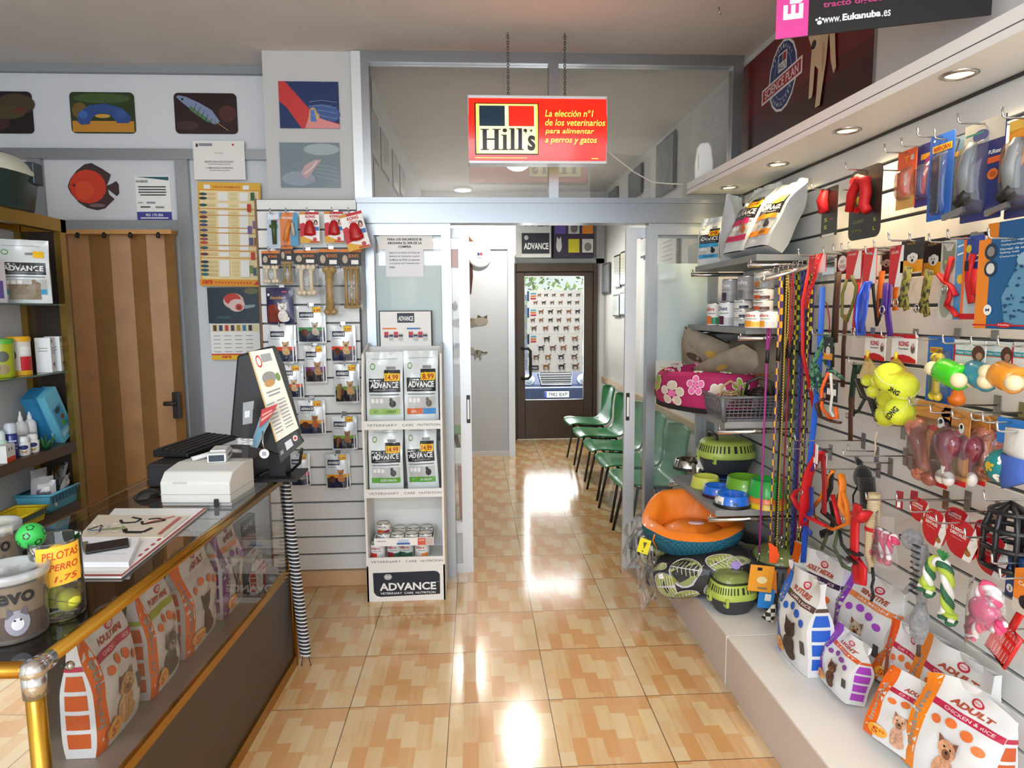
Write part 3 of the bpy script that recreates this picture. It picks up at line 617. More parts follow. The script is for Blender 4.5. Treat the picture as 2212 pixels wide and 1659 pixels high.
def sera(a):
    r = [('r', .02, .86, .98, .93, M('e6941f', .5)), ('t', 'TABLA DE ENFERMEDADES', .46, .955, .44, .018, RED), ('r', .1, .935, .2, .975, PAPER), ('r', .72, .935, .82, .975, PAPER), ('r', .03, .07, .97, .92, SC)]
    rows = (.885, .845, .78, .71, .665, .625, .59, .54, .49, .455, .42, .37, .31, .235, .195, .155, .115)
    cs = ('3b4a4a', '25393c', '23514e', '556070', '6a3530', '3f5a55', '4b4a70', '4f5563', '2c2c2c', '8d4d55', 'c0472b', '375450', '6a3040', '2f2f38', '34515c', '27505a', '2a6a75')
    for y, c in zip(rows, cs): r += [('e', .085, y, .065, .014, M(c, .5)), ('r', .15, y-.012, .28, y+.012, M('d8c48c', .6)), ('r', .32, y-.02, .48, y+.02, PAPER), ('r', .52, y-.012, .62, y+.01, M('e0cf98', .6)), ('r', .66, y-.02, .8, y+.02, PAPER)]
    r += [('r', .02, y-.003, .98, y+.003, M('d98a1b', .5)) for y in (.745, .685, .565, .515, .395, .345, .275)]
    for x, y, c in ((.88, .87, '35602c'), (.82, .76, 'c22a1c'), (.82, .55, '6a5a9a'), (.9, .6, '8a6a9a'), (.84, .44, '555a80'), (.92, .44, '8a5a40'), (.86, .3, 'c83a20'), (.83, .17, '6f8a3a'), (.89, .15, '3a5a7a'), (.94, .16, 'a0a05a')): r.append(('r', x-.03, y-.04, x+.03, y+.035, M(c, .5)))
    r += [('r', .0, .012, 1, .062, M('e8951d', .5)), ('t', 'sera', .12, .04, .17, .036, RED, {'bold': .03, 'shear': .3}), ('p', [(.86, .02), (.98, .02), (.98, .085)], RED)]
    r += [('e', .26+.05*i, .037, .016, .008, M('c2451d', .5)) for i in range(12)]
    return r
pic(428, 394, 563, 619, Y4-.035, 'poster', 'yellow fish disease poster with rows of small pictures', 'poster', SY, sera, .003, rot=.02)
pic(449, 621, 561, 698, Y4-.035, 'koi_picture', 'picture of a white and red koi gaping on dark water', 'picture', M('20343f', .35), lambda a: [('e', .85, .9, .14, .09, M('6a6a45', .5)), ('e', .5, .62, .2, .22, M('d8b8ae', .4)), ('e', .48, .68, .16, .16, M('c03a28', .4)), ('e', .56, .5, .16, .18, M('dcc3bd', .4)), ('e', .6, .45, .075, .1, M('d4573f', .4)), ('e', .6, .44, .045, .065, M('8d2117', .4)), ('p', [(.68, .5), (.92, .52), (.9, .45), (.72, .4)], M('8fa0a6', .5)), ('e', .3, .16, .14, .04, M('3a5560', .5))], .003)
pic(456, 699, 562, 777, Y4-.035, 'wall_calendar', 'wall calendar with a red and yellow foot under the koi', 'calendar', PAPER, lambda a: [('r', 0, 0, 1, .13, M('f0c21a', .5)), ('r', 0, .13, 1, .17, M('d9381e', .5)), ('t', 'sera', .3, .08, .2, .07, M('cc3018', .5), {'bold': .03, 'shear': .3}), ('r', .03, .78, .98, .98, M('e9dcae', .6))]+[('r', .06+i*.12, .8, .13+i*.12, .96, M(c, .5)) for i, c in enumerate(('5b3a2a', '3a3f6a', 'c23a4a', '43384a', 'a88a3a', '3a7ab0', '2c3034'))]+[('r', .06+.22*i, .22+.11*j, .2+.22*i, .235+.11*j, INKL) for i in range(4) for j in range(5)], .003)
pic(603, 176, 732, 277, 3.93, 'frameless_picture', 'blue and red picture of a clownfish on the column', 'picture', M('263a66', .18), lambda a: [('e', .7, .3, .32, .22, M('34528c', .5)), ('p', [(0, 1), (.11, 1), (.5, .42), (.7, .2), (1, .1), (1, .0), (.36, 0), (.12, .45), (0, .58)], M('c0302f', .4)), ('p', [(.5, .3), (.75, .18), (1, .08), (1, 0), (.42, 0)], M('d68a86', .4)), ('e', .56, .28, .07, .17, M('c6a35a', .4)), ('p', [(.52, .4), (.58, .4), (.62, .14), (.52, .14)], M('4c70b8', .4)), ('e', .64, .26, .025, .06, M('c9b060', .4))]+[('l', [(.5, .56-.09*i), (.7, .6-.11*i), (.97, .56-.12*i)], .005, M('8095bd', .5)) for i in range(4)]+[('r', .2, .98, .23, 1, STEEL), ('r', .74, .98, .77, 1, STEEL)], .006)
pic(605, 308, 734, 405, 3.93, 'frameless_picture', 'grey picture of a pale koi in rippled water on the column', 'picture', M('77868d', .15), lambda a: [('e', .7, .85, .3, .13, M('9aa8ac', .4)), ('e', .3, .2, .28, .16, M('8894a2', .4)), ('p', [(.34, .32), (.42, .5), (.58, .62), (.7, .62), (.62, .5), (.5, .28), (.42, .2)], M('b79a9c', .4)), ('l', [(.4, .3), (.52, .42), (.62, .58)], .012, M('d8cfcf', .4)), ('l', [(.44, .2), (.58, .14)], .008, M('b5898c', .4))]+[('l', [(.6, .5-.08*i), (.8, .48-.09*i), (.98, .42-.09*i)], .004, M('9db0b4', .4)) for i in range(4)], .006)
# notices on the glass beside the door
Yg = 3.925
pic(818, 478, 934, 539, Yg, 'notice', 'upper white notice about refunds on the glass', 'notice', PAPER, lambda a: [('t', s_, .48, y, wd, .085, DK, {'bold': .03}) for s_, y, wd in (('NO se devuelve el dinero en', .89, .62), ('articulos de cambio, en su lugar', .76, .70), ('se dara tiket de compra.', .63, .54), ('PARA LOS ENCARGOS SE', .36, .64), ('ABONARA EL 50% DE LA', .23, .64), ('COMPRA', .10, .24))], .001)
pic(833, 539, 915, 598, Yg, 'notice', 'lower smaller notice about plastic bags on the glass', 'notice', M('eef0f2', .7), lambda a: [('t', s_, .1+wd/2, y, wd, .075, INK, {'bold': .01}) for s_, y, wd in (('Segun la normativa de bolsas de', .88, .8), ('plastico en Comercio, a partir', .75, .8), ('de Marzo de 2018, se cobraran', .62, .8), ('a un precio de 5 centimos por', .49, .8), ('bolsa.', .36, .15))], .001)
def advposter(a):
    r = [('r', 0, .0, 1, 1, NAVY), ('r', .02, .0, .97, .985, PAPER), ('r', .34, .80, .66, .96, NAVY), ('t', 'ADVANCE', .5, .87, .28, .08, WHITE, {'bold': .03})]
    for i in range(2):
        for j in range(3):
            x, y = .06+.46*i, .50-.34*j
            r += [('r', x, y+.19, x+.23, y+.215, M(('e98a2b', '4b79c0')[i], .5)), ('r', x+.23, y+.19, x+.26, y+.215, M('e98a2b', .5))]
            for k in range(2): r += [('r', x+.03+.18*k, y+.05, x+.11+.18*k, y+.15, M('c92f36', .5)), ('r', x+.03+.18*k, y+.06, x+.11+.18*k, y+.09, M('2c3f7a', .5)), ('r', x+.12+.18*k, y+.0, x+.2+.18*k, y+.12, M('c9c4bd', .5)), ('r', x+.12+.18*k, y+.07, x+.2+.18*k, y+.10, NAVY)]
    return r
pic(820, 671, 935, 800, 3.87, 'product_poster', 'product chart poster with a dark border behind the food bags', 'poster', PAPER, advposter, .003)
# ---------------- items on the slatted board ----------------
MISSN = [0]
def advpouch(px, name_lab, band, pr_txt, dogc, seed, d=.05, extra=(), bot='1c2744', lab='1b2740', n=1):
    c, w, h = span(*px, d=d, side='L'); B_ = M(bot, .3, coat=.6); WB = M('dfe3e6', .28, .15, coat=.5)
    asp = w/h
    pr = [('r', .06, .05, .95, .36, B_), ('r', .06, .34, .95, .44, M(band, .3)), ('r', .10, .70, .66, .85, M(lab, .3)), ('t', 'ADVANCE', .38, .77, .50, .07, WHITE, {'bold': .03}), ('r', .12, .64, .5, .655, INKL)]
    pr += [('e', .3, .3, .16, .10, M('5a2f1c', .5))]+dog(.7, .42, .36, asp, dogc, '8a6a48')+list(extra)
    if pr_txt: pr += price(pr_txt, .62, .84, .34, .15)
    o = put(pouch(MB(), w, h, .03, WB, pr, seed), 'treat_pouch', name_lab, 'treat pouch', c, 0, 'dog treat pouches on the left board')
    hook(Vector((c.x, YS-d-.03, c.z+h-.01)), d+.03, name_lab, 'L')
    for k in range(n):
        q = pouch(MB(), w, h, .02, WB, [('r', .06, .05, .95, .36, B_), ('r', .06, .34, .95, .44, M(band, .3))], seed+k+9)
        put(q, 'treat_pouch', 'pouch half hidden right behind the '+' '.join(name_lab.split()[:9]), 'treat pouch', c+Vector((.012*(k+1), .016*(k+1), -.003*k)), 0, 'dog treat pouches on the left board')
G = 'green'
advpouch((642, 662, 698, 742), 'white and navy treat pouch hanging highest, with green print', '3f8f4a', '2.99', 'c2b49c', 1)
advpouch((580, 703, 634, 785), 'red banded puppy treat pouch highest on the left', 'd8431f', None, 'd3a873', 2)
advpouch((714, 703, 763, 783), 'red banded puppy treat pouch highest on the right, priced 2.97', 'd8431f', '2.97', 'd3a873', 3)
advpouch((658, 747, 699, 828), 'purple banded treat pouch with a shepherd dog', '7b3a86', '2.99', 'b58a5c', 4, bot='232026')
advpouch((604, 789, 650, 861), 'red banded treat pouch partly behind the cardboard leaflet', 'e0491c', '2.99', 'd9b585', 5)
advpouch((722, 787, 772, 871), 'dark pouch of dental sticks with a green stripe', '6f8f3a', '2.99', 'c79a63', 6, bot='1a1d22', extra=[('p', [(.18, .1), (.28, .1), (.36, .5), (.26, .52)], M('8a6a3a', .5)), ('p', [(.1, .14), (.2, .14), (.26, .5), (.16, .5)], M('9a7a45', .5))])
advpouch((645, 865, 697, 940), 'navy treat pouch with a spaniel priced 2.95', 'e9a021', '2.95', 'b5622c', 7)
advpouch((717, 899, 766, 972), 'navy and green treat pouch priced 2.49', '7fa03a', '2.49', '9a6a3e', 8, bot='1a2230', extra=[('p', [(.2, .1), (.3, .1), (.36, .42), (.26, .42)], M('8a5a34', .5))])
advpouch((704, 981, 751, 1057), 'lowest treat pouch, with a beagle, priced 2.99', 'e9a021', '2.99', 'c07a3e', 9)
advpouch((628, 981, 664, 1051), 'pink banded treat pouch beside the counter end', 'd8418a', '2.99', '9a9088', 10)
c, w, h = span(576, 621, 634, 699, d=.05, side='L')
put(pouch(MB(), w, h, .04, M('2c2a55', .28, coat=.5), [('r', .04, .04, .5, .42, M('7c2f22', .4)), ('e', .25, .42, .2, .12, M('8a3a26', .4)), ('t', 'Escolta', .4, .72, .5, .08, M('d9a04a', .4), {'shear': .3}), ('r', .6, .86, .78, .9, M('c85a70', .5)), ('e', .1, .8, .05, .04, WHITE)]+dog(.62, .34, .55, w/h, 'e6e2da', 'c9c3b8'), 3), 'treat_bag', 'dark blue treat bag with a white puppy, under the bones', 'treat bag', c)
hook(Vector((c.x, YS-.09, c.z+h-.005)), .09, 'dark blue treat bag with a white puppy', 'L')
# blister cards in the top row
def lcard(px, nm, lab, cat, mat, pr, d=.07, rot=0, g='hanging cards in the top row of the left board', rad=.005, fn=None, wh=None):
    c, w, h = span(*px, d=d, side='L')
    if wh: w, h = wh
    t = thing(nm, lab, cat, c, 0, g); t.rotation_euler = (0, rot, 0)
    b = card(MB(), w, h, mat, pr(w/h) if callable(pr) else pr, .003, rad=rad); b.obj('card', t)
    if fn: fn(t, w, h)
    hook(Vector((c.x+(math.sin(rot)*h if rot else 0), YS-d-.03, c.z+h-.012)), d+.05, lab, 'L'); return t, w, h
def torch(t, w, h):
    g = M('3d5230', .4); b = MB(); b.tube([(w*.08, -.012, h*.12), (w*.08, -.012, h*.5), (w*.1, -.012, h*.78)], [.011, .013, .015], g, 10); b.tube([(-w*.25, -.01, h*.62), (w*.32, -.01, h*.62)], .009, M('4a7a32', .4), 8); b.obj('torch', t)
lcard((577, 460, 605, 537), 'blister_card', 'pale blue card with a green torch', 'blister pack', M('b9c7d6', .4), [('r', .1, .82, .9, .97, M('dfe6ee', .4)), ('t', 'FLASH', .72, .8, .4, .06, RED)], fn=torch)
def trimmer(t, w, h):
    b = MB(); b.tube([(-w*.2, -.012, h*.15), (-w*.05, -.014, h*.5), (w*.12, -.012, h*.75)], [.014, .013, .01], M('e08a3c', .4), 10); b.obj('trimmer', t)
    b = MB(); b.tube([(w*.3, -.01, h*.3), (w*.22, -.01, h*.7)], .009, M('c9b8a6', .4), 8); b.obj('brush_tool', t)
lcard((605, 459, 643, 531), 'blister_card', 'orange and blue card with a grooming tool', 'blister pack', M('3f92bd', .4), [('p', [(0, .0), (.0, .75), (.15, 1), (.8, 1), (.6, .5), (.55, 0)], M('d97a33', .4)), ('t', 'BIOGANCE', .45, .84, .6, .06, WHITE)], fn=trimmer)
def kong(t, w, h):
    b = MB(); s = w*.30; m = M('b3141b', .3)
    b.lathe([(s*.35, -.62*s*1.5), (s*.98, -.50*s*1.5), (s*1.04, -.2*s*1.5), (s*.86, .12*s*1.5), (s*.9, .32*s*1.5), (s*.72, .58*s*1.5), (s*.66, .85*s*1.5), (s*.35, 1.1*s*1.5)], m, 20, c=(w*.02, -.012, h*.40), sy=.6); b.obj('rubber_toy', t)
KP = [('p', [(0, .0), (1, .0), (1, .02), (.35, .16), (0, .25)], M('d8a322', .5)), ('p', [(0, .2), (0, .62), (.2, .66), (.42, .5), (.35, .25)], M('c4182b', .5)), ('r', 0, .92, .42, 1, M('d08a20', .5)), ('r', .3, .92, 1, 1, M('c21a22', .5)), ('t', 'KONG', .55, .85, .5, .09, RED, {'bold': .04}), ('t', 'Classic', .56, .755, .42, .06, RED, {'shear': .3}), ('e', .82, .66, .1, .09, M('2b2220', .5)), ('e', .82, .64, .055, .06, M('d9a58c', .5)), ('r', .72, .40, .98, .52, M('3f6fb0', .5)), ('e', .75, .12, .1, .06, M('b3141b', .4)), ('r', .5, .02, .98, .06, M('c21a22', .5))]
kt = [('white and red card with a small red rubber toy, left of its pair', (648, 458, 690, 525), 0, None), ('white and red card with a red rubber toy, right of its pair', (701, 457, 742, 524), 0, None), ('large tilted white and red card with a big red rubber toy', (752, 455, 800, 538), -.24, (.125, .20))]
for lab, px, rot, wh in kt: lcard(px, 'rubber_toy_card', lab, 'blister pack', PAPER, KP, rot=rot, fn=kong, wh=wh, d=.07 if not rot else .11)
# bones
def bone(mb, x, z0, z1, r, m, k=.018, y=-.015):
    mb.tube([(x, y, z0+k*.7), (x, y, (z0+z1)/2), (x, y, z1-k*.7)], [r, r*.8, r], m, 8)
    for z in (z0+k*.6, z1-k*.6):
        for s_ in (-1, 1): mb.ell((x+s_*k*.55, y, z), k*.72, k*.6, k*.72, m, 10, 7)
BW = M('dccfb4', .5, noise=.08, nscale=40); BB = M('a88a58', .4, noise=.15, nscale=40); OH = M('d9781f', .5)
def bonebag(px, lab, hz, xs, m, r, k, price=True):
    c, w, h = span(*px, d=.06, side='L'); t = thing('bone_bag', lab, 'chew bone pack', c, 0, 'chew bones under the top row')
    b = MB(); z = h*hz
    b.box(-w/2, 0, z, w/2, .004, h, DK); b.prints(lambda u, v, o=0: Vector(((u-.5)*w, -o, z+(h-z)*v)), [('r', 0, .82, 1, 1, OH), ('r', .5, .1, .85, .35, PAPER), ('e', .2, .4, .13, .25, M('b8a78e', .5)), ('t', 'BONES', .62, .6, .5, .2, OH)], w/(h-z)); b.obj('header_card', t)
    for x in xs: b = MB(); bone(b, x*w, .006, z-.004, r, m, k); b.obj('bone', t)
    b = MB(); pouch(b, w*.98, z, .055, film('ffffff', .93, .08, 1.5, .7, 30), []); b.obj('plastic_bag', t)
    hook(Vector((c.x, YS-.1, c.z+h-.008)), .1, lab, 'L')
bonebag((566, 542, 605, 614), 'small pair of white chew bones in a bag', .58, (-.2, .25), BW, .011, .017)
bonebag((607, 532, 634, 616), 'two small brown chew bones in a bag', .62, (-.15, .25), BB, .009, .012)
bonebag((637, 541, 687, 640), 'larger pair of white chew bones in a bag', .70, (-.2, .22), BW, .015, .022)
bonebag((690, 538, 736, 682), 'single long brown chew bone in a bag', .75, (0,), BB, .026, .030)
bonebag((738, 538, 782, 668), 'three thin brown chew bones in a bag', .72, (-.26, .0, .25), BB, .011, .013)
# ---------------- bags and tins in the display stand ----------------
def advbag(loc, w, d, h, lab, pr_txt, foot, photo, seed, rz=0, label_word='ADVANCE', group='food bags on the cardboard display stand', tilt=(0, 0), name='food_bag', foottxt='', dark='222428', lean=0, top=()):
    WB = M('dfe6e6', .33, .05, coat=.35, bump=.25, bscale=22)
    fp = [('r', .08, .45, .93, .64, M(dark, .35)), ('t', label_word, .5, .55, .76, .085, WHITE, {'bold': .035}), ('r', .2, .475, .8, .487, INKL), ('e', .18, .80, .07, .045, M('6a9a5a', .5)), ('e', .18, .80, .05, .03, M('d8e4d8', .5)), ('r', .55, .76, .80, .80, M('8d8f92', .4)),
          ('r', .10, .405, .9, .425, INKL), ('r', .1, .22, .92, .38, M('c3c5c4', .4)), ('r', .13, .3, .22, .36, PAPER), ('r', .25, .3, .34, .36, PAPER), ('r', .37, .3, .46, .36, PAPER), ('r', .08, .14, .92, .22, M(foot, .4)), ('t', foottxt or 'STERILIZED', .5, .18, .6, .035, M('2f4a2a', .5) if not foottxt else WHITE), ('e', .72, .29, .09, .05, M(photo, .4)), ('e', .68, .345, .045, .03, M(photo, .4)), ('r', .15, .90, .85, .905, INKL)]+list(top)
    if pr_txt: fp += price(pr_txt, .50, .60, .42, .15)
    return put(bag(MB(), w, d, h, WB, fp, lean=lean, seed=seed, pinch=.8, sidemat=M('b3b8ba', .3, .25, coat=.3, bump=.25, bscale=22)), name, lab, 'food bag', loc, rz, group, tilt)
def dsp(px0, px1, py0, py1, z, y=DY+.11):
    a, c = U(px0, py1, y=y), U(px1, py1, y=y); return Vector(((a.x+c.x)/2, y, z+.0)), abs(c.x-a.x), U((px0+px1)/2, py0, y=y).z-z
sh = -.008
c, w, h = dsp(795, 874, 760, 893, D1+sh); advbag(c, w, .10, h, 'upper left food bag with a pale green foot, priced 14.99', '14.99', '9fc46a', '33302c', 1)
c, w, h = dsp(875, 948, 757, 893, D1+sh); advbag(c, w, .10, h, 'upper right food bag with an orange and blue foot, priced 8.99', '8.99', 'd9662a', '6a625a', 2, .05, foottxt='ADULT HEALTH', top=[('r', .55, .14, .92, .22, M('3f8fd0', .5))])
c, w, h = dsp(800, 873, 920, 1042, D2+sh); advbag(c, w, .10, h, 'lower left food bag with a bright green foot', '14.99', '5fa33a', '2a2a2c', 3, .03, foottxt='STERILIZED HEALTH')
c, w, h = dsp(884, 952, 915, 1040, D2+sh); advbag(c, w, .10, h, 'lower right food bag leaning on the stand side', '14.99', '5fa33a', '23201f', 4, -.12, foottxt='NO STRESS HEALTH', tilt=(0, -.05))
for z, lab in ((D1+sh, 'pale bag behind the upper bags of the stand'), (D2+sh, 'pale bag behind the lower bags of the stand')):
    advbag(Vector((DSX+.115, DY+.19, z)), .17, .07, .26, lab, None, 'd9662a', '55504a', 7)
TIN = M('b9bbb8', .25, .9)
def tin(loc, r, h, lab, c1, c2, group, rz=0, word='calibra', wc='b0202a', col='eeeeea', name='food_tin'):
    t = thing(name, lab, 'food tin', loc, rz, group)
    b = MB(); b.lathe([(r*.96, 0), (r, .003), (r, h-.003), (r*.96, h)], M(col, .35), 22)
    fn = lambda u, v, o=0: Vector(((r+o)*math.sin((u-.5)*2.6), -(r+o)*math.cos((u-.5)*2.6), v*h))
    b.prints(fn, [('r', .1, .06, .5, .42, M(c1, .4)), ('r', .5, .06, .9, .36, M(c2, .4)), ('t', word, .4, .74, .5, .17, M(wc, .4), {'bold': .02}), ('r', .3, .52, .7, .56, INKL)], 2.6*r/h); b.obj('can', t)
    b = MB(); b.lathe([(r*.99, h-.005), (r*1.02, h), (r*.95, h+.003), (r*.9, h-.001), (.001, h-.001)], TIN, 22, caps=False); b.obj('lid', t)
    return t
g = 'food tins in the display stand'; zb = D3+sh
for i, (x, y, c1, c2, col, lab) in enumerate(((-.165, .05, 'c8322a', 'd8d8d8', 'f0efec', 'red and white tin at the left end of the bottom shelf'), (-.075, .06, '8f2230', '3a5a4a', 'dfe0dc', 'tin with a dark red label under the tray'), (-.005, .06, '2e5a48', '2e5a48', 'cfd6d0', 'green labelled tin under the tray'), (.085, .05, 'd8d4c8', 'e8903a', 'f3f2ee', 'white and orange tin at the right under the tray'))):
    tin(Vector((DSX+x, DY+y+.04, zb)), .041, .085, lab, c1, c2, g, 0, 'calibra', 'c0202a', col)
zt = zb+.0905
t = thing('tin_tray', 'white cardboard tray of tins on the lower shelf', 'tray', (DSX-.02+.012, DY+.012, zt), 0)
b = MB(); b.box(-.165, 0, 0, .165, .22, .004, CBD); b.box(-.165, -.002, 0, .165, .003, .045, PAPER); b.box(-.165, .217, 0, .165, .22, .045, CBD); b.box(-.165, 0, 0, -.161, .22, .045, CBD); b.box(.161, 0, 0, .165, .22, .045, CBD)
b.prints(lambda u, v, o=0: Vector((-.165+.33*u, -.002-o, .045*v)), [('r', .4, .45, .58, .8, M('c0d4ea', .5)), ('r', .38, .15, .6, .4, M('3a68a8', .5)), ('r', .73, .05, .86, .95, M('d95f4a', .5)), ('r', .86, .05, .99, .95, M('c9b8b0', .5)), ('t', 'c/d', .79, .7, .08, .25, WHITE), ('r', .05, .6, .2, .68, INKL)], .33/.045); b.obj('box', t)
k = 0
nm = ['front left', 'second in front', 'third in front', 'front right', 'rear left', 'rear second', 'rear third', 'rear right']
for j, y in enumerate((.045, .15)):
    for i in range(4):
        tin(Vector((DSX-.008-.118+.078*i, DY+.016+y, zt+.0045)), .037, .052+.006*(i == 0), 'small tin in the white tray, '+nm[k], 'b5532a', '8a2a40', 'small tins in the white tray', .2*(i-1), 'feline', '3a4a7a', 'e8e6e0'); k += 1
tin(Vector((DSX-.008-.118, DY+.016+.045, zt+.0665)), .037, .052, 'small tin stacked on the front left tin of the tray', 'b5532a', '8a2a40', 'small tins in the white tray', .1, 'feline', '3a4a7a', 'e8e6e0')
# ======================= on the showcase =======================
def sc(px, py, k, dx=.12):
    """place on shelf k (-1 = top) seen at a pixel column"""
    dx *= .55; p = U(px, py, x=XF-dx); z = SZT if k < 0 else SZS[k]; return Vector((XF-dx, p.y, z+.001))
SZT = U(142, 476, y=YF).z
def szp(n, y): return n*y/1431
# cat carrier on top
y0 = YF-.36
loc = Vector((XF-.10, y0, SZT+.001))
t = thing('pet_carrier', 'dark green pet carrier with a white lid on the showcase', 'pet carrier', loc, .05)
GD = M('16302c', .4)
b = MB(); b.lathe([(.86, 0), (.95, .01), (1.06, .13), (1.10, .145), (1.10, .155)], GD, 28, sx=.155, sy=.25); b.obj('base', t)
b = MB(); b.lathe([(1.14, .150), (1.15, .162), (1.0, .20), (.80, .228), (.4, .245), (.01, .25)], M('d4d8c8', .5), 28, sx=.155, sy=.25); b.obj('lid', t)
b = MB(); b.tube([(0, .17, .20), (0, .15, .262), (0, -.15, .262), (0, -.17, .20)], .018, GD, 8, flat=(1, .6)); b.obj('handle', t)
b = MB(); b.box(.13, .06, .12, .175, .13, .215, M('26363f', .4)); b.obj('latch', t, bevel=.006)
# shelf 0 : snack bag, box
p = sc(58, 655, 0, .10)
advbag(p, .20, .09, szp(128, p.y), 'white snack bag with a blue foot on the top glass shelf', None, '3fa3cf', '7a5a3a', 21, R90-1.05, group='goods on the showcase', lean=-.10, top=[('r', .2, .06, .8, .3, M('8a7a60', .4)), ('r', .7, .72, .9, .82, YEL)])
p = sc(-16, 655, 0, .10)
put(MB().box(-.03, -.05, 0, .03, .05, .19, M('e8e8ee', .4)).prints(lambda u, v, o=0: Vector((.03+o, -.05+.1*u, .19*v)), [('r', .3, .1, .8, .5, M('6a5aa8', .5))]), 'carton', 'pale carton with a violet patch left of the snack bag', 'box', p)
# shelf 1 : tubs and boxes
def tub(px, lab, col, lid, pr):
    p = sc(px, 800, 1, .14); h = szp(80, p.y); r = szp(20, p.y)
    t = thing('food_tub', lab, 'tub', p, R90-.95); b = MB(); b.lathe([(r*.95, 0), (r, .006), (r, h*.88)], M(col, .35), 24); fn = lambda u, v, o=0: Vector(((r+o)*math.sin((u-.5)*2.8), -(r+o)*math.cos((u-.5)*2.8), v*h*.88))
    b.prints(fn, pr, 2.8*r/h); b.obj('tub_body', t); b = MB(); b.lathe([(r*1.05, h*.87), (r*1.05, h*.97), (r*.98, h)], M(lid, .35), 24); b.obj('lid', t)
tub(8, 'green turtle food tub with a green lid', 'a9b322', '57b03a', [('e', .5, .62, .2, .16, M('5a5a50', .5)), ('e', .5, .25, .2, .15, M('9a8a60', .5)), ('e', .35, .3, .06, .06, M('5a5a40', .5))])
tub(45, 'red and white food tub with a yellow lid', 'e6e2d8', 'f0b21e', [('r', .0, 0, 1, .14, M('e8b31c', .5)), ('p', [(0, .14), (.2, .5), (.45, .14)], M('d93a1c', .5)), ('r', .5, .14, .95, .55, M('c9202a', .5)), ('r', .5, .6, .9, .85, PAPER), ('e', .25, .6, .15, .16, M('5a6a6a', .5))])
for i, (px, lab) in enumerate(((84, 'white box with a small dog picture beside the tubs'), (116, 'white box with a small dog picture nearest the frame post'))):
    p = sc(px-4, 798, 1, .08); p.y = YF-.135+.072*i
    h = szp(72, p.y); w = .032
    put(MB().box(-w, -w*.8, 0, w, w*.8, h, M('eceff0', .4)).prints(lambda u, v, o=0: Vector((w+o, -w*.8+w*1.6*u, h*v)), [('r', .2, .84, .55, .95, M('3a9a8a', .5))]+standing(.6, .2, .22, .55, '222222')+lines(.2, .8, (.7, .62, .55), INKL, .01)).prints(lambda u, v, o=0: Vector((-w+2*w*u, -w*.8-o, h*v)), lines(.2, .8, (.7, .62), INKL, .01)), 'carton', lab, 'box', p, .25)
# shelf 2 : bottles and slanted blue boxes
BWT = M('f0f0f0', .3, coat=.3)
def bottle(px, lab, h, r, mat, capm, pr, dx=.10, nozzle=False):
    p = sc(px, 975, 2, dx); t = thing('bottle', lab, 'bottle', p, R90-.95)
    b = MB(); b.lathe([(r*.9, 0), (r, .005), (r, h*.62), (r*.8, h*.7), (r*.35, h*.76)], mat, 22)
    b.prints(lambda u, v, o=0: Vector(((r+o)*math.sin((u-.5)*2.4), -(r+o)*math.cos((u-.5)*2.4), v*h*.62)), pr, 2.4*r/(h*.62)); b.obj('bottle_body', t)
    b = MB(); b.lathe([(r*.4, h*.74), (r*.4, h*.82), (r*.2, h*.9), (r*.15, h)] if nozzle else [(r*.85, h*.7), (r*.85, h*.92), (r*.6, h)], capm, 16); b.obj('cap', t)
YB = YF-.45
for i, px in enumerate((50, 70)):
    bottle(px, ('left', 'right')[i]+' white nozzle bottle lettered in grey', szp(62, YB)+.055, .026, BWT, BWT, [('t', 'cotar', .5, .6, .8, .2, INKL), ('r', .3, .2, .5, .3, M('2b3f8a', .5))], .20, True)
for i, px in enumerate((52, 72)):
    bottle(px, ('left', 'right')[i]+' squat white bottle with a dark blue disc', .085, .026, BWT, BWT, [('e', .5, .72, .28, .2, M('23306e', .4)), ('p', [(.3, .5), (.7, .5), (.6, .15), (.5, .3), (.4, .15)], M('b08a3a', .4))], .06)
bottle(26, 'dark blue spray bottle with a pale cap', .155, .028, M('20307e', .25, coat=.5), M('c9d0dc', .3), [('r', .2, .75, .8, .82, M('c9d4f0', .5)), ('t', 'FRESH', .5, .6, .6, .09, M('c9d4f0', .5)), ('t', 'BREATH', .5, .45, .6, .09, M('c9d4f0', .5))], .10)
bottle(0, 'mint green bottle at the photo edge', .13, .028, M('bfe0d0', .35), M('dfeee8', .4), [('r', .2, .2, .8, .6, PAPER)], .12)
p = sc(6, 975, 2, .05)
put(MB().box(-.03, -.04, 0, .03, .04, .075, M('f0f0ea', .4)).prints(lambda u, v, o=0: Vector((.03+o, -.04+.08*u, .075*v)), [('r', .0, 0, 1, .3, M('d9481c', .5)), ('e', .3, .75, .06, .08, INK), ('e', .6, .75, .06, .08, INK)]), 'carton', 'small white carton with an orange foot beside the blue bottle', 'box', p, .2)
for i, (px, dx, lab) in enumerate(((146, .10, 'front slanted light blue box with a dog picture'), (122, .17, 'rear slanted blue box behind the light blue one'))):
    p = sc(px, 950, 2, dx); h = szp(112, p.y); b = MB(); X = Matrix.Rotation(-.42, 4, 'X'); w = .05
    b.box(-.03, -w, 0, .03, w, h, M(('6fc3dc', '2f86b8')[i], .4))
    b.prints(lambda u, v, o=0: Vector((.03+o, -w+2*w*u, h*v)), [('r', .12, .25, .8, .7, M('3f9ac8', .5)), ('e', .45, .62, .2, .06, M('23404f', .5)), ('e', .6, .45, .14, .05, M('7a4a2a', .5)), ('e', .5, .33, .18, .05, M('5aa03a', .5)), ('r', .1, .1, .9, .2, M('a9dcea', .5))], .6)
    o = put(b, 'product_box', lab, 'box', p+Vector((0, -.03, w*.46)), 0); o.rotation_euler = (.48, 0, 0)
p = sc(100, 975, 2, .03); t = thing('succulent_ornament', 'small spiky green aloe ornament in front of the blue box', 'ornament', p)
b = MB()
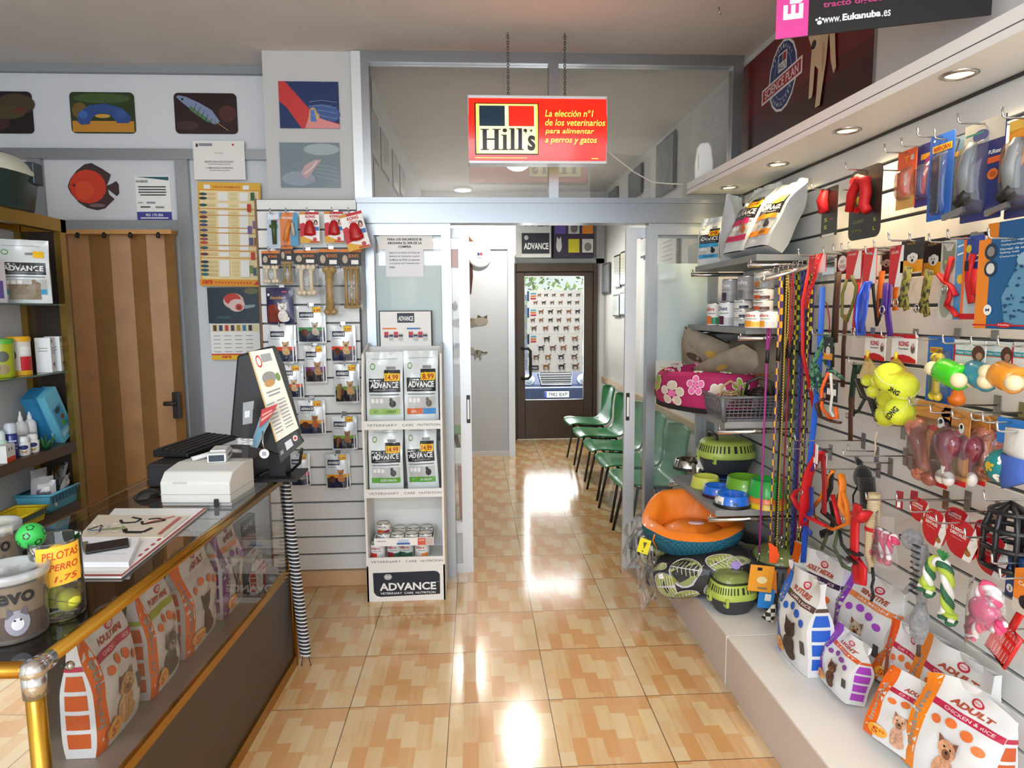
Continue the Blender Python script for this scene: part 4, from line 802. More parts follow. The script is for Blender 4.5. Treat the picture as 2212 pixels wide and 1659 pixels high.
for i in range(9):
    a = i*.7; r_ = .03+.012*(i % 3); b.tube([(0, 0, 0), (r_*.6*math.cos(a), r_*.6*math.sin(a), .03), (r_*math.cos(a), r_*math.sin(a), .05+.02*(i % 2))], [.010, .007, .001], M('2f6a3f', .5), 6)
b.obj('leaves', t)
put(MB().box(-.004, -.06, 0, .004, .06, .06, M('b9bdc4', .5)), 'folded_card', 'grey folded card behind the bottles', 'card', sc(70, 900, 2, .28))
# shelf 3 : baskets of small bags
def basket(px, lab, col, L, Wd, Hh, dx, rz=0, dy=0):
    p = sc(px, 1075, 3, dx); p.y += dy; t = thing('plastic_basket', lab, 'basket', p, rz); m = M(col, .4); b = MB()
    b.box(-Wd*.8, -L*.9, 0, Wd*.8, L*.9, .005, m)
    for s_ in (-1, 1):
        for k in range(4):
            f0, f1 = .8+.05*k, .8+.05*(k+1)
            pass
        b.add([(s_*Wd*.8, -L*.9, 0), (s_*Wd*.8, L*.9, 0), (s_*Wd, L, Hh), (s_*Wd, -L, Hh)], [(0, 1, 2, 3)], m)
        b.add([(-Wd*.8, s_*L*.9, 0), (Wd*.8, s_*L*.9, 0), (Wd, s_*L, Hh), (-Wd, s_*L, Hh)], [(0, 1, 2, 3)], m)
        for k in range(10):
            y = -L*.85+L*1.7*k/9; b.box(s_*Wd-.003, y-.003, Hh*.5, s_*Wd+.002, y+.003, Hh*.9, M('2a4a58', .6))
    b.tube([(Wd, L, Hh), (Wd, -L, Hh), (-Wd, -L, Hh), (-Wd, L, Hh)], .007, m, 6, True); b.obj('basket_body', t)
    return p
p = basket(112, 'light blue plastic basket of small bagged goods', '5fb0c8', .14, .08, .085, .13)
for i in range(6):
    q = Vector((p.x+.035-.035*(i % 3), p.y-.10+.075*(i//2)+.02*(i % 2), p.z+.02+.01*(i % 2)))
    h = .13+.02*(i % 3)
    put(pouch(MB(), .09, h, .04, film('e8e6ea', .45, .1, 1.5, .4, 30), [('r', .2, .2, .8, .6, M(('5a5a60', '7a6a8a', '3a4a3a')[i % 3], .4)), ('r', .25, .65, .75, .8, PAPER)], i), 'bagged_item', 'crinkled clear bag in the blue basket, '+('lying at the back left', 'at the back middle', 'at the front left', 'in the middle', 'topmost, white, on the right', 'at the right end')[i], 'plastic bag', q, R90+.5*(i-2.5), tilt=(.35*(i % 2), 0))
basket(40, 'yellow plastic basket in front of the blue basket', 'd9c022', .10, .07, .06, .05, 0, -.02)
# ======================= on the counter =======================
CTZ = .9025
def lathe_thing(name, lab, cat, loc, parts, rz=0, group=None):
    t = thing(name, lab, cat, loc, rz, group)
    for nm, prof, mat, kw in parts: b = MB(); b.lathe(prof, mat, kw.get('n', 28), caps=kw.get('caps', True)); b.obj(nm, t)
    return t
CLR = film('e8ecec', .9, .06, 1.4)
def bucket(loc, r, h, lab, n):
    t = thing('treat_bucket', lab, 'bucket', loc, -.3)
    b = MB(); b.lathe([(r*.86, 0), (r*.9, .006), (r*.98, h*.86), (r*1.0, h*.9)], CLR, 28, caps=False); b.lathe([(.001, .002), (r*.86, .002)], CLR, 28, caps=False); b.obj('bucket_body', t)
    b = MB(); b.lathe([(r*.86, .004), (r*.92, h*.3), (r*.95, h*.62), (.001, h*.64)], M('4a3526', .8, noise=.4, nscale=60, bump=.6, bscale=70), 24, caps=False); o = b.obj('treats', t); o['kind'] = 'stuff'
    b = MB(); b.lathe([(r*1.03, h*.87), (r*1.06, h*.88), (r*1.06, h*.97), (r*1.0, h), (r*.93, h*.985), (r*.9, h*.95), (.001, h*.95)], film('dfe3e4', .55, .2, 1.2), 32, caps=False); b.obj('lid', t)
    b = MB(); fn = lambda u, v, o=0: Vector((r*1.0*math.sin((u-.5)*1.7+1.0)*(.9+.08*v), -r*1.0*math.cos((u-.5)*1.7+1.0)*(.9+.08*v), h*(.08+.75*v))); b.grid(fn, 14, 6, M('6f6250', .5))
    fo = lambda u, v, o=0: fn(u, v, 0)*1.0+Vector((math.sin((u-.5)*1.7+1.0), -math.cos((u-.5)*1.7+1.0), 0))*(o+.0004)
    b.prints(fo, [('r', 0, 0, 1, .45, M('4c4038', .5)), ('t', 'evo', .5, .78, .6, .22, DK, {'bold': .03}), ('e', .5, .30, .2, .25, M('8a8a94', .5)), ('p', [(.34, .4), (.36, .62), (.46, .5)], M('55535c', .5)), ('p', [(.66, .4), (.64, .62), (.54, .5)], M('55535c', .5)), ('e', .5, .28, .1, .12, M('c9c8cc', .5)), ('e', .46, .36, .02, .02, DK), ('e', .55, .36, .02, .02, DK)], 1.4); b.obj('label', t)
pb = onct(38, 1368); bucket(Vector((pb.x-.005, pb.y, CTZ)), .072, .155, 'near clear bucket of dark dog treats with a grey dog label', 1)
pb2 = onct(-6, 1268); bucket(Vector((pb2.x-.02, pb2.y+.03, CTZ)), .062, .165, 'far clear bucket of treats, cut by the photo edge', 2)
# jar of balls
pj = onct(132, 1326); pj = Vector((pj.x, pj.y, CTZ)); jr, jh = .052, .185
t = thing('ball_jar', 'clear cylinder jar holding yellow balls with an orange price note', 'jar', pj, -.15)
b = MB(); b.lathe([(.001, .004), (jr*.93, .004), (jr*.95, 0), (jr, .01), (jr*1.04, jh), (jr*1.08, jh+.003), (jr*1.02, jh)], film('eef2f2', .965, .03, 1.4), 32, caps=False); b.obj('jar_body', t)
nf = lambda u, v, o=0: Vector((((jr*1.05)+o)*math.sin((u-.5)*1.75+.80), -((jr*1.05)+o)*math.cos((u-.5)*1.75+.80), .085+.092*v+.006*u))
b = MB(); b.grid(nf, 12, 3, M('f2b632', .6)); RP = M('c23a1e', .6)
b.prints(nf, [('t', 'PELOTAS', .55, .78, .8, .2, RP, {'shear': .15}), ('t', 'PERRO', .6, .47, .62, .17, RP, {'shear': .2}), ('t', '1,75', .62, .16, .5, .17, RP, {'shear': .2})], 1.0); b.obj('price_note', t)
TB = M('cbd035', .75, noise=.06, nscale=40, bump=.2, bscale=150); tbs = [(-.018, .012, .036, 'd3d13a'), (.026, -.012, .040, 'c8c838'), (-.022, -.004, .088, 'd0d23a'), (.016, .016, .100, 'd9c23a'), (.012, -.014, .148, 'e0b83a')]
gb = 'balls in the jar'; nb = ['at the bottom left', 'at the bottom right', 'in the middle left', 'in the middle behind the note', 'topmost']
for (x, y, z, c), n_ in zip(tbs, nb):
    b = MB(); r_ = .0265; b.ell((0, 0, 0), r_, r_, r_, M(c, .7, noise=.05, nscale=60), 20, 12); b.tube([(r_*1.0*math.cos(q), r_*1.0*math.sin(q), r_*.28*math.sin(2*q)) for q in [i*.314 for i in range(20)]], .0012, M('8a8a2a', .6), 5, True)
    put(b, 'ball', 'yellow ball in the clear jar, '+n_, 'ball', pj+Vector((x, y, z)), .7)
pf = pj+Vector((-.045, -.012, jh+.012)); b = MB(); r_ = .030
b.ell((0, 0, 0), r_, r_, r_, M('2fae4a', .4), 24, 14)
for a_, e_ in ((-1.3, .25), (-.5, -.35), (-2.1, -.35), (-1.0, .95), (.2, .3), (-2.7, .5)):
    d_ = Vector((math.cos(a_)*math.cos(e_), math.sin(a_)*math.cos(e_), math.sin(e_))); e1 = d_.orthogonal().normalized(); e2 = d_.cross(e1)
    b.add([(d_+.30*(e1*math.cos(k*1.2566)+e2*math.sin(k*1.2566))).normalized()*(r_+.0006) for k in range(5)], [(0, 1, 2, 3, 4)], DK)
put(b, 'football', 'small green and black toy football resting on the jar rim', 'ball', pf)
# papers
def sheet(name, lab, cat, cs, z, th, mat, pr, asp=1.0, group=None):
    """flat paper on the counter given by four pixel corners: near-left, near-right, far-right, far-left"""
    q = [U(x, y, z=z+th) for x, y in cs]; o0 = q[0].copy(); o0.z = z
    b = MB(); top = [p-o0 for p in q]; bot = [Vector((p.x, p.y, 0)) for p in top]
    b.add(bot+top, [(0, 1, 2, 3), (4, 5, 6, 7), (0, 1, 5, 4), (1, 2, 6, 5), (2, 3, 7, 6), (3, 0, 4, 7)], mat)
    b.prints(lambda u, v, o=0: top[0].lerp(top[1], u).lerp(top[3].lerp(top[2], u), v)+Vector((0, 0, o)), pr, asp)
    return put(b, name, lab, cat, o0)
sheet('folder', 'white folder with a red edge under the notepad', 'folder', ((120, 1245), (262, 1245), (446, 1098), (248, 1098)), CTZ, .006, M('eeeeec', .5), [('r', .97, 0, 1, 1, M('aa3333', .5)), ('r', 0, 0, 1, .02, M('a93a3a', .5))]+[('e', .9, .25+.07*i, .02, .02, M('c05050', .5)) for i in range(5)], 1.2)
sheet('leaflet', 'printed leaflet of dog collars on the counter', 'leaflet', ((168, 1160), (352, 1160), (410, 1114), (212, 1112)), CTZ+.007, .003, M('ddd3c0', .5), [('l', [(.45, .35), (.5, .2), (.7, .2), (.75, .4)], .05, DK), ('l', [(.55, .7), (.6, .55), (.8, .75), (.7, .85), (.6, .8)], .03, DK), ('l', [(.3, .75), (.36, .6), (.5, .65), (.52, .8), (.4, .88)], .03, DK), ('l', [(.62, .6), (.85, .95)], .02, RED), ('l', [(.05, .3), (.15, .5), (.2, .2)], .02, M('5a4a3a', .5)), ('r', .9, .1, .94, .9, M('c05a50', .5))], 2.0)
sheet('notepad', 'white notepad with rounded stack of sheets', 'notepad', ((150, 1214), (278, 1214), (302, 1160), (165, 1160)), CTZ+.0075, .016, M('eceef2', .6), lines(.1, .9, (.3, .5, .7), M('b9c4dc', .6), .006), 1.5)
pw_ = U(232, 1178, z=CTZ+.03)
b = MB(); b.box(-.055, -.04, 0, .055, .04, .008, M('1c1b1c', .35)); put(b, 'wallet', 'black wallet on the white notepad', 'wallet', Vector((pw_.x, pw_.y, CTZ+.0245)), .5, bevel=.003)
pw_ = U(200, 1178, z=CTZ+.03); b = MB(); b.box(-.05, -.045, 0, .03, .045, .006, M('6f6c54', .4))
put(b, 'calculator', 'olive grey calculator under the black wallet', 'calculator', Vector((pw_.x-.04, pw_.y-.015, CTZ+.0245)), .5)
pg = U(228, 1146, z=CTZ+.02); t = thing('eyeglasses', 'folded wire eyeglasses on the collar leaflet', 'eyeglasses', Vector((pg.x, pg.y, CTZ+.012)), .25)
for s_ in (-1, 1):
    b = MB(); b.tube([(s_*.03+.02*math.cos(i*.52), -.0, .015+.014*math.sin(i*.52)) for i in range(12)], .0012, STEEL, 5, True); b.obj('lens_rim', t)
b = MB(); b.tube([(-.01, 0, .02), (0, 0, .023), (.01, 0, .02)], .0012, STEEL, 5); b.tube([(-.05, 0, .018), (-.05, .03, .004), (.03, .04, .002)], .0014, M('3a6aa8', .4), 5); b.tube([(.05, 0, .018), (.05, .03, .004), (-.03, .035, .002)], .0014, M('8aa83a', .4), 5); b.obj('temples', t)
# cash register printer (white)
LTW = M('dcdcd6', .45, noise=.01)
P0 = U(348, 1094, z=CTZ); P1 = U(498, 1094, z=CTZ); P2 = U(535, 1045, z=CTZ)
wR = (P1-P0).length; ang = math.atan2(P1.y-P0.y, P1.x-P0.x)
t = thing('cash_register', 'white desktop cash register unit on the counter', 'cash register', P0, ang)
D_ = .22; hR = szp(72, P0.y)
b = MB(); b.prism([(0, .012), (0, hR*.72), (.004, hR*.76), (D_*.15, hR*1.0), (D_*.6, hR*1.12), (D_, hR*1.08), (D_, .012)], 0, wR, LTW, lambda p: Vector((p.y, p.x, p.z))); b.obj('body', t, bevel=.006, seg=3)
b = MB(); b.box(-.0015, -.0015, hR*.36, wR+.0015, D_, hR*.372, M('a5a59f', .5)); b.box(.05, -.003, hR*.70, .10, .0, hR*.74, M('c5c5bf', .5)); b.obj('seam', t)
b = MB(); b.box(wR*.78, -.012, -.0, wR*.84, .0, .03, M('2d2b2a', .5)); b.obj('latch', t, bevel=.003)
b = MB(); b.box(.0, .01, 0, wR, D_, .013, M('b5b5b0', .5)); b.obj('foot', t)
zr = CTZ+hR*1.10+.002; pt = U(468, 1000, z=zr)
t = thing('card_terminal', 'small white card reader lying on the cash register', 'card terminal', Vector((pt.x, pt.y, zr)), ang+.25)
b = MB(); b.box(-.035, 0, 0, .035, .13, .036, M('e9e9e6', .35)); b.obj('body', t, bevel=.006, seg=3)
b = MB(); b.box(-.028, -.001, .005, .028, .002, .031, M('3d4650', .2)); b.obj('screen', t, bevel=.003)
b = MB(); b.box(.033, .04, .018, .0362, .10, .023, BLACK); b.obj('card_slot', t)
b = MB(); b.box(-.03, .03, .036, .03, .13, .044, M('d9d9d6', .35)); b.obj('cover', t, bevel=.004)
pt = U(415, 995, z=zr); put(MB().tube([(0, 0, .006), (.06, .05, .016), (.12, .10, .014), (.15, .125, .004)], .013, M('dfe0dc', .4), 10, flat=(1, .7)), 'telephone_handset', 'white telephone handset beside the card reader', 'telephone', Vector((pt.x, pt.y, zr)), .1)
# black drawer with keyboard
Q0 = U(302, 1062, z=CTZ); 
t = thing('cash_box', 'black cash box behind the white register', 'cash box', Vector((Q0.x, Q0.y+.07, CTZ)), CANG-R90)
BK = M('1d1d20', .5); dh = .095
b = MB(); b.box(0, 0, 0, .40, .40, dh, BK); b.obj('body', t, bevel=.004)
b = MB(); b.box(.01, -.004, .01, .39, .0, dh-.012, M('232327', .45)); b.obj('drawer_front', t)
kx = U(330, 998, z=CTZ+dh)
t = thing('keyboard', 'black computer keyboard on the black cash box', 'keyboard', Vector((kx.x+.0, kx.y+.08, CTZ+dh+.002)), CANG-.12)
b = MB(); b.prism([(0, 0), (.16, 0), (.16, .032), (0, .018)], 0, .40, M('151517', .4), lambda p: Vector((p.y, p.x-.12, p.z))); b.obj('case', t, bevel=.004)
b = MB()
for i in range(5):
    for j in range(18): b.box(.012+.0212*j, -.108+.028*i, .018+.0026*i, .030+.0212*j, -.084+.028*i, .026+.0026*i, M('202024', .5))
b.obj('keys', t)
pm = U(312, 1075, z=CTZ); t = thing('computer_mouse', 'black mouse beside the white register', 'mouse', Vector((pm.x+.01, pm.y+.01, CTZ)), .6)
b = MB(); b.grid(lambda u, v: Vector(((u-.5)*.10, (v-.5)*.06, .032*math.sin(math.pi*u)**.6*math.sin(math.pi*v)**.5)), 14, 10, M('121214', .15, coat=.6)); b.obj('mouse_body', t)
# monitor seen from its edge
m0 = U(496, 935, x=-1.10)
MY = 2.72
A_ = U(497, 930, y=MY); B_ = U(512, 765, y=MY); C_ = U(584, 750, y=MY+.10); 
t = thing('computer_monitor', 'black computer monitor turned edge on behind the register', 'monitor', Vector((A_.x+.08, MY, CTZ)), 0)
ox = A_.x+.08
mz0, mz1 = A_.z-.02, B_.z
b = MB(); q = [(U(x, y, y=MY).x-ox, U(x, y, y=MY).z-CTZ) for x, y in ((496, 942), (511, 768), (580, 748), (600, 790), (640, 945), (600, 985))]
b.prism(q, 0, .10, M('17171a', .35)); b.obj('casing', t, bevel=.01, seg=3)
b = MB(); b.box(-.02, .06, -.0, .16, .26, .012, BK); b.box(.03, .12, .01, .10, .2, q[0][1]+.05, BK); b.obj('stand', t)
# leaflet holder leaning on the monitor
def quadthing(name, lab, cat, cs, Y, mat, pr, th=.004, asp=1., dys=(0, 0, 0, 0)):
    q = [U(x, y, y=Y+d) for (x, y), d in zip(cs, dys)]; o0 = (q[0]+q[1])/2; top = [p-o0 for p in q]
    b = MB(); n = (top[1]-top[0]).cross(top[3]-top[0]).normalized(); n = n if n.y < 0 else -n
    bk = [p-n*th for p in top]; b.add(top+bk, [(0, 1, 2, 3), (4, 5, 6, 7), (0, 1, 5, 4), (1, 2, 6, 5), (2, 3, 7, 6), (3, 0, 4, 7)], mat)
    b.prints(lambda u, v, o=0: top[0].lerp(top[1], u).lerp(top[3].lerp(top[2], u), v)+n*o, pr, asp); return put(b, name, lab, cat, o0)
quadthing('leaflet', 'tall white leaflet of offers leaning on the monitor', 'leaflet', ((597, 955), (645, 925), (588, 752), (538, 760)), MY-.012, M('e9e4d4', .6), [('e', .28, .88, .12, .07, RED), ('e', .28, .88, .085, .05, M('e9e4d4', .6)), ('r', .42, .86, .85, .95, M('9a9a98', .5)), ('e', .5, .68, .3, .07, M('8f8a84', .5)), ('e', .45, .62, .22, .04, M('c08a4a', .5)), ('e', .86, .66, .09, .05, M('6a8a3a', .5)), ('r', .2, .52, .8, .535, INKL), ('r', .25, .48, .75, .495, INKL)]+[('r', .08+.46*j, .08+.04*i, .42+.46*j, .09+.04*i, INKL) for i in range(9) for j in range(2)]+[('r', 0, 0, .03, 1, M('e2b14a', .5))], .003, .35)
quadthing('leaflet_stand', 'dark printed stand below the white leaflet', 'leaflet stand', ((606, 1000), (655, 955), (640, 930), (597, 957)), MY-.016, M('3a3a3c', .5), [('r', .35, .3, .65, .75, M('cfd2d6', .5)), ('e', .82, .6, .1, .2, M('d8d0c8', .5)), ('e', .82, .6, .05, .1, RED), ('r', .08, .3, .22, .5, M('8a8c90', .5))], .02, 1.2)
quadthing('dog_tag_lanyard', 'black lanyard lettered with a number', 'lanyard', ((522, 988), (536, 990), (538, 918), (524, 918)), MY-.12, DK, [('t', 'CHIU 607421943', .5, .5, .95, .5, WHITE, {'rot': -90, 'bold': .02})], .003, .2)
bpp = M('c3cbd0', .3)
quadthing('pouch_packet', 'clear packet with a red header in front of the monitor', 'packet', ((560, 925), (585, 900), (600, 872), (565, 885)), MY-.08, M('b93232', .4), [('r', .1, .3, .9, .45, M('e0b0a8', .5)), ('r', .1, .6, .8, .7, M('e0b0a8', .5))], .004, 1.)
quadthing('toothbrush_packet', 'blue and clear packet hanging below the red header', 'packet', ((540, 965), (556, 968), (585, 905), (562, 900)), MY-.07, film('9fc0d0', .5, .1, 1.4), [('l', [(.3, .1), (.5, .5), (.6, .95)], .05, M('5aa0c0', .4))], .006, .4)
quadthing('hang_tag_case', 'clear plastic tag case in front of the monitor', 'tag case', ((524, 918), (545, 914), (547, 866), (525, 870)), MY-.10, film('c9ced2', .6, .05, 1.6), [('r', .2, .3, .7, .6, M('cfd6da', .4))], .006, .5)
kp = U(571, 980, y=MY-.13); t = thing('key_ring', 'white round key tag on a small chain', 'key ring', kp)
b = MB(); b.lathe([(.0185, -.002), (.0185, .002)], WHITE, 20, X=Matrix.Rotation(R90, 4, 'X')); b.box(-.008, -.003, -.008, .008, -.0, .008, M('9aa4b0', .4)); b.obj('tag', t)
b = MB(); b.tube([(0, 0, .018), (-.004, 0, .045), (-.008, .02, .085)], .003, STEEL, 6); b.obj('chain', t)
b = MB(); a0 = onct(650, 985, CTZ+.06)
cpts = [U(652, 970, y=MY-.1), U(648, 1000, y=2.80), U(628, 1018, y=2.86), U(610, 1032, y=2.9), U(598, 1010, y=2.88), U(560, 1028, y=2.80)]
c0 = cpts[0].copy(); put(b.tube([p-c0 for p in cpts], .006, BK, 8), 'power_cable', 'black cable looping behind the monitor over the counter end', 'cable', c0)
# black and white coil hanging at the counter end
kx0 = U(614, 1040, y=2.93); kx1 = U(660, 1415, y=2.93); axis = kx1-kx0; t = thing('spiral_binding', 'long black and white plastic coil hanging at the counter end', 'coil', kx0)
for ci, (m_, ph) in enumerate(((M('e4e6ea', .35), 0), (M('28282c', .4), math.pi))):
    b = MB(); n = 46; pts = []
    for i in range(n*8+1):
        q = 2*math.pi*i/8+ph; f = i/(n*8); pts.append(axis*f+Vector((.022*math.cos(q), .016*math.sin(q), 0)))
    b.tube(pts, .0042, m_, 5); b.obj(('white_strand', 'black_strand')[ci], t)
b = MB(); e = axis; b.tube([e+Vector((-.012, 0, 0)), e+Vector((-.02, 0, -.05)), e+Vector((0, 0, -.075)), e+Vector((.022, 0, -.05)), e+Vector((.012, 0, .0))], .002, BK, 5); b.tube([Vector((0, 0, 0)), Vector((-.01, -.01, .03)), Vector((-.02, -.06, .035))], .005, BK, 6); b.obj('cord_loop', t)
# bags inside the counter
def imagine(loc, w, d, h, lab, seed, rz, band='ORG', bar='c2284a', bartxt='CHICKEN & RICE', ttl='ADULT MINI', dots='ee7a3a', dogc='c9a070', dog2='8a5a40', price_=True, side='d0581f', tilt=(0, 0), group=None, silver='8f8f8c', dogpose='sit', **k):
    WB = M('e6e6e4', .34, coat=.3, bump=.22, bscale=18); bm = ORG if band == 'ORG' else M(band, .4); asp = w/h
    fp = [('r', 0, 0.0, .19, 1, bm), ('t', 'Imagine', .095, .48, .55*h/w, .095, M(silver, .35), {'rot': 90, 'bold': .02}), ('r', .19, .685, 1, .745, M(bar, .4)), ('t', bartxt, .62, .715, .58, .028, M('f0d8d8', .5)), ('t', ttl, .6, .80, .5, .055, M('b5523a', .4), {'bold': .05, 'shear': .2}), ('e', .62, .88, .075, .04, LOG), ('e', .62, .883, .05, .025, M('e8d0d0', .5)), ('t', 'bon', .62, .882, .07, .018, LOG),
          ('e', .32, .585, .065, .038, M(dots, .4)), ('e', .50, .625, .07, .04, M(dots, .4)), ('e', .70, .60, .075, .042, M(dots, .4)), ('e', .86, .54, .065, .04, M(dots, .4)), ('r', .86, .22, .95, .36, M('4a4844', .5))]
    fp += dog(.55, .30, .44, asp, dogc, dog2)
    if price_: fp += [('e', .26, .13, .16, .075, M('f2a93a', .4)), ('t', '5', .23, .12, .10, .075, M('c2451d', .4), {'bold': .03}), ('t', '99', .33, .14, .09, .03, M('c2451d', .4)), ('r', .18, .175, .32, .19, M('e9d9b8', .5))]
    sm = M(side, .4); sp = [('r', .16, .08+.155*i, .84, .20+.155*i, sm) for i in range(4)]+[('r', 0, .70, 1, .74, M(bar, .4))]
    return put(bag(MB(), w, d, h, WB, fp, sp, lprint=sp, seed=seed, pinch=.74, **k), 'food_bag', lab, 'food bag', loc, rz, group, tilt)
gc = 'food bags in the glass counter'
def inc(x, y): return CM @ Vector((x, y, CZS+.001))
imagine(inc(.425, .14), .225, .10, .335, 'orange banded food bag with a small tan dog, nearest in the counter', 31, CANG+.05, group=gc)
imagine(inc(.665, .13), .20, .09, .33, 'orange banded food bag with a grey terrier and green bar, in the counter', 32, CANG+.05, bar='a3b52c', ttl='PUPPY MINI', bartxt='', dogc='5a5452', dog2='9a9088', group=gc)
imagine(inc(.93, .14), .27, .10, .34, 'orange banded food bag with a big brown dog, in the counter', 33, CANG+.05, bar='d9d5d0', ttl='ADULT', bartxt='', dogc='4a2f22', dog2='3a241a', group=gc)
imagine(inc(1.19, .13), .22, .09, .345, 'purple banded food bag with a grey cat, in the counter', 34, CANG+.05, band='8f4f9a', bar='e79a6a', ttl='SENSITIVE', bartxt='', dots='a35fae', dogc='9a9690', dog2='6a6660', side='8f4f9a', group=gc)
put(card(MB(), .16, .27, M('dfe0e2', .4), [('r', 0, .45, 1, 1, M('2e2f36', .4)), ('t', 'I SOY YO', .45, .88, .6, .07, M('d8d8d8', .4), {'bold': .03}), ('r', .1, .58, .9, .75, M('6a3a32', .4)), ('r', .2, .5, .35, .68, M('8a4a2e', .4)), ('t', 'adada', .78, .4, .3, .05, RED), ('p', [(.3, .1), (.6, .3), (.5, .05)], M('8a8c92', .4))], .03), 'product_box', 'dark and white printed box at the far end of the counter', 'box', inc(1.46, .13), CANG)
imagine(inc(1.37, .065), .13, .04, .13, 'small white and red packet in front of the dark box in the counter', 36, CANG+.1, band='dcdcdc', bar='c2284a', dots='d9422e', ttl='', bartxt='', price_=False, dogc='c23a3a', dog2='c23a3a')
# things low inside the near end
for i, (x, y, w, d, h, c1, c2, lab) in enumerate(((.10, .40, .17, .07, .28, '8fb8c4', '2f4a48', 'pale blue and dark bag inside the near end of the counter'), (.06, .22, .14, .06, .17, '2a2348', 'c9c49a', 'dark violet bag at the near corner inside the counter'))):
    put(bag(MB(), w, d, h, M(c1, .4), [('r', 0, 0, 1, .5, M(c2, .4)), ('r', .2, .52, .5, .56, RED)], seed=40+i), 'food_bag', lab, 'food bag', inc(x, y), CANG-.9, gc)
# ======================= hanging light box sign =======================
SYY = 3.64; c, w, h = flat(1012, 213, 1307, 357, SYY)
t = thing('light_box_sign', 'lit red hanging sign about pet food above the doorway', 'hanging sign', (c.x, SYY, c.z))
RE = M('e81c0a', .3, emit=1.35, coat=.5); YE = M('ffe45a', .3, emit=1.6); WE = M('fff3b0', .3, emit=1.9); BE = M('122c3a', .3, emit=.9); KE = M('181410', .4, emit=0)
def hills():
    r = [('r', .045, .10, .505, .925, KE), ('r', .055, .12, .498, .91, YE), ('r', .075, .125, .48, .89, M('fff0a0', .3, emit=1.7)), ('r', .078, .545, .262, .88, BE), ('r', .288, .545, .472, .88, RE)]
    def L(x0, x1, y0, y1): return ('r', x0, y0, x1, y1, KE)
    z0, z1, zx = .17, .50, .41
    for x in (.10, .185): r += [L(x, x+.032, z0, z1), L(x-.014, x+.046, z0, z0+.018), L(x-.014, x+.046, z1-.018, z1)]
    r += [L(.12, .20, .325, .35)]
    r += [L(.246, .274, z0, zx), L(.234, .286, z0, z0+.018), L(.234, .262, zx-.018, zx), ('e', .26, .475, .017, .033, KE)]
    for x in (.302, .356): r += [L(x, x+.028, z0, z1+.01), L(x-.012, x+.04, z0, z0+.018), L(x-.012, x+.012, z1-.008, z1+.01)]
    r += [('e', .407, .475, .014, .028, KE), ('p', [(.41, .46), (.421, .47), (.407, .40)], KE), ('t', 's', .452, .28, .056, .24, KE, {'bold': .03}), ('t', '*', .45, .475, .028, .055, KE, {'bold': .02})]
    for i, (s_, wd) in enumerate((('La elección nº1', .35), ('de los veterinarios', .435), ('para alimentar', .355), ('a perros y gatos', .375))):
        r.append(('t', s_, .55+wd/2, .755-.148*i, wd, .105 if i != 0 else .11, YE, {'shear': .2, 'bold': .004}))
    r += [('r', .045, .045, .42, .055, YE), ('r', .89, .04, .94, .05, YE)]
    return r
bul = .035
def sf(s_):
    return lambda u, v, o=0: Vector((s_*(u-.5)*w, -s_*(.02+bul*math.sin(math.pi*(.12+.76*v))+o), .012+(h-.024)*v))
b = MB(); b.fv = 40
for s_ in (1, -1): b.grid(sf(s_), 2, 40, RE); b.prints(sf(s_), hills(), w/h)
b.obj('lit_face', t)
b = MB()
for z in (0, h-.012): b.box(-w/2-.004, -.045, z, w/2+.004, .045, z+.014, ALUW)
for s_ in (-1, 1): b.box(s_*w/2-.003, -.05, 0, s_*w/2+.003, .05, h, film('dfe6e6', .5, .1, 1.2))
b.obj('frame', t, bevel=.002)
for i, (px, pt) in enumerate(((1098, 1093), (1220, 1220))):
    x0 = U(px, 213, y=SYY).x-c.x; zt = 3.06-c.z
    b = MB(); n = 22; zs0 = h+.015
    b.tube([(x0-.012, 0, h-.002), (x0, 0, h+.02), (x0+.012, 0, h-.002)], .002, STEEL, 5)
    for k in range(n):
        z = zs0+(zt-zs0)*(k+.5)/n; l = (zt-zs0)/n*.72; a = k % 2
        b.tube([(x0+(.006*math.cos(q) if not a else 0), (.006*math.cos(q) if a else 0), z+l*math.sin(q)) for q in [j*.7854 for j in range(8)]], .0022, M('6a6a68', .4, .8), 5, True)
    b.obj('chain', t)
lamp('sign_tube_light', 'AREA', (c.x, SYY-.09, c.z+h/2), 1.0, (1, .35, .22), aim=(c.x, 0, c.z+h/2+.3), shape='RECTANGLE', size=w, size_y=h)
# cable from the sign to the canopy
pts = [U(1307, 322, y=3.66), U(1335, 345, y=3.70), U(1370, 372, y=3.78), U(1410, 394, y=3.83), U(1450, 397, y=3.84), U(1478, 398, y=3.84)]
put(MB().tube([p-pts[0] for p in pts], .004, M('d8d6cc', .5), 6), 'power_cable', 'pale cable from the lit sign to the canopy', 'cable', pts[0])
# ceiling lamps of the waiting room
for i, p in enumerate(DOWN):
    d = thing('ceiling_lamp', ('round bright lamp on the waiting room ceiling just under the sign', 'bright recessed lamp farther along the waiting room ceiling')[i], 'ceiling lamp', (p.x, p.y, 3.06))
    b = MB(); b.lathe([(.11, 0), (.115, -.02), (.10, -.03)], WHITE, 28); b.obj('rim', d)
    b = MB(); b.lathe([(.11, -.025), (.10, -.06), (.06, -.085), (.001, -.09)] if i == 0 else [(.10, -.026), (.095, -.034), (.001, -.036)], M('fff4e0', .4, emit=9), 24, caps=False); b.obj('diffuser', d)
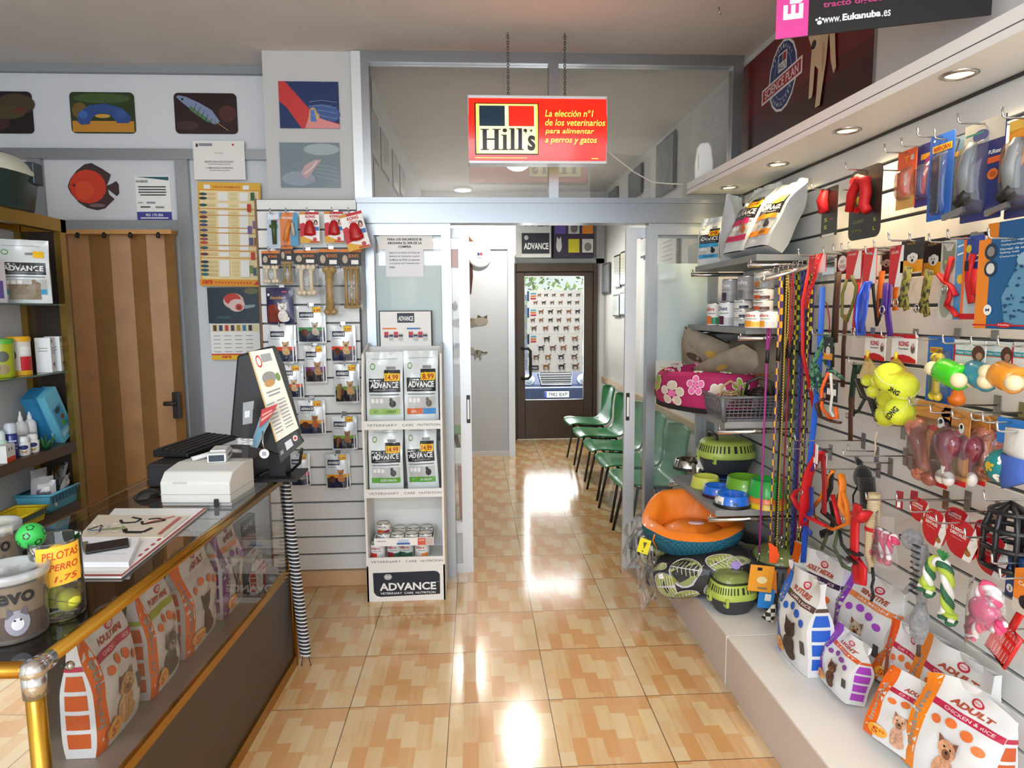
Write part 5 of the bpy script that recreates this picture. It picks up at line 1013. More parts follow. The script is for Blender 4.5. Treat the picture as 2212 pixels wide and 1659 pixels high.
# ---------------- waiting room ----------------
GC = M('1b7a3c', .33, coat=.3); LG = M('1a1715', .4)
def chair_mesh():
    prof = [(-.27, .405), (-.262, .43), (-.20, .438), (-.08, .425), (.06, .415), (.12, .43), (.16, .50), (.19, .62), (.215, .74), (.225, .79), (.232, .80)]
    def f(u, v):
        k = v*(len(prof)-1); i = min(int(k), len(prof)-2); q = k-i; y = prof[i][0]*(1-q)+prof[i+1][0]*q; z = prof[i][1]*(1-q)+prof[i+1][1]*q
        wv = .205+.025*math.sin(math.pi*min(1, v*1.4))-.10*ss(.9, 1.0, v)**2*1-.05*ss(.06, 0, v); s_ = 2*u-1
        y -= .05*abs(s_)**3*ss(.55, .8, v); z += .02*abs(s_)**3*(1-ss(.5, .65, v)); return Vector((s_*wv, y, z))
    s = MB(); s.grid(f, 12, 26, GC); return s
ch0 = None; cs = [(1226, 992, 'farthest'), (1270, 1023, 'second farthest'), (1340, 1060, 'third farthest'), (1465, 1108, 'fourth farthest'), (1620, 1160, 'nearest')]
def chair(loc, rz, label, group):
    global ch0
    if ch0 is None:
        t = thing('waiting_chair', label, 'chair', loc, rz, group); o = chair_mesh().obj('seat_shell', t, sub=1); sd = o.modifiers.new('solid', 'SOLIDIFY'); sd.thickness = .012
        for x in (-.15, .15):
            b = MB(); b.tube([(x, -.15, .41), (x*1.25, -.23, 0)], .011, LG, 8); b.obj('leg', t)
            b = MB(); b.tube([(x, .08, .405), (x*1.25, .20, 0)], .011, LG, 8); b.obj('leg', t)
        b = MB(); b.tube([(-.15, -.15, .405), (.15, -.15, .405), (.15, .08, .40), (-.15, .08, .40)], .009, LG, 6, True); b.obj('seat_frame', t); ch0 = t; return t
    r = ch0.copy(); COL.objects.link(r); r.location = loc; r.rotation_euler = (0, 0, rz); r['label'] = label; r['group'] = group
    for q in ch0.children: k = q.copy(); COL.objects.link(k); k.parent = r
    return r
ys = [6.98, 6.30, 5.66, 5.08, 4.52]
for y, n_ in zip(ys, ['green chair nearest the street door', 'second green chair from the street door', 'middle green chair of the row', 'green chair behind the sliding door', 'green chair nearest the bowls shelf']):
    chair(Vector((1.235, y, 0)), -R90+.06, n_, 'green waiting chairs')
chair(Vector((-.36, 6.5, 0)), R90, 'green chair seen through the left door pane', 'green waiting chairs')
t = thing('side_table', 'small white low table seen through the left door pane', 'table', (-.36, 5.35, 0))
b = MB(); b.box(-.26, -.3, .42, .28, .3, .445, M('dfe6e4', .3)); b.obj('table_top', t, bevel=.01)
for x, y in ((-.22, -.26), (.22, -.26), (-.22, .26), (.22, .26)): b = MB(); b.tube([(x, y, .42), (x*1.05, y*1.05, 0)], .012, M('c0603a', .4), 8); b.obj('leg', t)
# frames on the right waiting wall (faces -x), seen obliquely
def wframe(px0, py0, px1, py1, lab, fc, inner, x=1.575, nm='wall_frame', pr=None, s_=-1, g='framed papers on the waiting room wall'):
    mx, my = (px0+px1)/2, (py0+py1)/2
    a, b_, tp, bt = U(px0, my, x=x), U(px1, my, x=x), U(mx, py0, x=x), U(mx, py1, x=x)
    w_, h_ = abs(a.y-b_.y), tp.z-bt.z; ps = Vector((x, (a.y+b_.y)/2, bt.z))
    t = thing(nm, lab, 'picture frame', ps, -R90 if s_ < 0 else R90, g); k = min(.018, w_*.12)
    b = MB(); b.box(-w_/2, 0, 0, w_/2, .014, h_, M(fc, .4)); b.obj('frame', t)
    b = MB(); card(b, w_-2*k, h_-2*k, M(inner, .25), pr or (lines(.2, .8, (.8, .7, .6, .5, .4, .3), INKL, .008)), .003, -.004); o = b.obj('print', t); o.location.z = k
    return t
wframe(1300, 569, 1316, 634, 'plain grey frame nearest the street door', '55585c', '8a9096', pr=[])
wframe(1326, 551, 1339, 620, 'black framed paper, upper left of the four', '1c1c1c', 'c8cfc4')
wframe(1340, 543, 1352, 614, 'black framed paper, upper right of the four', '1c1c1c', 'd8d4c4')
wframe(1324, 636, 1338, 684, 'black framed paper, lower left of the four', '1c1c1c', 'bccfc6')
wframe(1339, 631, 1352, 682, 'black framed paper, lower right of the four', '1c1c1c', 'c4d0dc')
wframe(1384, 510, 1404, 555, 'dark framed certificate seen through the right door', '2a2a2a', 'e6eaee')
wframe(1424, 497, 1463, 606, 'brown framed certificate behind the right pane', '7a5a36', 'e4eae6')
wframe(1486, 525, 1521, 602, 'grey board beside the brown framed certificate', '6a6e72', '7c8286', pr=[])
wframe(1417, 299, 1456, 418, 'grey picture high on the waiting wall, large', '4c5054', '6a7076', pr=[('e', .5, .5, .3, .3, M('7b8288', .4))])
wframe(1357, 364, 1385, 426, 'grey picture high on the waiting wall, middle', '4c5054', '646a6e', pr=[])
wframe(1314, 410, 1332, 440, 'grey picture high on the waiting wall, farthest', '4c5054', '646a6e', pr=[])
for i, q in enumerate(((801, 243, 818, 346), (823, 292, 840, 378), (848, 335, 860, 413), (864, 365, 875, 428))):
    wframe(*q, lab='pale framed picture over the left waiting wall, '+('nearest', 'second from the pane', 'third from the pane', 'farthest')[i], fc='2c2e30', inner='a9b3b8', x=-.622, s_=1, pr=[], g='framed pictures on the left waiting wall')
# stickers on the white board at the end: dog with disc, three cats
YW = 7.295
def sticker(name, lab, px0, py0, px1, py1, shapes):
    c, w, h = flat(px0, py0, px1, py1, YW); b = MB()
    b.prints(lambda u, v, o=0: Vector(((u-.5)*w, -o-.001, v*h)), shapes, w/h); return put(b, name, lab, 'sticker', c)
BRN, BRD = M('7a4020', .5), M('3f1f12', .5)
sticker('dog_sticker', 'brown dog sticker carrying a white disc', 958, 498, 1030, 638, [('p', [(0, .72), (.1, .82), (.55, .78), (.85, .72), (.86, .5), (.6, .42), (.3, .44), (.06, .42), (0, .5)], BRN), ('p', [(.02, .5), (.2, .5), (.24, .2), (.22, .02), (.12, .02), (.1, .2)], BRD), ('p', [(.62, .5), (.86, .55), (.88, .3), (.82, .02), (.62, .02), (.72, .25)], BRD), ('p', [(.46, .98), (.66, 1), (.86, .86), (.98, .80), (.94, .74), (.72, .74), (.5, .80)], BRN), ('p', [(.46, .99), (.42, .8), (.54, .82), (.58, .98)], BRD), ('e', .95, .78, .035, .02, DK), ('e', .74, .88, .02, .012, DK)])
c, w, h = flat(1019, 530, 1054, 575, YW-.02); X = Matrix.Rotation(R90, 4, 'X')
t = thing('flying_disc', 'white flying disc in the mouth of the dog sticker', 'flying disc', c+Vector((0, 0, h/2)))
b = MB(); b.lathe([(.001, .012), (.11, .012), (.125, .006), (.13, -.008)], M('f1f2f4', .4), 28, X=X, caps=False); b.prints(lambda u, v, o=0: Vector(((u-.5)*.09, -.0125-o, (v-.5)*.09)), [('r', .1, .0, .9, 1, M('e4e6ea', .4)), ('r', .2, .52, .48, .85, M('2a3a7a', .4)), ('r', .52, .52, .8, .85, M('b03040', .4)), ('t', 'Hills', .5, .28, .6, .22, INK)], 1); b.obj('disc', t)
CG, CG2 = M('8f8578', .6), M('4f4840', .6)
def cat(lie): return [('e', .45, .45, .38, .34, CG), ('e', .82, .55, .16, .32, M('a99f92', .6)), ('p', [(.72, .75), (.74, 1), (.84, .82)], CG2), ('p', [(.86, .8), (.96, .98), (.96, .7)], CG2), ('l', [(.2, .3), (.3, .7)], .06, CG2), ('l', [(.35, .25), (.42, .75)], .06, CG2), ('l', [(.5, .25), (.58, .7)], .06, CG2), ('e', .42, .18, .14, .16, M('c03038', .5)), ('r', .36, .16, .48, .30, WHITE)]
sticker('cat_sticker', 'tabby cat sticker lying with a red ball', 965, 680, 1056, 710, cat(1))
sticker('cat_sticker', 'kitten sticker on the left, behind the door pane', 972, 740, 998, 777, [('e', .5, .4, .4, .35, CG), ('e', .6, .8, .25, .18, CG2), ('e', .9, .25, .1, .12, RED), ('p', [(.1, .5), (.3, .95), (.4, .6)], CG2)])
sticker('cat_sticker', 'small kitten sticker with a long tail', 1014, 748, 1053, 777, [('e', .45, .5, .26, .24, CG), ('e', .14, .68, .14, .26, M('a99f92', .6)), ('l', [(.65, .6), (.8, .5), (1, .55)], .05, CG2), ('l', [(.35, .35), (.3, .05)], .06, CG), ('l', [(.58, .35), (.62, .02)], .06, CG), ('l', [(.4, .4), (.45, .7)], .05, CG2)])
sticker('cat_sticker', 'small grey cat sticker under the dog sticker', 972, 650, 992, 672, [('e', .5, .45, .35, .4, CG2), ('e', .55, .8, .2, .18, CG)])
# boxes over the street door
for i, (px0, px1, lab) in enumerate(((1114, 1190, 'white and dark food box with a cat and dog over the street door'), (1196, 1284, 'dark violet food box with coloured squares over the street door'))):
    c, w, h = flat(px0, 470, px1, 568, 8.05); c.z = 2.252; h += .02
    SQ = [('r', .28, .78, .62, .92, M('23202a', .5))]
    if i == 0: pr = [('p', [(0, 0), (.16, .0), (.16, .5), (.0, .6)], M('c9cccc', .5)), ('r', .17, .08, .96, .52, NAVY), ('t', 'ADVANCE', .58, .24, .7, .14, WHITE, {'bold': .03}), ('e', .3, .42, .06, .05, M('b9bcbc', .5)), ('p', [(.78, 1), (1, 1), (1, .84)], M('c8452a', .5))]+standing(.4, .76, .24, w/h, '15151a')+[('p', [(.62, .66), (.64, .86), (.70, .9), (.76, .84), (.80, .66)], DK), ('l', [(.8, .68), (.95, .67)], .01, DK)]; m = M('d8dada', .5)
    else:
        m = M('2c1f3a', .4); pr = [('t', 'ADVANCE', .62, .93, .62, .1, M('d8d4dc', .5))]
        for x, y, cc in ((.02, .5, '5a4a9a'), (.36, .5, 'c9c9c6'), (.70, .5, 'd9862a'), (.36, .1, 'c9c422'), (.70, .1, 'd6d4d0')): pr += [('r', x, y, x+.27, y+.29, M(cc, .5))]
        pr += [('e', .5, .62, .09, .1, M('6a6462', .5)), ('e', .84, .22, .09, .09, M('7a7672', .5)), ('e', .13, .25, .07, .14, M('c8c8c6', .5)), ('p', [(.07, .34), (.08, .44), (.13, .38)], M('c8c8c6', .5)), ('p', [(.13, .38), (.18, .44), (.19, .34)], M('c8c8c6', .5))]
    b = MB(); b.box(-w/2, 0, 0, w/2, .17, h, m); b.prints(lambda u, v, o=0: Vector(((u-.5)*w, -o, v*h)), pr, w/h); put(b, 'food_carton', lab, 'box', c)
# breed chart on the street door
def chart(a):
    r = []
    for y in (.79, .47): r.append(('r', .01, y-.001, .99, y+.001, INKL))
    for y, c1 in ((.93, '2a4a7a'), (.73, '2a4a7a'), (.41, '1d2a4a')): r += [('r', .0, y-.06, .035, y+.06, M(c1, .5)), ('r', .06, y+.02, .16, y+.04, M('5ab0c8', .5)), ('r', .06, y-.01, .16, y+.01, M('e07a2a', .5)), ('r', .06, y-.04, .16, y-.02, M('c0304a', .5))]
    rows = ((.94, [.22, .34, .48, .63, .77, .92], .045), (.85, [.15, .3, .45, .6, .76, .9], .05), (.74, [.25, .42, .58, .75, .91], .06), (.64, [.1, .25, .42, .57, .75, .9], .055), (.54, [.12, .33, .52, .70, .89], .065), (.41, [.35, .62, .86], .075), (.30, [.25, .46, .65, .87], .075), (.19, [.16, .37, .61, .85], .075), (.07, [.34, .62, .87], .085))
    cc = ['8a5a3a', '3a302c', '6a4a3a', '9a8a7a', 'a0603a', '2c2826', '7a4a2a', 'b09a80']; k = 0
    for y, xs_, s_ in rows:
        for x in xs_: r += standing(x, y, s_, a, cc[(k*5+k//3) % 8]); k += 1
    r += [('r', .02, .035, .20, .09, NAVY), ('t', 'ADVANCE', .11, .06, .14, .025, WHITE)]
    return r
pic(1139, 627, 1258, 804, 8.20, 'breed_chart', 'white dog breed chart on the glass of the street door', 'poster', M('eef0f2', .6), chart, .002)
put(MB().box(-.03, -.012, -.035, .03, 0, .035, M('e6e6e2', .4)), 'light_switch', 'small white light switch by the street door', 'switch', U(1296, 727, x=1.598), -R90)
# ======================= over the canopy =======================
# big red poster on the right wall
c0 = WR(1600, 200, -.022); y1 = WR(1888, 100, -.022).y; z1 = WR(1600, 152, -.022).z; zb = 2.30
w = c0.y-y1; h = z1-zb
def sp(a):
    W_ = WHITE; R_ = M('a81c24', .35); N_ = M('1f3470', .35); CR = M('d9c3a0', .4); CR2 = M('e0ccaa', .4)
    cx, cy = .404, .70
    r = [('r', 0, .55, 1, 1, M('6a1418', .35)), ('r', 0, .45, 1, .55, M('521014', .35)), ('e', cx, cy, .118, .245, W_), ('e', cx, cy, .109, .228, N_), ('e', cx, cy, .075, .165, M('8a9ac0', .4)), ('e', cx, cy, .070, .155, N_)]
    r += [('p', [(.225, .585), (.562, .62), (.562, .735), (.225, .695)], W_), ('p', [(.235, .60), (.552, .635), (.552, .72), (.235, .683)], R_), ('t', 'SCIENCE PLAN', .394, .66, .28, .062, W_, {'rot': 3, 'bold': .01})]
    r += [('r', .368, .735, .44, .86, W_), ('r', .374, .795, .402, .85, N_), ('r', .406, .795, .434, .85, R_), ('t', "HILL'S", .404, .765, .06, .04, DK)]
    for i, ch in enumerate('VETERINARY'): q = math.radians(145-i*12.2); r.append(('t', ch, cx+.092*math.cos(q), cy+.195*math.sin(q), .0095, .027, W_, {'rot': math.degrees(q)-90}))
    for i, ch in enumerate('FORMULATED'): q = math.radians(215+i*12.2); r.append(('t', ch, cx+.092*math.cos(q), cy+.195*math.sin(q), .0095, .027, W_, {'rot': math.degrees(q)+90}))
    dx = lambda pl: [(x, y) for x, y in pl]
    r += [('p', dx([(.615, .92), (.62, .99), (.70, 1), (.76, .98), (.775, .86), (.79, .62), (.80, .50), (.785, .47), (.765, .56), (.752, .70), (.745, .74), (.735, .58), (.715, .42), (.705, .33), (.672, .33), (.68, .42), (.685, .56), (.66, .60), (.655, .46), (.648, .41), (.625, .41), (.628, .55), (.635, .72), (.625, .84)]), CR),
          ('p', dx([(.60, .92), (.61, .80), (.635, .72), (.665, .69), (.69, .75), (.70, .86), (.695, 1), (.61, 1)]), CR2), ('e', .648, .735, .017, .028, DK), ('e', .625, .86, .007, .012, DK), ('e', .672, .86, .007, .012, DK), ('e', .715, .62, .010, .09, M('c4a67c', .4))]
    return r
b = MB(); b.box(-w/2, 0, 0, w/2, .004, h, M('3a1014', .3)); b.prints(lambda u, v, o=0: Vector(((u-.5)*w, -o, v*h)), sp(w/h), w/h); b.box(w/2, -.002, 0, w/2+.006, .006, h, STEEL)
put(b, 'wall_poster', 'dark red poster with a round blue emblem and a walking dog', 'poster', (1.594, (c0.y+y1)/2, zb), -R90)
# pink and black hanging board
A_ = U(1675, 85, y=2.20); B_ = Vector((1.57, 0, 0)); d_ = Vector((1, -.356, 0)).normalized(); Lb = .60; ang = math.atan2(d_.y, d_.x); hb = .46
b = MB(); b.box(0, 0, 0, Lb, .006, hb, M('141013', .3)); b.prints(lambda u, v, o=0: Vector((Lb*u, -o, hb*v)), [('r', 0, 0, .16, 1, M('e0409a', .35)), ('t', 'Eukanuba', .085, .52, .80*hb/Lb, .13, WHITE, {'rot': 90, 'bold': .04}), ('t', 'tracto digestivo', .40, .185, .34, .052, M('c03a7a', .4), {'bold': .02}), ('t', 'de su perro', .33, .27, .2, .05, WHITE), ('t', 'www.', .275, .085, .085, .035, WHITE), ('t', 'Eukanuba', .415, .092, .18, .045, WHITE, {'bold': .04}), ('t', '.es', .53, .085, .04, .04, WHITE), ('e', .215, .075, .012, .014, WHITE), ('e', .20, .095, .006, .008, WHITE), ('e', .215, .103, .006, .008, WHITE), ('e', .23, .095, .006, .008, WHITE), ('e', .92, .25, .04, .03, M('d9cdb4', .5)), ('e', .86, .235, .02, .025, M('d9cdb4', .5))], Lb/hb)
for x in (.08, Lb-.08): b.tube([(x, .003, hb), (x, .003, 3.06-A_.z)], .0015, STEEL, 5)
put(b, 'hanging_board', 'black and pink board hanging over the canopy', 'hanging sign', A_, ang)
# white dispenser and corner strip on the canopy
pd = U(1520, 395, y=3.80); t = thing('air_freshener', 'white plastic air freshener standing on the canopy', 'air freshener', (pd.x, 3.80, CZ+.067), -.3)
b = MB(); b.prism([(-.05, 0), (.05, 0), (.052, .08), (.04, .17), (.025, .20), (-.025, .20), (-.043, .17), (-.054, .08)], -.03, .03, M('e8ebe6', .4)); b.obj('casing', t, bevel=.012, seg=3)
b = MB(); b.box(-.035, -.033, .05, -.03, -.028, .14, M('b9bdb8', .5)); b.obj('seam', t)
put(MB().tube([(0, 0, 0), (0, 0, -.02), (.01, 0, -.035)], .003, STEEL, 6), 'ceiling_hook', 'bare small hook in the ceiling', 'hook', U(1553, 15, z=3.06))
# ======================= goods on the slatted wall =======================
def tex(c1, c2, sx, sz, kind='checker', rough=.6):
    """two-colour woven or braided cord"""
    m = bpy.data.materials.new('woven_cord'); m.use_nodes = True; nt = m.node_tree; b = nt.nodes['Principled BSDF']; b.inputs['Roughness'].default_value = rough
    tc = nt.nodes.new('ShaderNodeTexCoord'); mp = nt.nodes.new('ShaderNodeMapping'); mp.inputs['Scale'].default_value = (sx, sx, sz); nt.links.new(tc.outputs['Object'], mp.inputs[0])
    if kind == 'checker':
        n = nt.nodes.new('ShaderNodeTexChecker'); n.inputs['Scale'].default_value = 1; n.inputs[1].default_value = (*lin(c1), 1); n.inputs[2].default_value = (*lin(c2), 1); nt.links.new(mp.outputs[0], n.inputs[0]); nt.links.new(n.outputs[0], b.inputs['Base Color'])
    else:
        n = nt.nodes.new('ShaderNodeTexWave') if kind == 'wave' else nt.nodes.new('ShaderNodeTexNoise'); n.inputs['Scale'].default_value = 1
        if kind == 'wave': n.bands_direction = 'DIAGONAL'
        nt.links.new(mp.outputs[0], n.inputs[0]); cr = nt.nodes.new('ShaderNodeValToRGB'); cr.color_ramp.interpolation = 'CONSTANT'
        cr.color_ramp.elements[0].color = (*lin(c1), 1); cr.color_ramp.elements[1].position = .5; cr.color_ramp.elements[1].color = (*lin(c2), 1)
        nt.links.new(n.outputs[0] if kind == 'wave' else n.outputs[0], cr.inputs[0]); nt.links.new(cr.outputs[0], b.inputs['Base Color'])
    return m
WALLG = {'top': 'grooming packs in the top row', 'col': 'collars and harnesses in the second row', 'toy': 'toy packs in the middle rows', 'rope': 'rope toys in the low row'}
HK = set()
def hk(p, d, lab, up=.012): hook(Vector((XW-d, p.y, p.z+up)), d+.08, lab, 'R')
def rcard(px, nm, lab, cat, mat, pr, d=.10, g=None, fn=None, th=.003, rad=.004, hookit=True, tw=0, w=None, h=None, part='card'):
    c, w0, h0 = span(*px, d=d); w = w or w0; h = h or h0
    t = thing(nm, lab, cat, c, -R90+tw, g); b = card(MB(), w, h, mat, pr(w/h) if callable(pr) else pr, th, rad=rad); b.obj(part, t)
    if fn: fn(t, w, h)
    if hookit: hk(Vector((c.x, c.y, c.z+h-.012)), d, lab, 0)
    return t, w, h
def blister(t, w, h, x0, z0, x1, z1, dp=.03):
    b = MB(); cx, cz, a, c_ = (x0+x1)/2*w-w/2, (z0+z1)/2*h, (x1-x0)*w/2, (z1-z0)*h/2
    b.grid(lambda u, v: Vector((cx+a*(2*u-1), -dp*(max(0, (1-(2*u-1)**4)*(1-(2*v-1)**4))**.5), cz+c_*(2*v-1))), 10, 10, BLIST); b.obj('blister', t)
# --- top row ---
RG = M('c4161c', .6, noise=.05, nscale=60)
def glove1(t, w, h):
    b = MB(); b.tube([(-w*.15, -.012, h*.5), (-w*.2, -.02, h*.75), (-w*.1, -.016, h*.95)], [.020, .022, .014], RG, 10); b.obj('glove', t)
rcard((1775, 405, 1808, 510), 'grooming_glove_pack', 'small red glove on a dark card beside the food bags', 'glove pack', M('20221f', .4), [('t', 'S', .3, .35, .2, .08, M('a9c23a', .5)), ('t', 'S', .3, .2, .2, .08, M('a9c23a', .5)), ('r', .55, .33, .8, .36, M('8a3a3a', .5)), ('r', .1, .0, .9, .05, M('c9cdd0', .4))], .13, WALLG['top'], glove1)
def glove2(t, w, h):
    b = MB(); b.tube([(-w*.32, -.02, h*.42), (-w*.22, -.024, h*.66), (w*.0, -.026, h*.84), (w*.2, -.026, h*.78), (w*.22, -.024, h*.62), (w*.16, -.022, h*.46), (w*.26, -.02, h*.36)], [.016, .019, .02, .021, .02, .02, .017], RG, 10); b.obj('glove', t)
t, w, h = rcard((1835, 362, 1903, 515), 'grooming_glove_pack', 'large curved red glove on a black card lettered in green', 'glove pack', M('20221f', .4), [('t', 'CLASSIC', .33, .26, .36, .045, M('7f8a5a', .5)), ('t', 'S', .84, .24, .08, .05, M('c2c23a', .5)), ('t', 'L', .84, .12, .08, .05, M('c2c23a', .5)), ('t', 'S M L', .3, .13, .3, .04, M('8a9a3a', .5)), ('e', .3, .56, .05, .06, M('a9c23a', .5)), ('e', .3, .43, .14, .05, RED), ('e', .1, .87, .12, .05, RED)], .13, WALLG['top'], glove2, rad=.03)
rcard((1938, 325, 1977, 450), 'grooming_tool_pack', 'orange fading card with a small red tool', 'grooming pack', M('d95a30', .4), [('r', 0, 0, 1, .2, M('d0a25a', .5)), ('r', 0, .2, 1, .35, M('d07a45', .5)), ('t', 'T', .5, .83, .25, .12, M('f0a020', .4)), ('e', .8, .85, .1, .05, M('c9b0a0', .5)), ('e', .5, .35, .28, .12, M('c43a22', .4)), ('l', [(.5, .4), (.55, .62)], .04, M('b0a090', .4))], .14, WALLG['top'], lambda t, w, h: blister(t, w, h, .15, .15, .85, .7))
rcard((1978, 312, 2011, 445), 'grooming_tool_pack', 'violet card with a pink clipper tool', 'grooming pack', M('3a3f8a', .4), [('r', .3, .75, 1, .84, M('e0a030', .4)), ('p', [(.4, .3), (.6, .75), (.9, .8), (.8, .5)], M('a03a7a', .4)), ('l', [(.55, .2), (.62, .5)], .04, M('d04a5a', .4)), ('l', [(.55, .5), (.8, .6)], .03, M('c9c0c8', .3))], .12, WALLG['top'], lambda t, w, h: blister(t, w, h, .3, .1, .9, .7))
def comb(t, w, h):
    b = MB(); b.box(-.002, -.006, h*.08, .004, -.002, h*.76, STEEL); b.obj('comb_spine', t)
    b = MB()
    for i in range(34): z = h*(.1+.0195*i); b.box(-w*.34, -.006, z, 0, -.004, z+h*.008, M('3f4648', .3, .8))
    b.obj('comb_teeth', t); blister(t, w, h, .2, .06, .75, .8, .016)
rcard((2006, 291, 2056, 474), 'comb_pack', 'bright blue card with a long metal comb', 'comb pack', M('1f63c4', .35), [('r', .12, .80, .95, .88, M('e6b422', .4)), ('t', 'BISECAN', .53, .84, .7, .05, M('a3242a', .4), {'bold': .03}), ('e', .2, .94, .05, .015, PAPER), ('t', 'PROFESSIONAL', .6, .77, .4, .015, PAPER)], .16, WALLG['top'], comb)
rcard((2056, 296, 2080, 470), 'comb_pack', 'second blue comb card with a grey metal comb, partly hidden', 'comb pack', M('50647a', .35), [('r', .1, .76, .9, .82, M('a8863a', .4)), ('r', .4, .08, .6, .72, STEEL)], .12, WALLG['top'])
def furstar(t, w, h):
    b = MB(); b.tube([(-w*.1, -.03, h*.28), (-w*.12, -.034, h*.5), (-w*.08, -.03, h*.68), (-w*.06, -.024, h*.78)], [.019, .021, .018, .011], M('777c80', .35), 12); b.obj('handle', t)
    b = MB(); b.tube([(-w*.28, -.03, h*.20), (w*.0, -.03, h*.28)], .022, BLACK, 8, flat=(1, .8)); b.obj('tool_head', t)
    b = MB(); b.box(-w*.62, -.04, h*.10, -w*.05, -.03, h*.16, STEEL, Matrix.Rotation(-.16, 4, 'Y')); b.obj('comb_edge', t); blister(t, w, h, .05, .08, .62, .82, .045)
NV = M('2c3470', .35)
rcard((2080, 262, 2166, 475), 'deshedding_tool_pack', 'navy card with a grey trimming tool and orange star', 'grooming pack', NV, [('r', 0, .78, 1, 1, M('c9c8bc', .4)), ('p', [(0, .2), (0, .8), (.35, .8), (.28, .5)], M('b5b2a8', .4)), ('e', .42, .86, .2, .06, M('4a5a8a', .4)), ('t', 'FURstar', .8, .66, .3, .04, PAPER, {'bold': .02}), ('r', .64, .55, .94, .61, M('e0622a', .4)), ('e', .78, .44, .13, .055, M('d9702a', .4)), ('e', .78, .44, .08, .03, M('b5561e', .4)), ('r', .05, .88, .5, .9, M('3a8a7a', .4)), ('e', .82, .07, .12, .03, M('c9333f', .4)), ('t', 'Nobby', .82, .07, .16, .03, PAPER)], .17, WALLG['top'], furstar)
rcard((2176, 250, 2270, 465), 'deshedding_tool_pack', 'navy and orange card with a grey tool at the photo edge', 'grooming pack', M('3a3a66', .35), [('p', [(0, .35), (0, .95), (.4, 1), (.5, .6)], M('e0922a', .4)), ('r', 0, .9, 1, 1, M('d9b04a', .4))], .15, WALLG['top'], furstar)
# --- second row: collars, leads and harnesses ---
def strap(t, nm, pts, w, th, mat, n=8): b = MB(); b.tube(pts, 1, mat, n, flat=(w/2, th/2)); return b.obj(nm, t)
def ring(t, c, r, nm='ring', th=.0025, mat=None): b = MB(); b.tube([(c[0]+r*math.cos(q), c[1], c[2]+r*math.sin(q)) for q in [i*.6283 for i in range(10)]], th, mat or CHROME, 6, True); return b.obj(nm, t)
def collar(px, lab, cardc, cardpr, ch, sm, path, d=.13, sw=.02, g=WALLG['col'], cat='collar pack', name='dog_collar', extra=None, hookit=True, th=.006):
    """hang card over a strap; path in shares of the box"""
    c, w, h = span(*px, d=d); t = thing(name, lab, cat, c, -R90, g)
    if cardc:
        b = MB(); z0 = h*(1-ch); b.box(-w/2, 0, z0, w/2, .002, h, M(cardc, .4)); b.prints(lambda u, v, o=0: Vector(((u-.5)*w, -o, z0+(h-z0)*v)), cardpr, w/(h-z0)); b.obj('hang_card', t)
    for k, pl in enumerate(path if isinstance(path[0], list) else [path]):
        strap(t, 'strap', [((x-.5)*w, -.012-.008*k-.004*math.sin(i), z*h) for i, (x, z) in enumerate(pl)], sw*1.35, max(th, .010), sm if not isinstance(sm, list) else sm[k % len(sm)])
    if extra: extra(t, w, h)
    if hookit: hk(Vector((c.x, c.y, c.z+h-.01)), d, lab, 0)
    return t, w, h
RS, BS, BKS, BRS = M('cf1a22', .5), M('2348b8', .5), M('1a1a1c', .55), M('4a2a1c', .5, noise=.06)
CAMO = tex('3a3a22', '8a8438', 90, 70, 'noise'); GRN = tex('1f4a3a', '5f9a78', 60, 60, 'noise')
RC = [('p', [(.45, 0), (.85, 1), (1, 1), (1, 0)], PAPER), ('t', 'COLLARES', .4, .85, .5, .06, PAPER)]
def dogface(u, v, s, asp, c='e6e2da'): return [('e', u, v, s/asp*1.1, s, M(c, .5)), ('e', u-s/asp, v+.1*s, s*.35/asp, s*.6, M(c, .5)), ('e', u+s/asp, v+.1*s, s*.35/asp, s*.6, M(c, .5)), ('e', u, v-.45*s, s*.3/asp, s*.3, DK), ('e', u-.35*s/asp, v+.15*s, s*.13/asp, s*.13, DK), ('e', u+.35*s/asp, v+.15*s, s*.13/asp, s*.13, DK)]
def studs(t, w, h):
    b = MB()
    for i in range(9): b.ell((w*(.32-.06*i), -.02, h*(.9-.085*i)), .003, .003, .003, STEEL, 6, 4)
    b.obj('studs', t)
collar((1746, 549, 1782, 665), 'red studded collar hanging first beside the leads', 'd8262c', RC, .35, RS, [(.72, .98), (.62, .6), (.3, .3), (.08, .0)], .20, .024, extra=studs)
collar((1804, 545, 1830, 740), 'black and brown strap under a card with a white shield', '1c1a1a', [('e', .5, .45, .42, .4, M('b5262a', .4)), ('e', .5, .48, .38, .36, PAPER), ('t', 'EXT', .5, .56, .3, .13, INK), ('t', 'DOG', .5, .34, .5, .15, M('a3262a', .5), {'bold': .02})], .24, [BKS, BRS], [[(.35, .78), (.33, .4), (.32, .04)], [(.68, .78), (.7, .4), (.72, .0)]], .16, .022)
collar((1826, 540, 1858, 698), 'olive rope slip lead looped under a red card', 'd8262c', RC, .4, M('6a6a2a', .6), [(.3, .6), (.1, .4), (.15, .1), (.45, .02), (.85, .35), (.9, .5), (.55, .64)], .20, .010, th=.010)
collar((1846, 538, 1872, 720), 'bright red collar with a metal clip under a red card', 'd8262c', RC, .42, RS, [(.5, .6), (.55, .3), (.5, .1), (.45, .02)], .17, .022, extra=lambda t, w, h: ring(t, (0, -.02, .01), .012))
collar((1862, 536, 1890, 728), 'shiny blue collar under a red and white card', 'd8262c', RC, .40, M('2b4fc4', .25, coat=.5), [[(.75, .62), (.3, .45), (.25, .2), (.4, .02)], [(.8, .6), (.75, .3), (.5, .05)]], .20, .030)
collar((1890, 545, 1914, 712), 'black stiff cord loop beside the orange collar', None, [], 0, BKS, [(.1, .98), (.2, .55), (.75, .05), (.95, .2), (.8, .4)], .18, .008, th=.008, hookit=False)
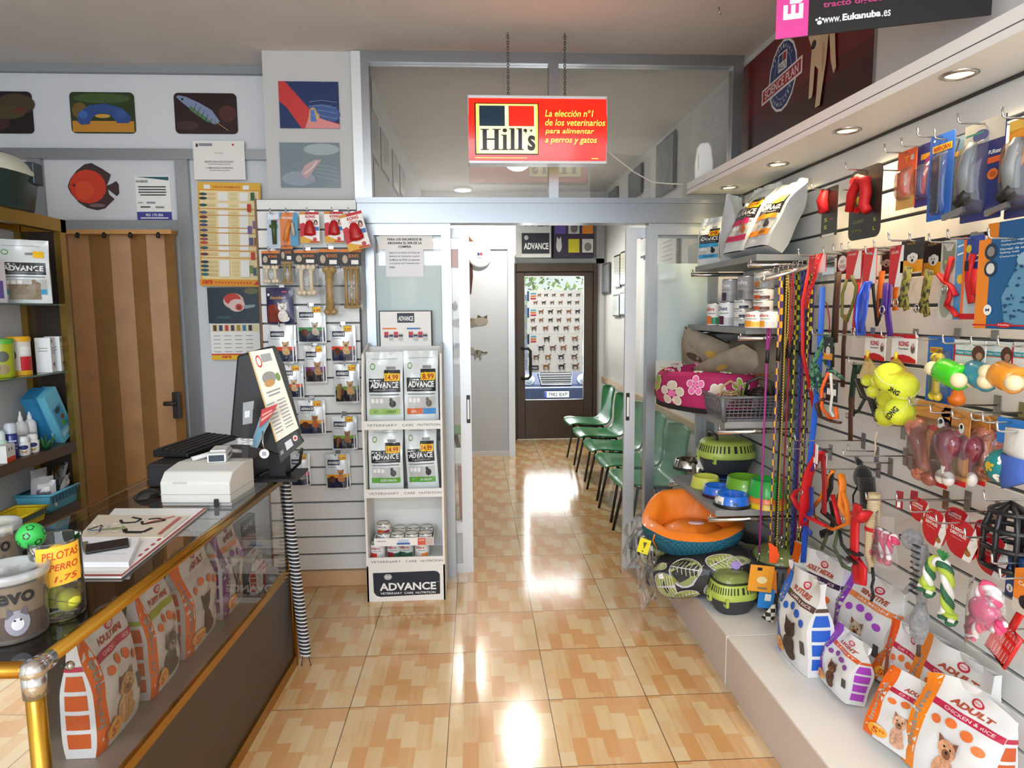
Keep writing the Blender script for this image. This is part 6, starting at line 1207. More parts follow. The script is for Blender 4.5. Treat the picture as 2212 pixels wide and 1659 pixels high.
collar((1902, 545, 1924, 702), 'orange collar under a brown card with a cat', '33251f', dogface(.5, .5, .18, .5, 'b8a48a'), .30, M('e8701a', .5), [[(.35, .74), (.3, .4), (.4, .05)], [(.7, .74), (.65, .4), (.5, .04)]], .15, .018)
collar((1918, 532, 1948, 728), 'violet collar with a chrome ring under a tall red card', 'cf2630', RC, .45, M('4a2a86', .4), [[(.35, .58), (.35, .3), (.7, .0)], [(.25, .6), (.3, .4), (.3, .25)]], .20, .024, extra=lambda t, w, h: ring(t, (-w*.2, -.03, h*.3), .013))
collar((1936, 598, 1952, 672), 'short orange strap between the red and black cards', None, [], 0, M('f07a1c', .5), [(.4, .98), (.5, .5), (.6, .02)], .16, .022, hookit=False)
OC = lambda a: [('r', 0, 0, 1, .36, M('e79a22', .45)), ('t', 'COLLAR', .45, .86, .4, .06, M('c9a23a', .5))]+dogface(.55, .42, .16, a)
for px, lab, d in (((1944, 516, 1992, 672), 'camouflage collar under a black and orange puppy card, first', .20), ((1990, 517, 2036, 686), 'camouflage collar under a black and orange puppy card, second', .15)):
    collar(px, lab, '1c1b18', OC(.9), .46, CAMO, [[(.5, .62), (.42, .3), (.62, .02)], [(.7, .6), (.62, .3), (.35, .08)]], d, .024, extra=lambda t, w, h: ring(t, (-w*.2, -.03, h*.12), .012))
def catharness(t, w, h):
    for pl in ([(.1, .58), (.35, .48), (.62, .42), (.85, .3)], [(.6, .78), (.45, .58), (.4, .48)], [(.5, .18), (.75, .12), (.95, .04)], [(.62, .42), (.6, .28), (.5, .18)]):
        strap(t, 'strap', [((x-.5)*w, -.012, z*h) for x, z in pl], .018, .012, RS)
    ring(t, (w*.0, -.02, h*.38), .012)
CATP = [('r', .0, 0, 1, 1, M('cfcfc6', .4)), ('r', .62, .0, 1, 1, M('5a9ad0', .4)), ('e', .34, .72, .26, .15, M('8a9080', .5)), ('p', [(.1, .76), (.08, .97), (.26, .86)], M('8a9080', .5)), ('p', [(.42, .86), (.58, .97), (.58, .76)], M('8a9080', .5)), ('e', .24, .73, .05, .025, M('c2c86a', .4)), ('e', .44, .73, .05, .025, M('c2c86a', .4)), ('e', .3, .2, .22, .18, M('9aa094', .5)), ('e', .85, .5, .12, .06, M('e8c23a', .4)), ('l', [(.70, .9), (.95, .92)], .01, PAPER), ('l', [(.70, .8), (.95, .82)], .01, PAPER)]
rcard((2030, 518, 2084, 690), 'cat_harness_pack', 'red cat harness on a card with a grey cat', 'harness pack', PAPER, CATP, .15, WALLG['col'], catharness)
def ch2(t, w, h):
    for pl in ([(.7, .78), (.55, .6), (.6, .4), (.8, .2)], [(.9, .6), (.8, .45), (.9, .3)]): strap(t, 'strap', [((x-.5)*w, -.012, z*h) for x, z in pl], .024, .014, RS)
    b = MB(); b.box(-w*.05, -.02, h*.58, w*.12, -.008, h*.7, BLACK); b.obj('buckle', t)
rcard((2078, 510, 2120, 690), 'harness_pack', 'red harness on a blue card with an orange edge', 'harness pack', M('2f4aa0', .35), [('r', 0, 0, .16, 1, M('e8762a', .4)), ('r', .16, 0, 1, .45, M('b9c6d2', .4)), ('r', 0, 0, 1, .07, RED), ('e', .3, .85, .14, .05, M('d9c23a', .4)), ('l', [(.3, .72), (.95, .78)], .008, PAPER), ('l', [(.3, .66), (.95, .72)], .008, PAPER)], .16, WALLG['col'], ch2)
NB = M('1d5f94', .35); DALM = M('8fb6cc', .4)
def nobby(a):
    r = [('r', 0, 0, .165, 1, M('ee8a24', .4)), ('e', .17, .86, .085, .085*a, M('20384a', .5)), ('e', .17, .86, .05, .05*a, M('8a8a86', .5)), ('e', .18, .67, .085, .085*a, M('20384a', .5)), ('e', .18, .67, .055, .055*a, M('dcdcd8', .5)), ('e', .18, .21, .055, .055*a, PAPER), ('t', 'M', .18, .21, .05, .035, NV)]
    r += [('t', s_, .30+wd/2, .955-.042*i, wd, .026, M('cfe0ea', .4)) for i, (s_, wd) in enumerate((('Sicherheitsgurt', .34), ('Veiligheidsgordel', .38), ('Harnais de securite', .42), ('Safety belt', .24), ('Cinturon de seguridad', .48)))]
    r += [('p', [(.42, .05), (.36, .35), (.5, .62), (.56, .74), (.70, .78), (.86, .72), (.9, .5), (.84, .05)], M('5f95b5', .4)), ('e', .66, .74, .14, .09, DALM)]
    random.seed(4); r += [('e', random.uniform(.42, .86), random.uniform(.08, .7), random.uniform(.012, .03), random.uniform(.008, .018), M('164a74', .4)) for i in range(34)]
    r += [('e', .82, .26, .13, .13*a, M('ee8a24', .4)), ('r', .02, .035, .98, .05, RED), ('e', .44, .045, .1, .028, RED), ('t', 'Nobby', .44, .045, .14, .022, PAPER)]
    return r
nbpx = (2110, 508, 2290, 712)
rcard(nbpx, 'safety_harness_box', 'large blue and orange flat box with a spotted dog', 'harness box', NB, nobby, .22, None, th=.03, hookit=True, part='box')
rcard((2134, 470, 2300, 560), 'safety_harness_box', 'second blue and orange flat box hanging behind the first', 'harness box', NB, [('r', 0, 0, .16, 1, M('ee8a24', .4))], .15, None, th=.03, hookit=False, part='box')
# --- third row: toy packs ---
KG = lambda a: [('r', 0, .86, 1, 1, RED), ('p', [(0, 0), (0, .12), (.25, .24), (.5, .28), (.75, .24), (1, .12), (1, 0)], RED), ('t', 'KONG', .5, .66, .4, .18, M('b5262a', .4), {'bold': .04}), ('t', 'Squeakair', .5, .48, .42, .1, M('6a6a6a', .5), {'bold': .02}), ('e', .87, .5, .08, .16, M('6a4a4a', .5)), ('e', .88, .62, .05, .08, M('d9a58c', .5))]
TBM = M('d8e23a', .7, noise=.05, nscale=60, bump=.25, bscale=200)
def tball(r, word=None):
    b = MB(); b.ell((0, 0, 0), r, r, r, TBM, 24, 14)
    b.tube([Vector((math.cos(q)*math.cos(.45*math.sin(2*q)), math.sin(q)*math.cos(.45*math.sin(2*q)), math.sin(.45*math.sin(2*q))))*r for q in [i*.2618 for i in range(24)]], .0011, M('e9eecb', .6), 5, True)
    if word:
        def f(u, v, o): a_ = (u-.5)*1.4; e_ = (v-.5)*.5-.15; return Vector((math.sin(a_)*math.cos(e_), -math.cos(a_)*math.cos(e_), math.sin(e_)))*(r+o+.0006)
        b.prints(f, [('t', word, .5, .5, .8, .8, BLACK, {'bold': .04})], 2.8)
    return b
def ballpack(px, lab, bx, r, d, word):
    t, w, h = rcard(px, 'toy_card', 'white and red card of '+lab, 'toy pack', PAPER, KG, d, WALLG['toy'])
    p0 = Vector((XW-d-.03, 0, 0)); pts = []
    for i, (x, y) in enumerate(bx):
        q = WR(x, y, d+.035+(.03 if i == 1 else 0)); pts.append(q)
        put(tball(r, word if i != 1 else None), 'tennis_ball', ('upper', 'rear', 'lower')[i % 3]+' yellow tennis ball in the net of '+lab, 'ball', q, -R90+.35, 'tennis balls hanging in nets', tilt=(0, (.5, 0, -.9)[i % 3]))
    top = t.location.copy(); top.x -= .025; top.z += h*.15; b = MB(); NM = film('e0c22a', .72, .3, .4)
    zm = max(p.z for p in pts); up = [p for p in pts if zm-p.z < r*.9]; cu = sum(up, Vector())/len(up); ey = .5*(max(p.y for p in up)-min(p.y for p in up)); zt = top.z
    def hood(u, v):
        c_ = Vector((cu.x, cu.y, zm+r*.25)).lerp(top, v); k = r*.98*(1-v)**.8*(1-.25*math.sin(math.pi*v))+.004; return Vector((c_.x+k*math.cos(6.283*u), c_.y+(k+ey*(1-v))*math.sin(6.283*u), c_.z))
    b.grid(hood, 14, 8, NM, wrap=True); b.tube([top+Vector((0, 0, -.005)), top+Vector((0, 0, .02))], .006, M('e8c82a', .5), 6)
    put(b, 'ball_net', 'yellow net gathered over '+lab, 'net', (0, 0, 0), 0, 'yellow nets of the ball packs')
ballpack((1868, 722, 1912, 778), 'three small tennis balls', [(1873, 822), (1893, 824), (1885, 846)], .021, .15, None)
ballpack((1926, 722, 1980, 783), 'three large tennis balls', [(1950, 836), (1921, 815), (1943, 888)], .047, .18, 'KONG')
for i, (x, y) in enumerate(((1915, 862), (1913, 898))):
    put(tball(.038, 'KONG'), 'tennis_ball', ('middle', 'lowest')[i]+' tennis ball behind the two large ones', 'ball', WR(x, y, .11), -R90, 'tennis balls hanging in nets', tilt=(0, 1.2))
rcard((2002, 727, 2056, 872), 'chew_toy_pack', 'blue pack with a yellow stick bone', 'toy pack', M('2a6ac0', .35), [('r', .1, .75, .6, .84, M('d9b02a', .4)), ('t', 'BISECAN', .35, .795, .42, .05, M('a3242a', .4), {'bold': .02}), ('r', .12, .15, .36, .7, M('3f8ad0', .3))], .17, WALLG['toy'],
      lambda t, w, h: ([bone(mb := MB(), w*.14, h*.06, h*.75, .013, M('e0c63a', .3, coat=.5), .02, -.018), mb.obj('bone_toy', t)], blister(t, w, h, .4, .04, .92, .8, .035)))
PCH = lambda a: [('r', 0, .5, 1, .66, M('3a9aa8', .4)), ('r', 0, .47, 1, .5, M('e0622a', .4)), ('t', 'Puppy Chew', .36, .58, .55, .09, PAPER, {'shear': .2}), ('r', .0, .0, .06, .9, RED), ('e', .8, .58, .2, .26, M('5a3626', .5)), ('e', .84, .5, .1, .12, M('b88a6a', .5))]
def roll(t, w, h, col, z=-.02, s=1):
    r = .036*s; L = w*.62; X = Matrix.Translation((w*.05, -.05, z)) @ Matrix.Rotation(.22, 4, 'Y') @ Matrix.Rotation(R90, 4, 'Y')
    b = MB(); b.lathe([(r*.8, -L*.5), (r, -L*.44), (r*.94, -L*.2), (r, 0), (r*.94, L*.2), (r, L*.44), (r*.8, L*.5)], M(col, .3, coat=.5), 20, X=X); b.obj('rubber_roll', t)
    b = MB(); BN = M('e6d9ae', .5)
    for s_ in (-1, 1):
        for q in (-1, 1):
            b.ell((0, q*.020, s_*(L*.5+.012)), .021, .021, .021, BN, 14, 8, X)
    b.tube([X @ Vector((0, 0, -L*.55)), X @ Vector((0, 0, L*.55))], .015, BN, 8); b.obj('bone_core', t)
for px, lab, col, d in (((2060, 735, 2128, 800), 'bright green rubber roll toy on a bone, under its card', '42d01e', .20), ((2126, 738, 2188, 803), 'blue rubber roll toy on a bone, under its card', '2f8aa0', .17), ((2186, 740, 2250, 806), 'orange rubber roll toy on a bone at the photo edge', 'e8962a', .17)):
    rcard(px, 'puppy_chew_toy', lab, 'toy pack', M('e8ece6', .4), PCH, d, WALLG['toy'], lambda t, w, h: roll(t, w*1.15, h, col, -.01))
pc_ = WR(2065, 876, .15); t = thing('pacifier_toy', 'orange rubber pacifier toy under the green roll', 'toy', pc_, -R90)
OT = M('f07a1e', .35); b = MB(); b.lathe([(.002, -.004), (.020, .004), (.024, .02), (.017, .036), (.012, .05), (.012, .065)], OT, 18); b.obj('teat', t)
b = MB(); b.lathe([(.002, .062), (.030, .064), (.030, .074), (.002, .076)], OT, 18, sy=.6); b.ell((0, 0, .088), .016, .01, .016, OT); b.obj('guard', t)
# harnesses between the leads and the balls
def harness(px, lab, paths, d, name='dog_harness', cat='harness', tagc=None, rings=(), g=WALLG['col'], tags=(), hookit=True):
    c, w, h = span(*px, d=d); t = thing(name, lab, cat, c, -R90, g)
    for pl, wd, m_ in paths: strap(t, 'strap', [((x-.5)*w, -.01-.02*y_, z*h) for x, z, *q in pl for y_ in [q[0] if q else 0]], wd*1.5, .011, m_)
    for x, z, r in rings: ring(t, ((x-.5)*w, -.03, z*h), r)
    for x0, z0, x1, z1, m_, pr in tags:
        b = MB(); b.box((x0-.5)*w, -.034, z0*h, (x1-.5)*w, -.032, z1*h, m_); b.prints(lambda u, v, o=0: Vector(((x0+(x1-x0)*u-.5)*w, -.034-o, (z0+(z1-z0)*v)*h)), pr, 1); b.obj('hang_tag', t)
    if hookit: hk(Vector((c.x, c.y, c.z+h-.005)), d, lab, 0)
    return t
harness((1757, 722, 1832, 862), 'green patterned harness bundle with a black hang tag', [([(.45, 1.0), (.25, .75), (.05, .5), (.1, .1)], .016, GRN), ([(.45, .98), (.6, .9), (.72, .84, 1)], .016, GRN), ([(.4, .6), (.62, .45), (.95, .36)], .015, GRN), ([(.15, .5), (.28, .3), (.3, .05)], .016, GRN), ([(.6, .45), (.45, .3), (.5, .2)], .015, GRN), ([(.5, .9), (.55, .5), (.42, .1)], .018, BS), ([(.62, .88), (.64, .5)], .014, BKS)], .17, rings=((.2, .12, .01), (.45, .12, .01)), tags=((.66, .0, .98, .32, BLACK, [('r', .1, .3, .9, .6, PAPER), ('r', .1, .8, .8, .86, M('8a8a8a', .5))]), (.55, .62, .8, .96, M('1d1b18', .4), [('r', 0, 0, 1, .3, M('e79a22', .4)), ('e', .5, .4, .25, .2, M('dcd8d0', .5))])))
harness((1770, 800, 1822, 908), 'orange cord loops beside the brown leather strap', [([(.45, .95), (.2, .6), (.25, .2), (.6, .05), (.9, .1), (.8, .3)], .010, M('f0651a', .5)), ([(.55, .95), (.65, .5), (.6, .2), (.8, .08)], .008, M('d9d6cc', .6)), ([(.3, .4), (.0, .25), (.2, .02), (.7, .0), (1, .02)], .014, BRS)], .20, hookit=False)
put(MB().tube([(0, 0, 0), (.0, -.004, .09), (0, 0, .165)], 1, BRS, 8, flat=(.014, .005)), 'leather_strap', 'dark brown leather strap hanging under the harness bundle', 'strap', WR(1837, 952, .16), -R90)
put(MB().tube([(0, 0, 0), (.0, -.004, .17), (0, 0, .29)], 1, BRS, 8, flat=(.014, .005)), 'leather_strap', 'long brown leather strap behind the green harness', 'strap', WR(1820, 836, .10), -R90)
harness((1842, 785, 1910, 908), 'dark green harness beside the small tennis balls', [([(.15, .98), (.1, .7), (.05, .3), (.1, .0)], .026, M('1f3a2a', .55)), ([(.2, .7), (.45, .4), (.7, .38), (.95, .05)], .018, BKS), ([(.5, .38), (.3, .12), (.12, .05)], .008, M('1f2a22', .55)), ([(.1, .95), (.28, .95), (.2, .8)], .014, M('1f3a2a', .55))], .12, rings=((.12, .02, .01),))
# --- fourth row: barbecue toys ---
BQ = lambda a: [('r', 0, 0, 1, .07, RED), ('p', [(0, .80), (.72, .70), (.72, .62), (0, .72)], M('c9222a', .4)), ('t', 'BBQ Cow Bone', .3, .735, .4, .03, PAPER, {'rot': -6}), ('e', .62, .55, .16, .085, M('d9632a', .4)), ('r', .45, .53, .8, .575, RED), ('t', 'BBQ FUN', .62, .552, .28, .028, PAPER), ('e', .74, .77, .1, .07, PAPER), ('e', .74, .79, .05, .03, DK), ('r', .0, .1, .3, .28, M('8a4a22', .4)), ('r', .0, .24, .32, .28, RED), ('t', 'BEEF FLAVOR', .16, .26, .26, .02, PAPER), ('p', [(.0, .86), (.5, .9), (1, .82), (1, .9), (.5, .97), (0, .95)], M('c9873a', .4))]
BC = M('c98a4a', .4)
MTB = M('b06a58', .25, coat=.6); DRM = M('7a2a3a', .2, coat=.7)
def cowbone(t, w, h):
    b = MB(); b.tube([(-w*.30, -.022, h*.62), (-w*.16, -.026, h*.5), (w*.0, -.026, h*.25), (w*.08, -.024, h*.14)], [.028, .020, .017, .026], MTB, 12)
    for x, z in ((-.36, .66), (-.18, .69), (-.08, .12), (.22, .10)): b.ell((x*w, -.024, z*h), .026, .022, .024, MTB if x < 0 else M('8a4a3a', .25, coat=.6))
    b.obj('bone_toy', t); blister(t, w, h, .02, .05, .95, .8, .05)
def drum(t, w, h):
    b = MB(); b.lathe([(.002, h*.14), (.016, h*.17), (.014, h*.27), (.030, h*.36), (.046, h*.52), (.042, h*.64), (.022, h*.72), (.002, h*.735)], DRM, 22, c=(0, -.022, 0), sy=.65); b.obj('meat', t)
    b = MB(); b.tube([(0, -.022, h*.07), (0, -.022, h*.24)], .012, M('d9d2cc', .3, coat=.5), 10)
    for s_ in (-1, 1): b.ell((s_*.014, -.022, h*.08), .019, .016, .022, M('d9d2cc', .3, coat=.5))
    b.obj('bone_end', t); blister(t, w, h, .15, .03, .85, .78, .06)
for px, lab, fn, d, tw in (((1976, 868, 2052, 1046), 'barbecue toy card with a brown bone, first of four', cowbone, .20, .0), ((2032, 884, 2092, 1046), 'barbecue toy card with a dark red drumstick, second', drum, .20, 0), ((2086, 896, 2134, 1046), 'barbecue toy card with a dark red drumstick, third', drum, .16, 0), ((2128, 900, 2176, 1032), 'barbecue toy card with a reddish bone, last', cowbone, .13, 0)):
    rcard(px, 'barbecue_toy_card', lab, 'toy pack', BC, BQ, d, WALLG['toy'], fn, rad=.012)
rcard((2153, 905, 2216, 962), 'ball_header_card', 'blue header card with a barcode over the teal ball', 'toy pack', M('2f7fd0', .35), [('t', 'BISECAN', .6, .6, .5, .12, M('e0a52a', .4), {'bold': .03}), ('r', .42, .12, .9, .42, PAPER)]+[('r', .48+.05*i, .18, .50+.05*i, .38, BLACK) for i in range(8)]+[('r', .45, .05, .85, .08, PAPER)], .20, WALLG['toy'])
TEAL = M('157a7c', .35); qb = WR(2172, 1008, .24); b = MB(); b.ell((0, 0, 0), .046, .046, .046, TEAL, 24, 14)
for i, (a_, e_, c_) in enumerate(((-1.6, .1, 'c9a52a'), (-.9, .6, 'e6e2d6'), (-2.3, .5, 'e6e2d6'), (-1.1, -.5, 'e6e2d6'), (-2.2, -.4, 'c9a52a'), (-.4, .0, 'e6e2d6'))):
    d_ = Vector((math.cos(a_)*math.cos(e_), math.sin(a_)*math.cos(e_), math.sin(e_))); e1 = d_.orthogonal().normalized(); e2 = d_.cross(e1)
    for du, dv, rr_ in ((0, 0, .22), (.24, .16, .1), (-.24, .16, .1), (0, .3, .1)): b.add([(d_+e1*(du+rr_*math.cos(k*.785))+e2*(dv+rr_*math.sin(k*.785))).normalized()*.0468 for k in range(8)], [tuple(range(8))], M(c_, .5))
put(b, 'rubber_ball', 'teal ball with pale paw prints below the blue header', 'ball', qb, -R90)
collar((2192, 925, 2240, 1052), 'grey and blue sock toys at the photo edge', None, [], 0, [M('c9c6c0', .8, noise=.1), M('3a5aa8', .8)], [[(.3, .98), (.35, .6), (.3, .5)], [(.32, .5), (.3, .2), (.5, .02)]], .24, .06, WALLG['toy'], 'toy', 'sock_toy', th=.03)
# --- fifth row: harnesses, cat plush, muzzle ---
ORB = M('f0831f', .55)
harness((1716, 950, 1795, 1152), 'bright red harness with blue collars behind', [([(.78, .92), (.6, .78), (.45, .6), (.4, .42), (.38, .02)], .030, RS), ([(.38, .45), (.15, .38), (.02, .28), (.2, .2), (.5, .16), (.95, .18)], .018, RS), ([(.82, .9), (.9, .6), (.92, .3)], .022, M('9a1a20', .55)), ([(.65, .95), (.6, .8), (.5, .7)], .03, BS), ([(.55, .5), (.6, .25), (.3, .05), (.6, .0)], .022, M('1f3a8a', .5))], .21, rings=((.4, .02, .014), (.42, .42, .010)), tags=((.74, .8, .84, 1.0, PAPER, [('r', 0, .3, .4, 1, RED)]),))
harness((1757, 1012, 1846, 1150), 'orange and black harness with round loop', [([(.55, .98), (.42, .8), (.3, .5), (.05, .2), (.2, .03), (.6, .06), (.95, .3), (.9, .55), (.7, .85)], .014, ORB), ([(.72, .98), (.78, .85), (.76, .5), (.95, .35)], .02, ORB), ([(.5, .95), (.5, .7), (.4, .5), (.3, .25), (.7, .2)], .02, BKS), ([(.55, .6), (.75, .2)], .014, RS)], .18, rings=((.93, .36, .01),), tags=((.42, .96, .5, 1.2, PAPER, [('r', 0, .3, 1, 1, RED)]),))
OLV = M('5a6a48', .55)
harness((1775, 1060, 1856, 1218), 'olive green harness with thin hanging loops', [([(.5, .95), (.45, .7), (.55, .5), (.3, .42), (.1, .05)], .012, OLV), ([(.55, .5), (.45, .2), (.7, .02), (.95, .05)], .012, OLV), ([(.5, .48), (.75, .52), (1.0, .6)], .012, OLV), ([(.55, .5), (.65, .3), (.9, .22)], .012, M('2a3a34', .55)), ([(.3, .8), (.4, .6), (.35, .4), (.05, .25)], .022, BKS)], .13, hookit=False)
BP = M('121214', .9, noise=.3, nscale=120, bump=.5, bscale=150, sheen=.3); p = WR(1862, 1062, .16); t = thing('cat_plush', 'black fluffy plush hanging under a wire hook', 'plush toy', p, -R90)
b = MB(); b.ell((0, 0, .055), .038, .03, .045, BP); b.tube([(.02, 0, .06), (.035, 0, .01), (.03, 0, -.05)], [.03, .028, .02], BP, 10); b.tube([(-.02, 0, .10), (-.05, 0, .118)], [.012, .006], BP, 8); b.obj('plush_body', t)
b = MB(); b.tube([(-.03, 0, .01), (-.055, 0, -.03), (-.05, 0, -.07)], .004, BP, 6); b.obj('tail_cord', t)
hk(Vector((p.x, p.y, p.z+.13)), .16, 'black fluffy plush', 0)
put(MB().tube([(0, 0, 0), (.008, 0, .03), (.0, 0, .06), (.012, 0, .09)], .003, M('cfc3a2', .6), 6), 'twine_loop', 'short pale twine loop tied on a wire hook', 'twine', WR(1888, 985, .16), -R90)
# muzzle
p = WR(2176, 1222, .18); t = thing('dog_muzzle', 'black plastic basket muzzle hanging at the right edge', 'muzzle', p, -R90+.25); MZ = M('19191c', .35); b = MB()
R_, Hm = .062, .16; cyl = lambda a_, z: Vector((R_*(1-.25*ss(.09, .16, z))*math.cos(a_), R_*.8*(1-.25*ss(.09, .16, z))*math.sin(a_), z))
for z in (.0, .05, .10, .145): b.tube([cyl(i*.314, z) for i in range(20)], .0075, MZ, 6, True)
for i in range(8): b.tube([cyl(i*.785, z) for z in (0, .05, .1, .145)]+[Vector((0, 0, .168))], .0075, MZ, 6)
b.obj('basket', t, loc=None)
strap(t, 'strap', [(-.05, 0, .02), (.02, .03, -.04), (.1, .03, -.07)], .02, .006, MZ)
hk(Vector((p.x, p.y, p.z+.175)), .18, 'black plastic basket muzzle', 0)
# --- sixth row: rope toys ---
PIN, WHT = M('e0507a', .6), M('f0e6e8', .6)
def rope(t, pts, r, cols, nm='rope', tw=3.0):
    """twisted strands along a line"""
    P = [Vector(p) for p in pts]; Q = []
    for a, b_ in zip(P, P[1:]):
        for k in range(6): Q.append(a.lerp(b_, k/6))
    Q.append(P[-1]); n = len(cols)
    for j, m_ in enumerate(cols):
        s = []
        for i, q in enumerate(Q):
            tg = (Q[min(i+1, len(Q)-1)]-Q[max(0, i-1)]).normalized(); a = tg.orthogonal().normalized() if abs(tg.y) > .9 else tg.cross(Vector((0, 1, 0))).normalized(); b2 = a.cross(tg)
            th = 2*math.pi*j/n+i*tw/6*1.2; s.append(q+(a*math.cos(th)+b2*math.sin(th))*r*.55)
        b = MB(); b.tube(s, r*.62, m_, 8); b.obj('strand', t)
p = WR(1912, 1215, .20); s_ = szp(1, p.y)
t = thing('candy_rope_toy', 'pink and white candy cane rope toys in a bag', 'rope toy', p, -R90, WALLG['rope'])
for x, z in ((-40, 15), (-12, 15), (16, 18)): rope(t, [(x*s_, -.01, z*s_), ((x+8)*s_, -.01, (z+30)*s_), ((x+12)*s_, -.01, (z+52)*s_), ((x+22)*s_, -.01, (z+56)*s_), ((x+30)*s_, -.01, (z+42)*s_)], 7.5*s_, [PIN, WHT, PIN])
b = MB()
for x, z in ((-34, 14), (0, 8), (22, 12)): b.ell((x*s_, -.014, z*s_), 13*s_, 9*s_, 11*s_, M('e2708e', .3, coat=.6)); b.ell(((x+8)*s_, -.016, (z+12)*s_), 8*s_, 7*s_, 8*s_, WHT)
b.obj('candy_shapes', t)
b = MB(); b.grid(lambda u, v: Vector(((u-.5)*100*s_*(.6+.4*math.sin(math.pi*min(1, v*1.4+.2))), -.035*math.sin(math.pi*u)-.004, (-4+120*v)*s_)), 10, 10, PLASTIC); b.obj('plastic_bag', t)
hk(Vector((p.x, p.y, WR(1912, 1078, .2).z)), .2, 'candy cane rope toys', 0)
p = WR(1880, 1235, .21); t = thing('scratching_post_toy', 'cream sisal wrapped post with a red band', 'scratching toy', p, -R90, WALLG['rope']); hs = WR(1880, 1062, .21).z-p.z
b = MB(); SIS = tex('c9b48a', 'd9c8a2', 10, 220, 'checker', .8); b.lathe([(.004, 0), (.010, .02), (.021, .06), (.023, hs*.6), (.020, hs)], SIS, 18); b.obj('post', t)
b = MB(); b.lathe([(.0245, hs*.53), (.0255, hs*.55), (.0245, hs*.58)], RED, 18); b.obj('band', t)
b = MB(); b.tube([(.01, 0, .02), (.02, 0, -.02), (.012, 0, -.05), (.024, 0, -.075), (.014, 0, -.1)], .005, BKS, 6); b.obj('cord', t)
collar((1842, 1090, 1890, 1262), 'thick red padded collar with black buckles', None, [], 0, RS, [[(.3, .98), (.25, .7), (.3, .35), (.45, .2)], [(.45, .22), (.6, .06), (.85, .1), (.8, .22), (.5, .26)], [(.5, .9), (.75, .85), (.95, .98)]], .23, .036, th=.02, extra=lambda t, w, h: [MB().box(-w*.34, -.035, h*z, w*.1, -.005, h*(z+.03), BLACK).obj('buckle', t) for z in (.26, .36)], hookit=False)
p = WR(1912, 1078, .2)
for i, (x, y) in enumerate(((1930, 1092), (1945, 1092))): put(MB().box(-.011, 0, -.03, .011, .002, .03, M('9a2430', .4)).box(-.006, -.001, -.026, .004, 0, -.006, PAPER), 'price_tag', 'small dark red tag on the hook over the candy toys, '+('left one', 'right one')[i], 'tag', Vector((XW-.10-.05*i, p.y, p.z-.004)), -R90+.6, 'dark red tags')
CDC = [('p', [(.55, 0), (.9, .95), (1, .5), (.8, 0)], PAPER), ('t', 'CUERDAS', .40, .72, .5, .09, PAPER, {'bold': .03, 'rot': -4}), ('t', 'DENTALES', .40, .60, .5, .09, PAPER, {'bold': .03, 'rot': -4}), ('l', [(.2, .5), (.55, .47)], .008, M('e8a0a0', .5)), ('e', .72, .22, .1, .08, M('a8703a', .5)), ('p', [(.66, .26), (.7, .38), (.74, .28)], M('7a4a2a', .5)), ('t', 'JUGUETE', .8, .6, .14, .04, INK)]
def oval(px, lab, d, hookit=True):
    c, w, h = span(*px, d=d); t = thing('rope_toy_card', lab, 'toy card', c, -R90, 'red and white cards of the rope toys')
    poly = [(w/2*math.copysign(abs(math.cos(q))**.8, math.cos(q))*(1 if math.sin(q) < .2 else .92), h/2+h/2*math.copysign(abs(math.sin(q))**.85, math.sin(q))) for q in [i*.2618 for i in range(24)]]
    b = MB(); b.prism(poly, 0, .002, M('c4202a', .4)); b.prints(lambda u, v, o=0: Vector(((u-.5)*w, -o, v*h)), CDC, w/h); b.obj('card', t)
    if hookit: hk(Vector((c.x, c.y, c.z+h-.01)), d, lab, 0)
for px, lab, d, hkq in (((1964, 1076, 2010, 1128), 'red and white oval card lettered small, farthest of the six', .16, True), ((1992, 1100, 2045, 1180), 'red and white dental rope card over the grey plush', .20, True), ((2040, 1098, 2098, 1150), 'red and white dental rope card behind, third from left', .14, False), ((2042, 1124, 2114, 1208), 'large red and white dental rope card in the middle', .20, True), ((2104, 1124, 2150, 1170), 'red and white dental rope card behind, beside the muzzle', .15, False), ((2106, 1154, 2180, 1245), 'red and white dental rope card with a bulldog, nearest', .20, True)): oval(px, lab, d, hkq)
GP = M('8b8b8d', .95, noise=.35, nscale=50, bump=.8, bscale=90, sheen=.4); p = WR(1985, 1395, .19); hp = WR(1985, 1138, .19).z-p.z
t = thing('plush_squirrel', 'grey striped plush with a long tail hanging from a hook', 'plush toy', p, -R90, WALLG['rope'])
b = MB(); b.tube([(.0, 0, hp*.02), (-.005, 0, hp*.12), (-.004, 0, hp*.25), (-.0, 0, hp*.38)], [.012, .026, .028, .012], GP, 12); b.obj('tail', t)
b = MB(); b.tube([(0, 0, hp*.38), (-.008, 0, hp*.55), (-.004, -.005, hp*.72), (-.02, -.005, hp*.86)], [.014, .020, .026, .022], GP, 12); b.ell((-.045, -.012, hp*.88), .034, .03, .034, GP); b.tube([(-.03, -.01, hp*.5), (-.055, -.02, hp*.4)], [.012, .007], GP, 8); b.obj('plush_body', t)
b = MB(); b.ell((-.068, -.036, hp*.90), .004, .004, .004, BLACK)
for k in range(9): z = hp*(.46+.05*k); b.box(-.022, -.030, z, .012, -.022, z+.004, M('3a3a3c', .9))
b.obj('stripes', t)
b = MB(); b.tube([(0, .0, hp*.04), (0, 0, -.035)], .006, M('4a3a34', .7), 6); b.obj('cord', t)
GDK, LGN = M('2f6a4a', .6), M('b9d04a', .6); p = WR(2030, 1330, .22); s_ = szp(1, p.y)
t = thing('green_rope_toy', 'green and white knotted rope toy in plastic', 'rope toy', p, -R90, WALLG['rope'])
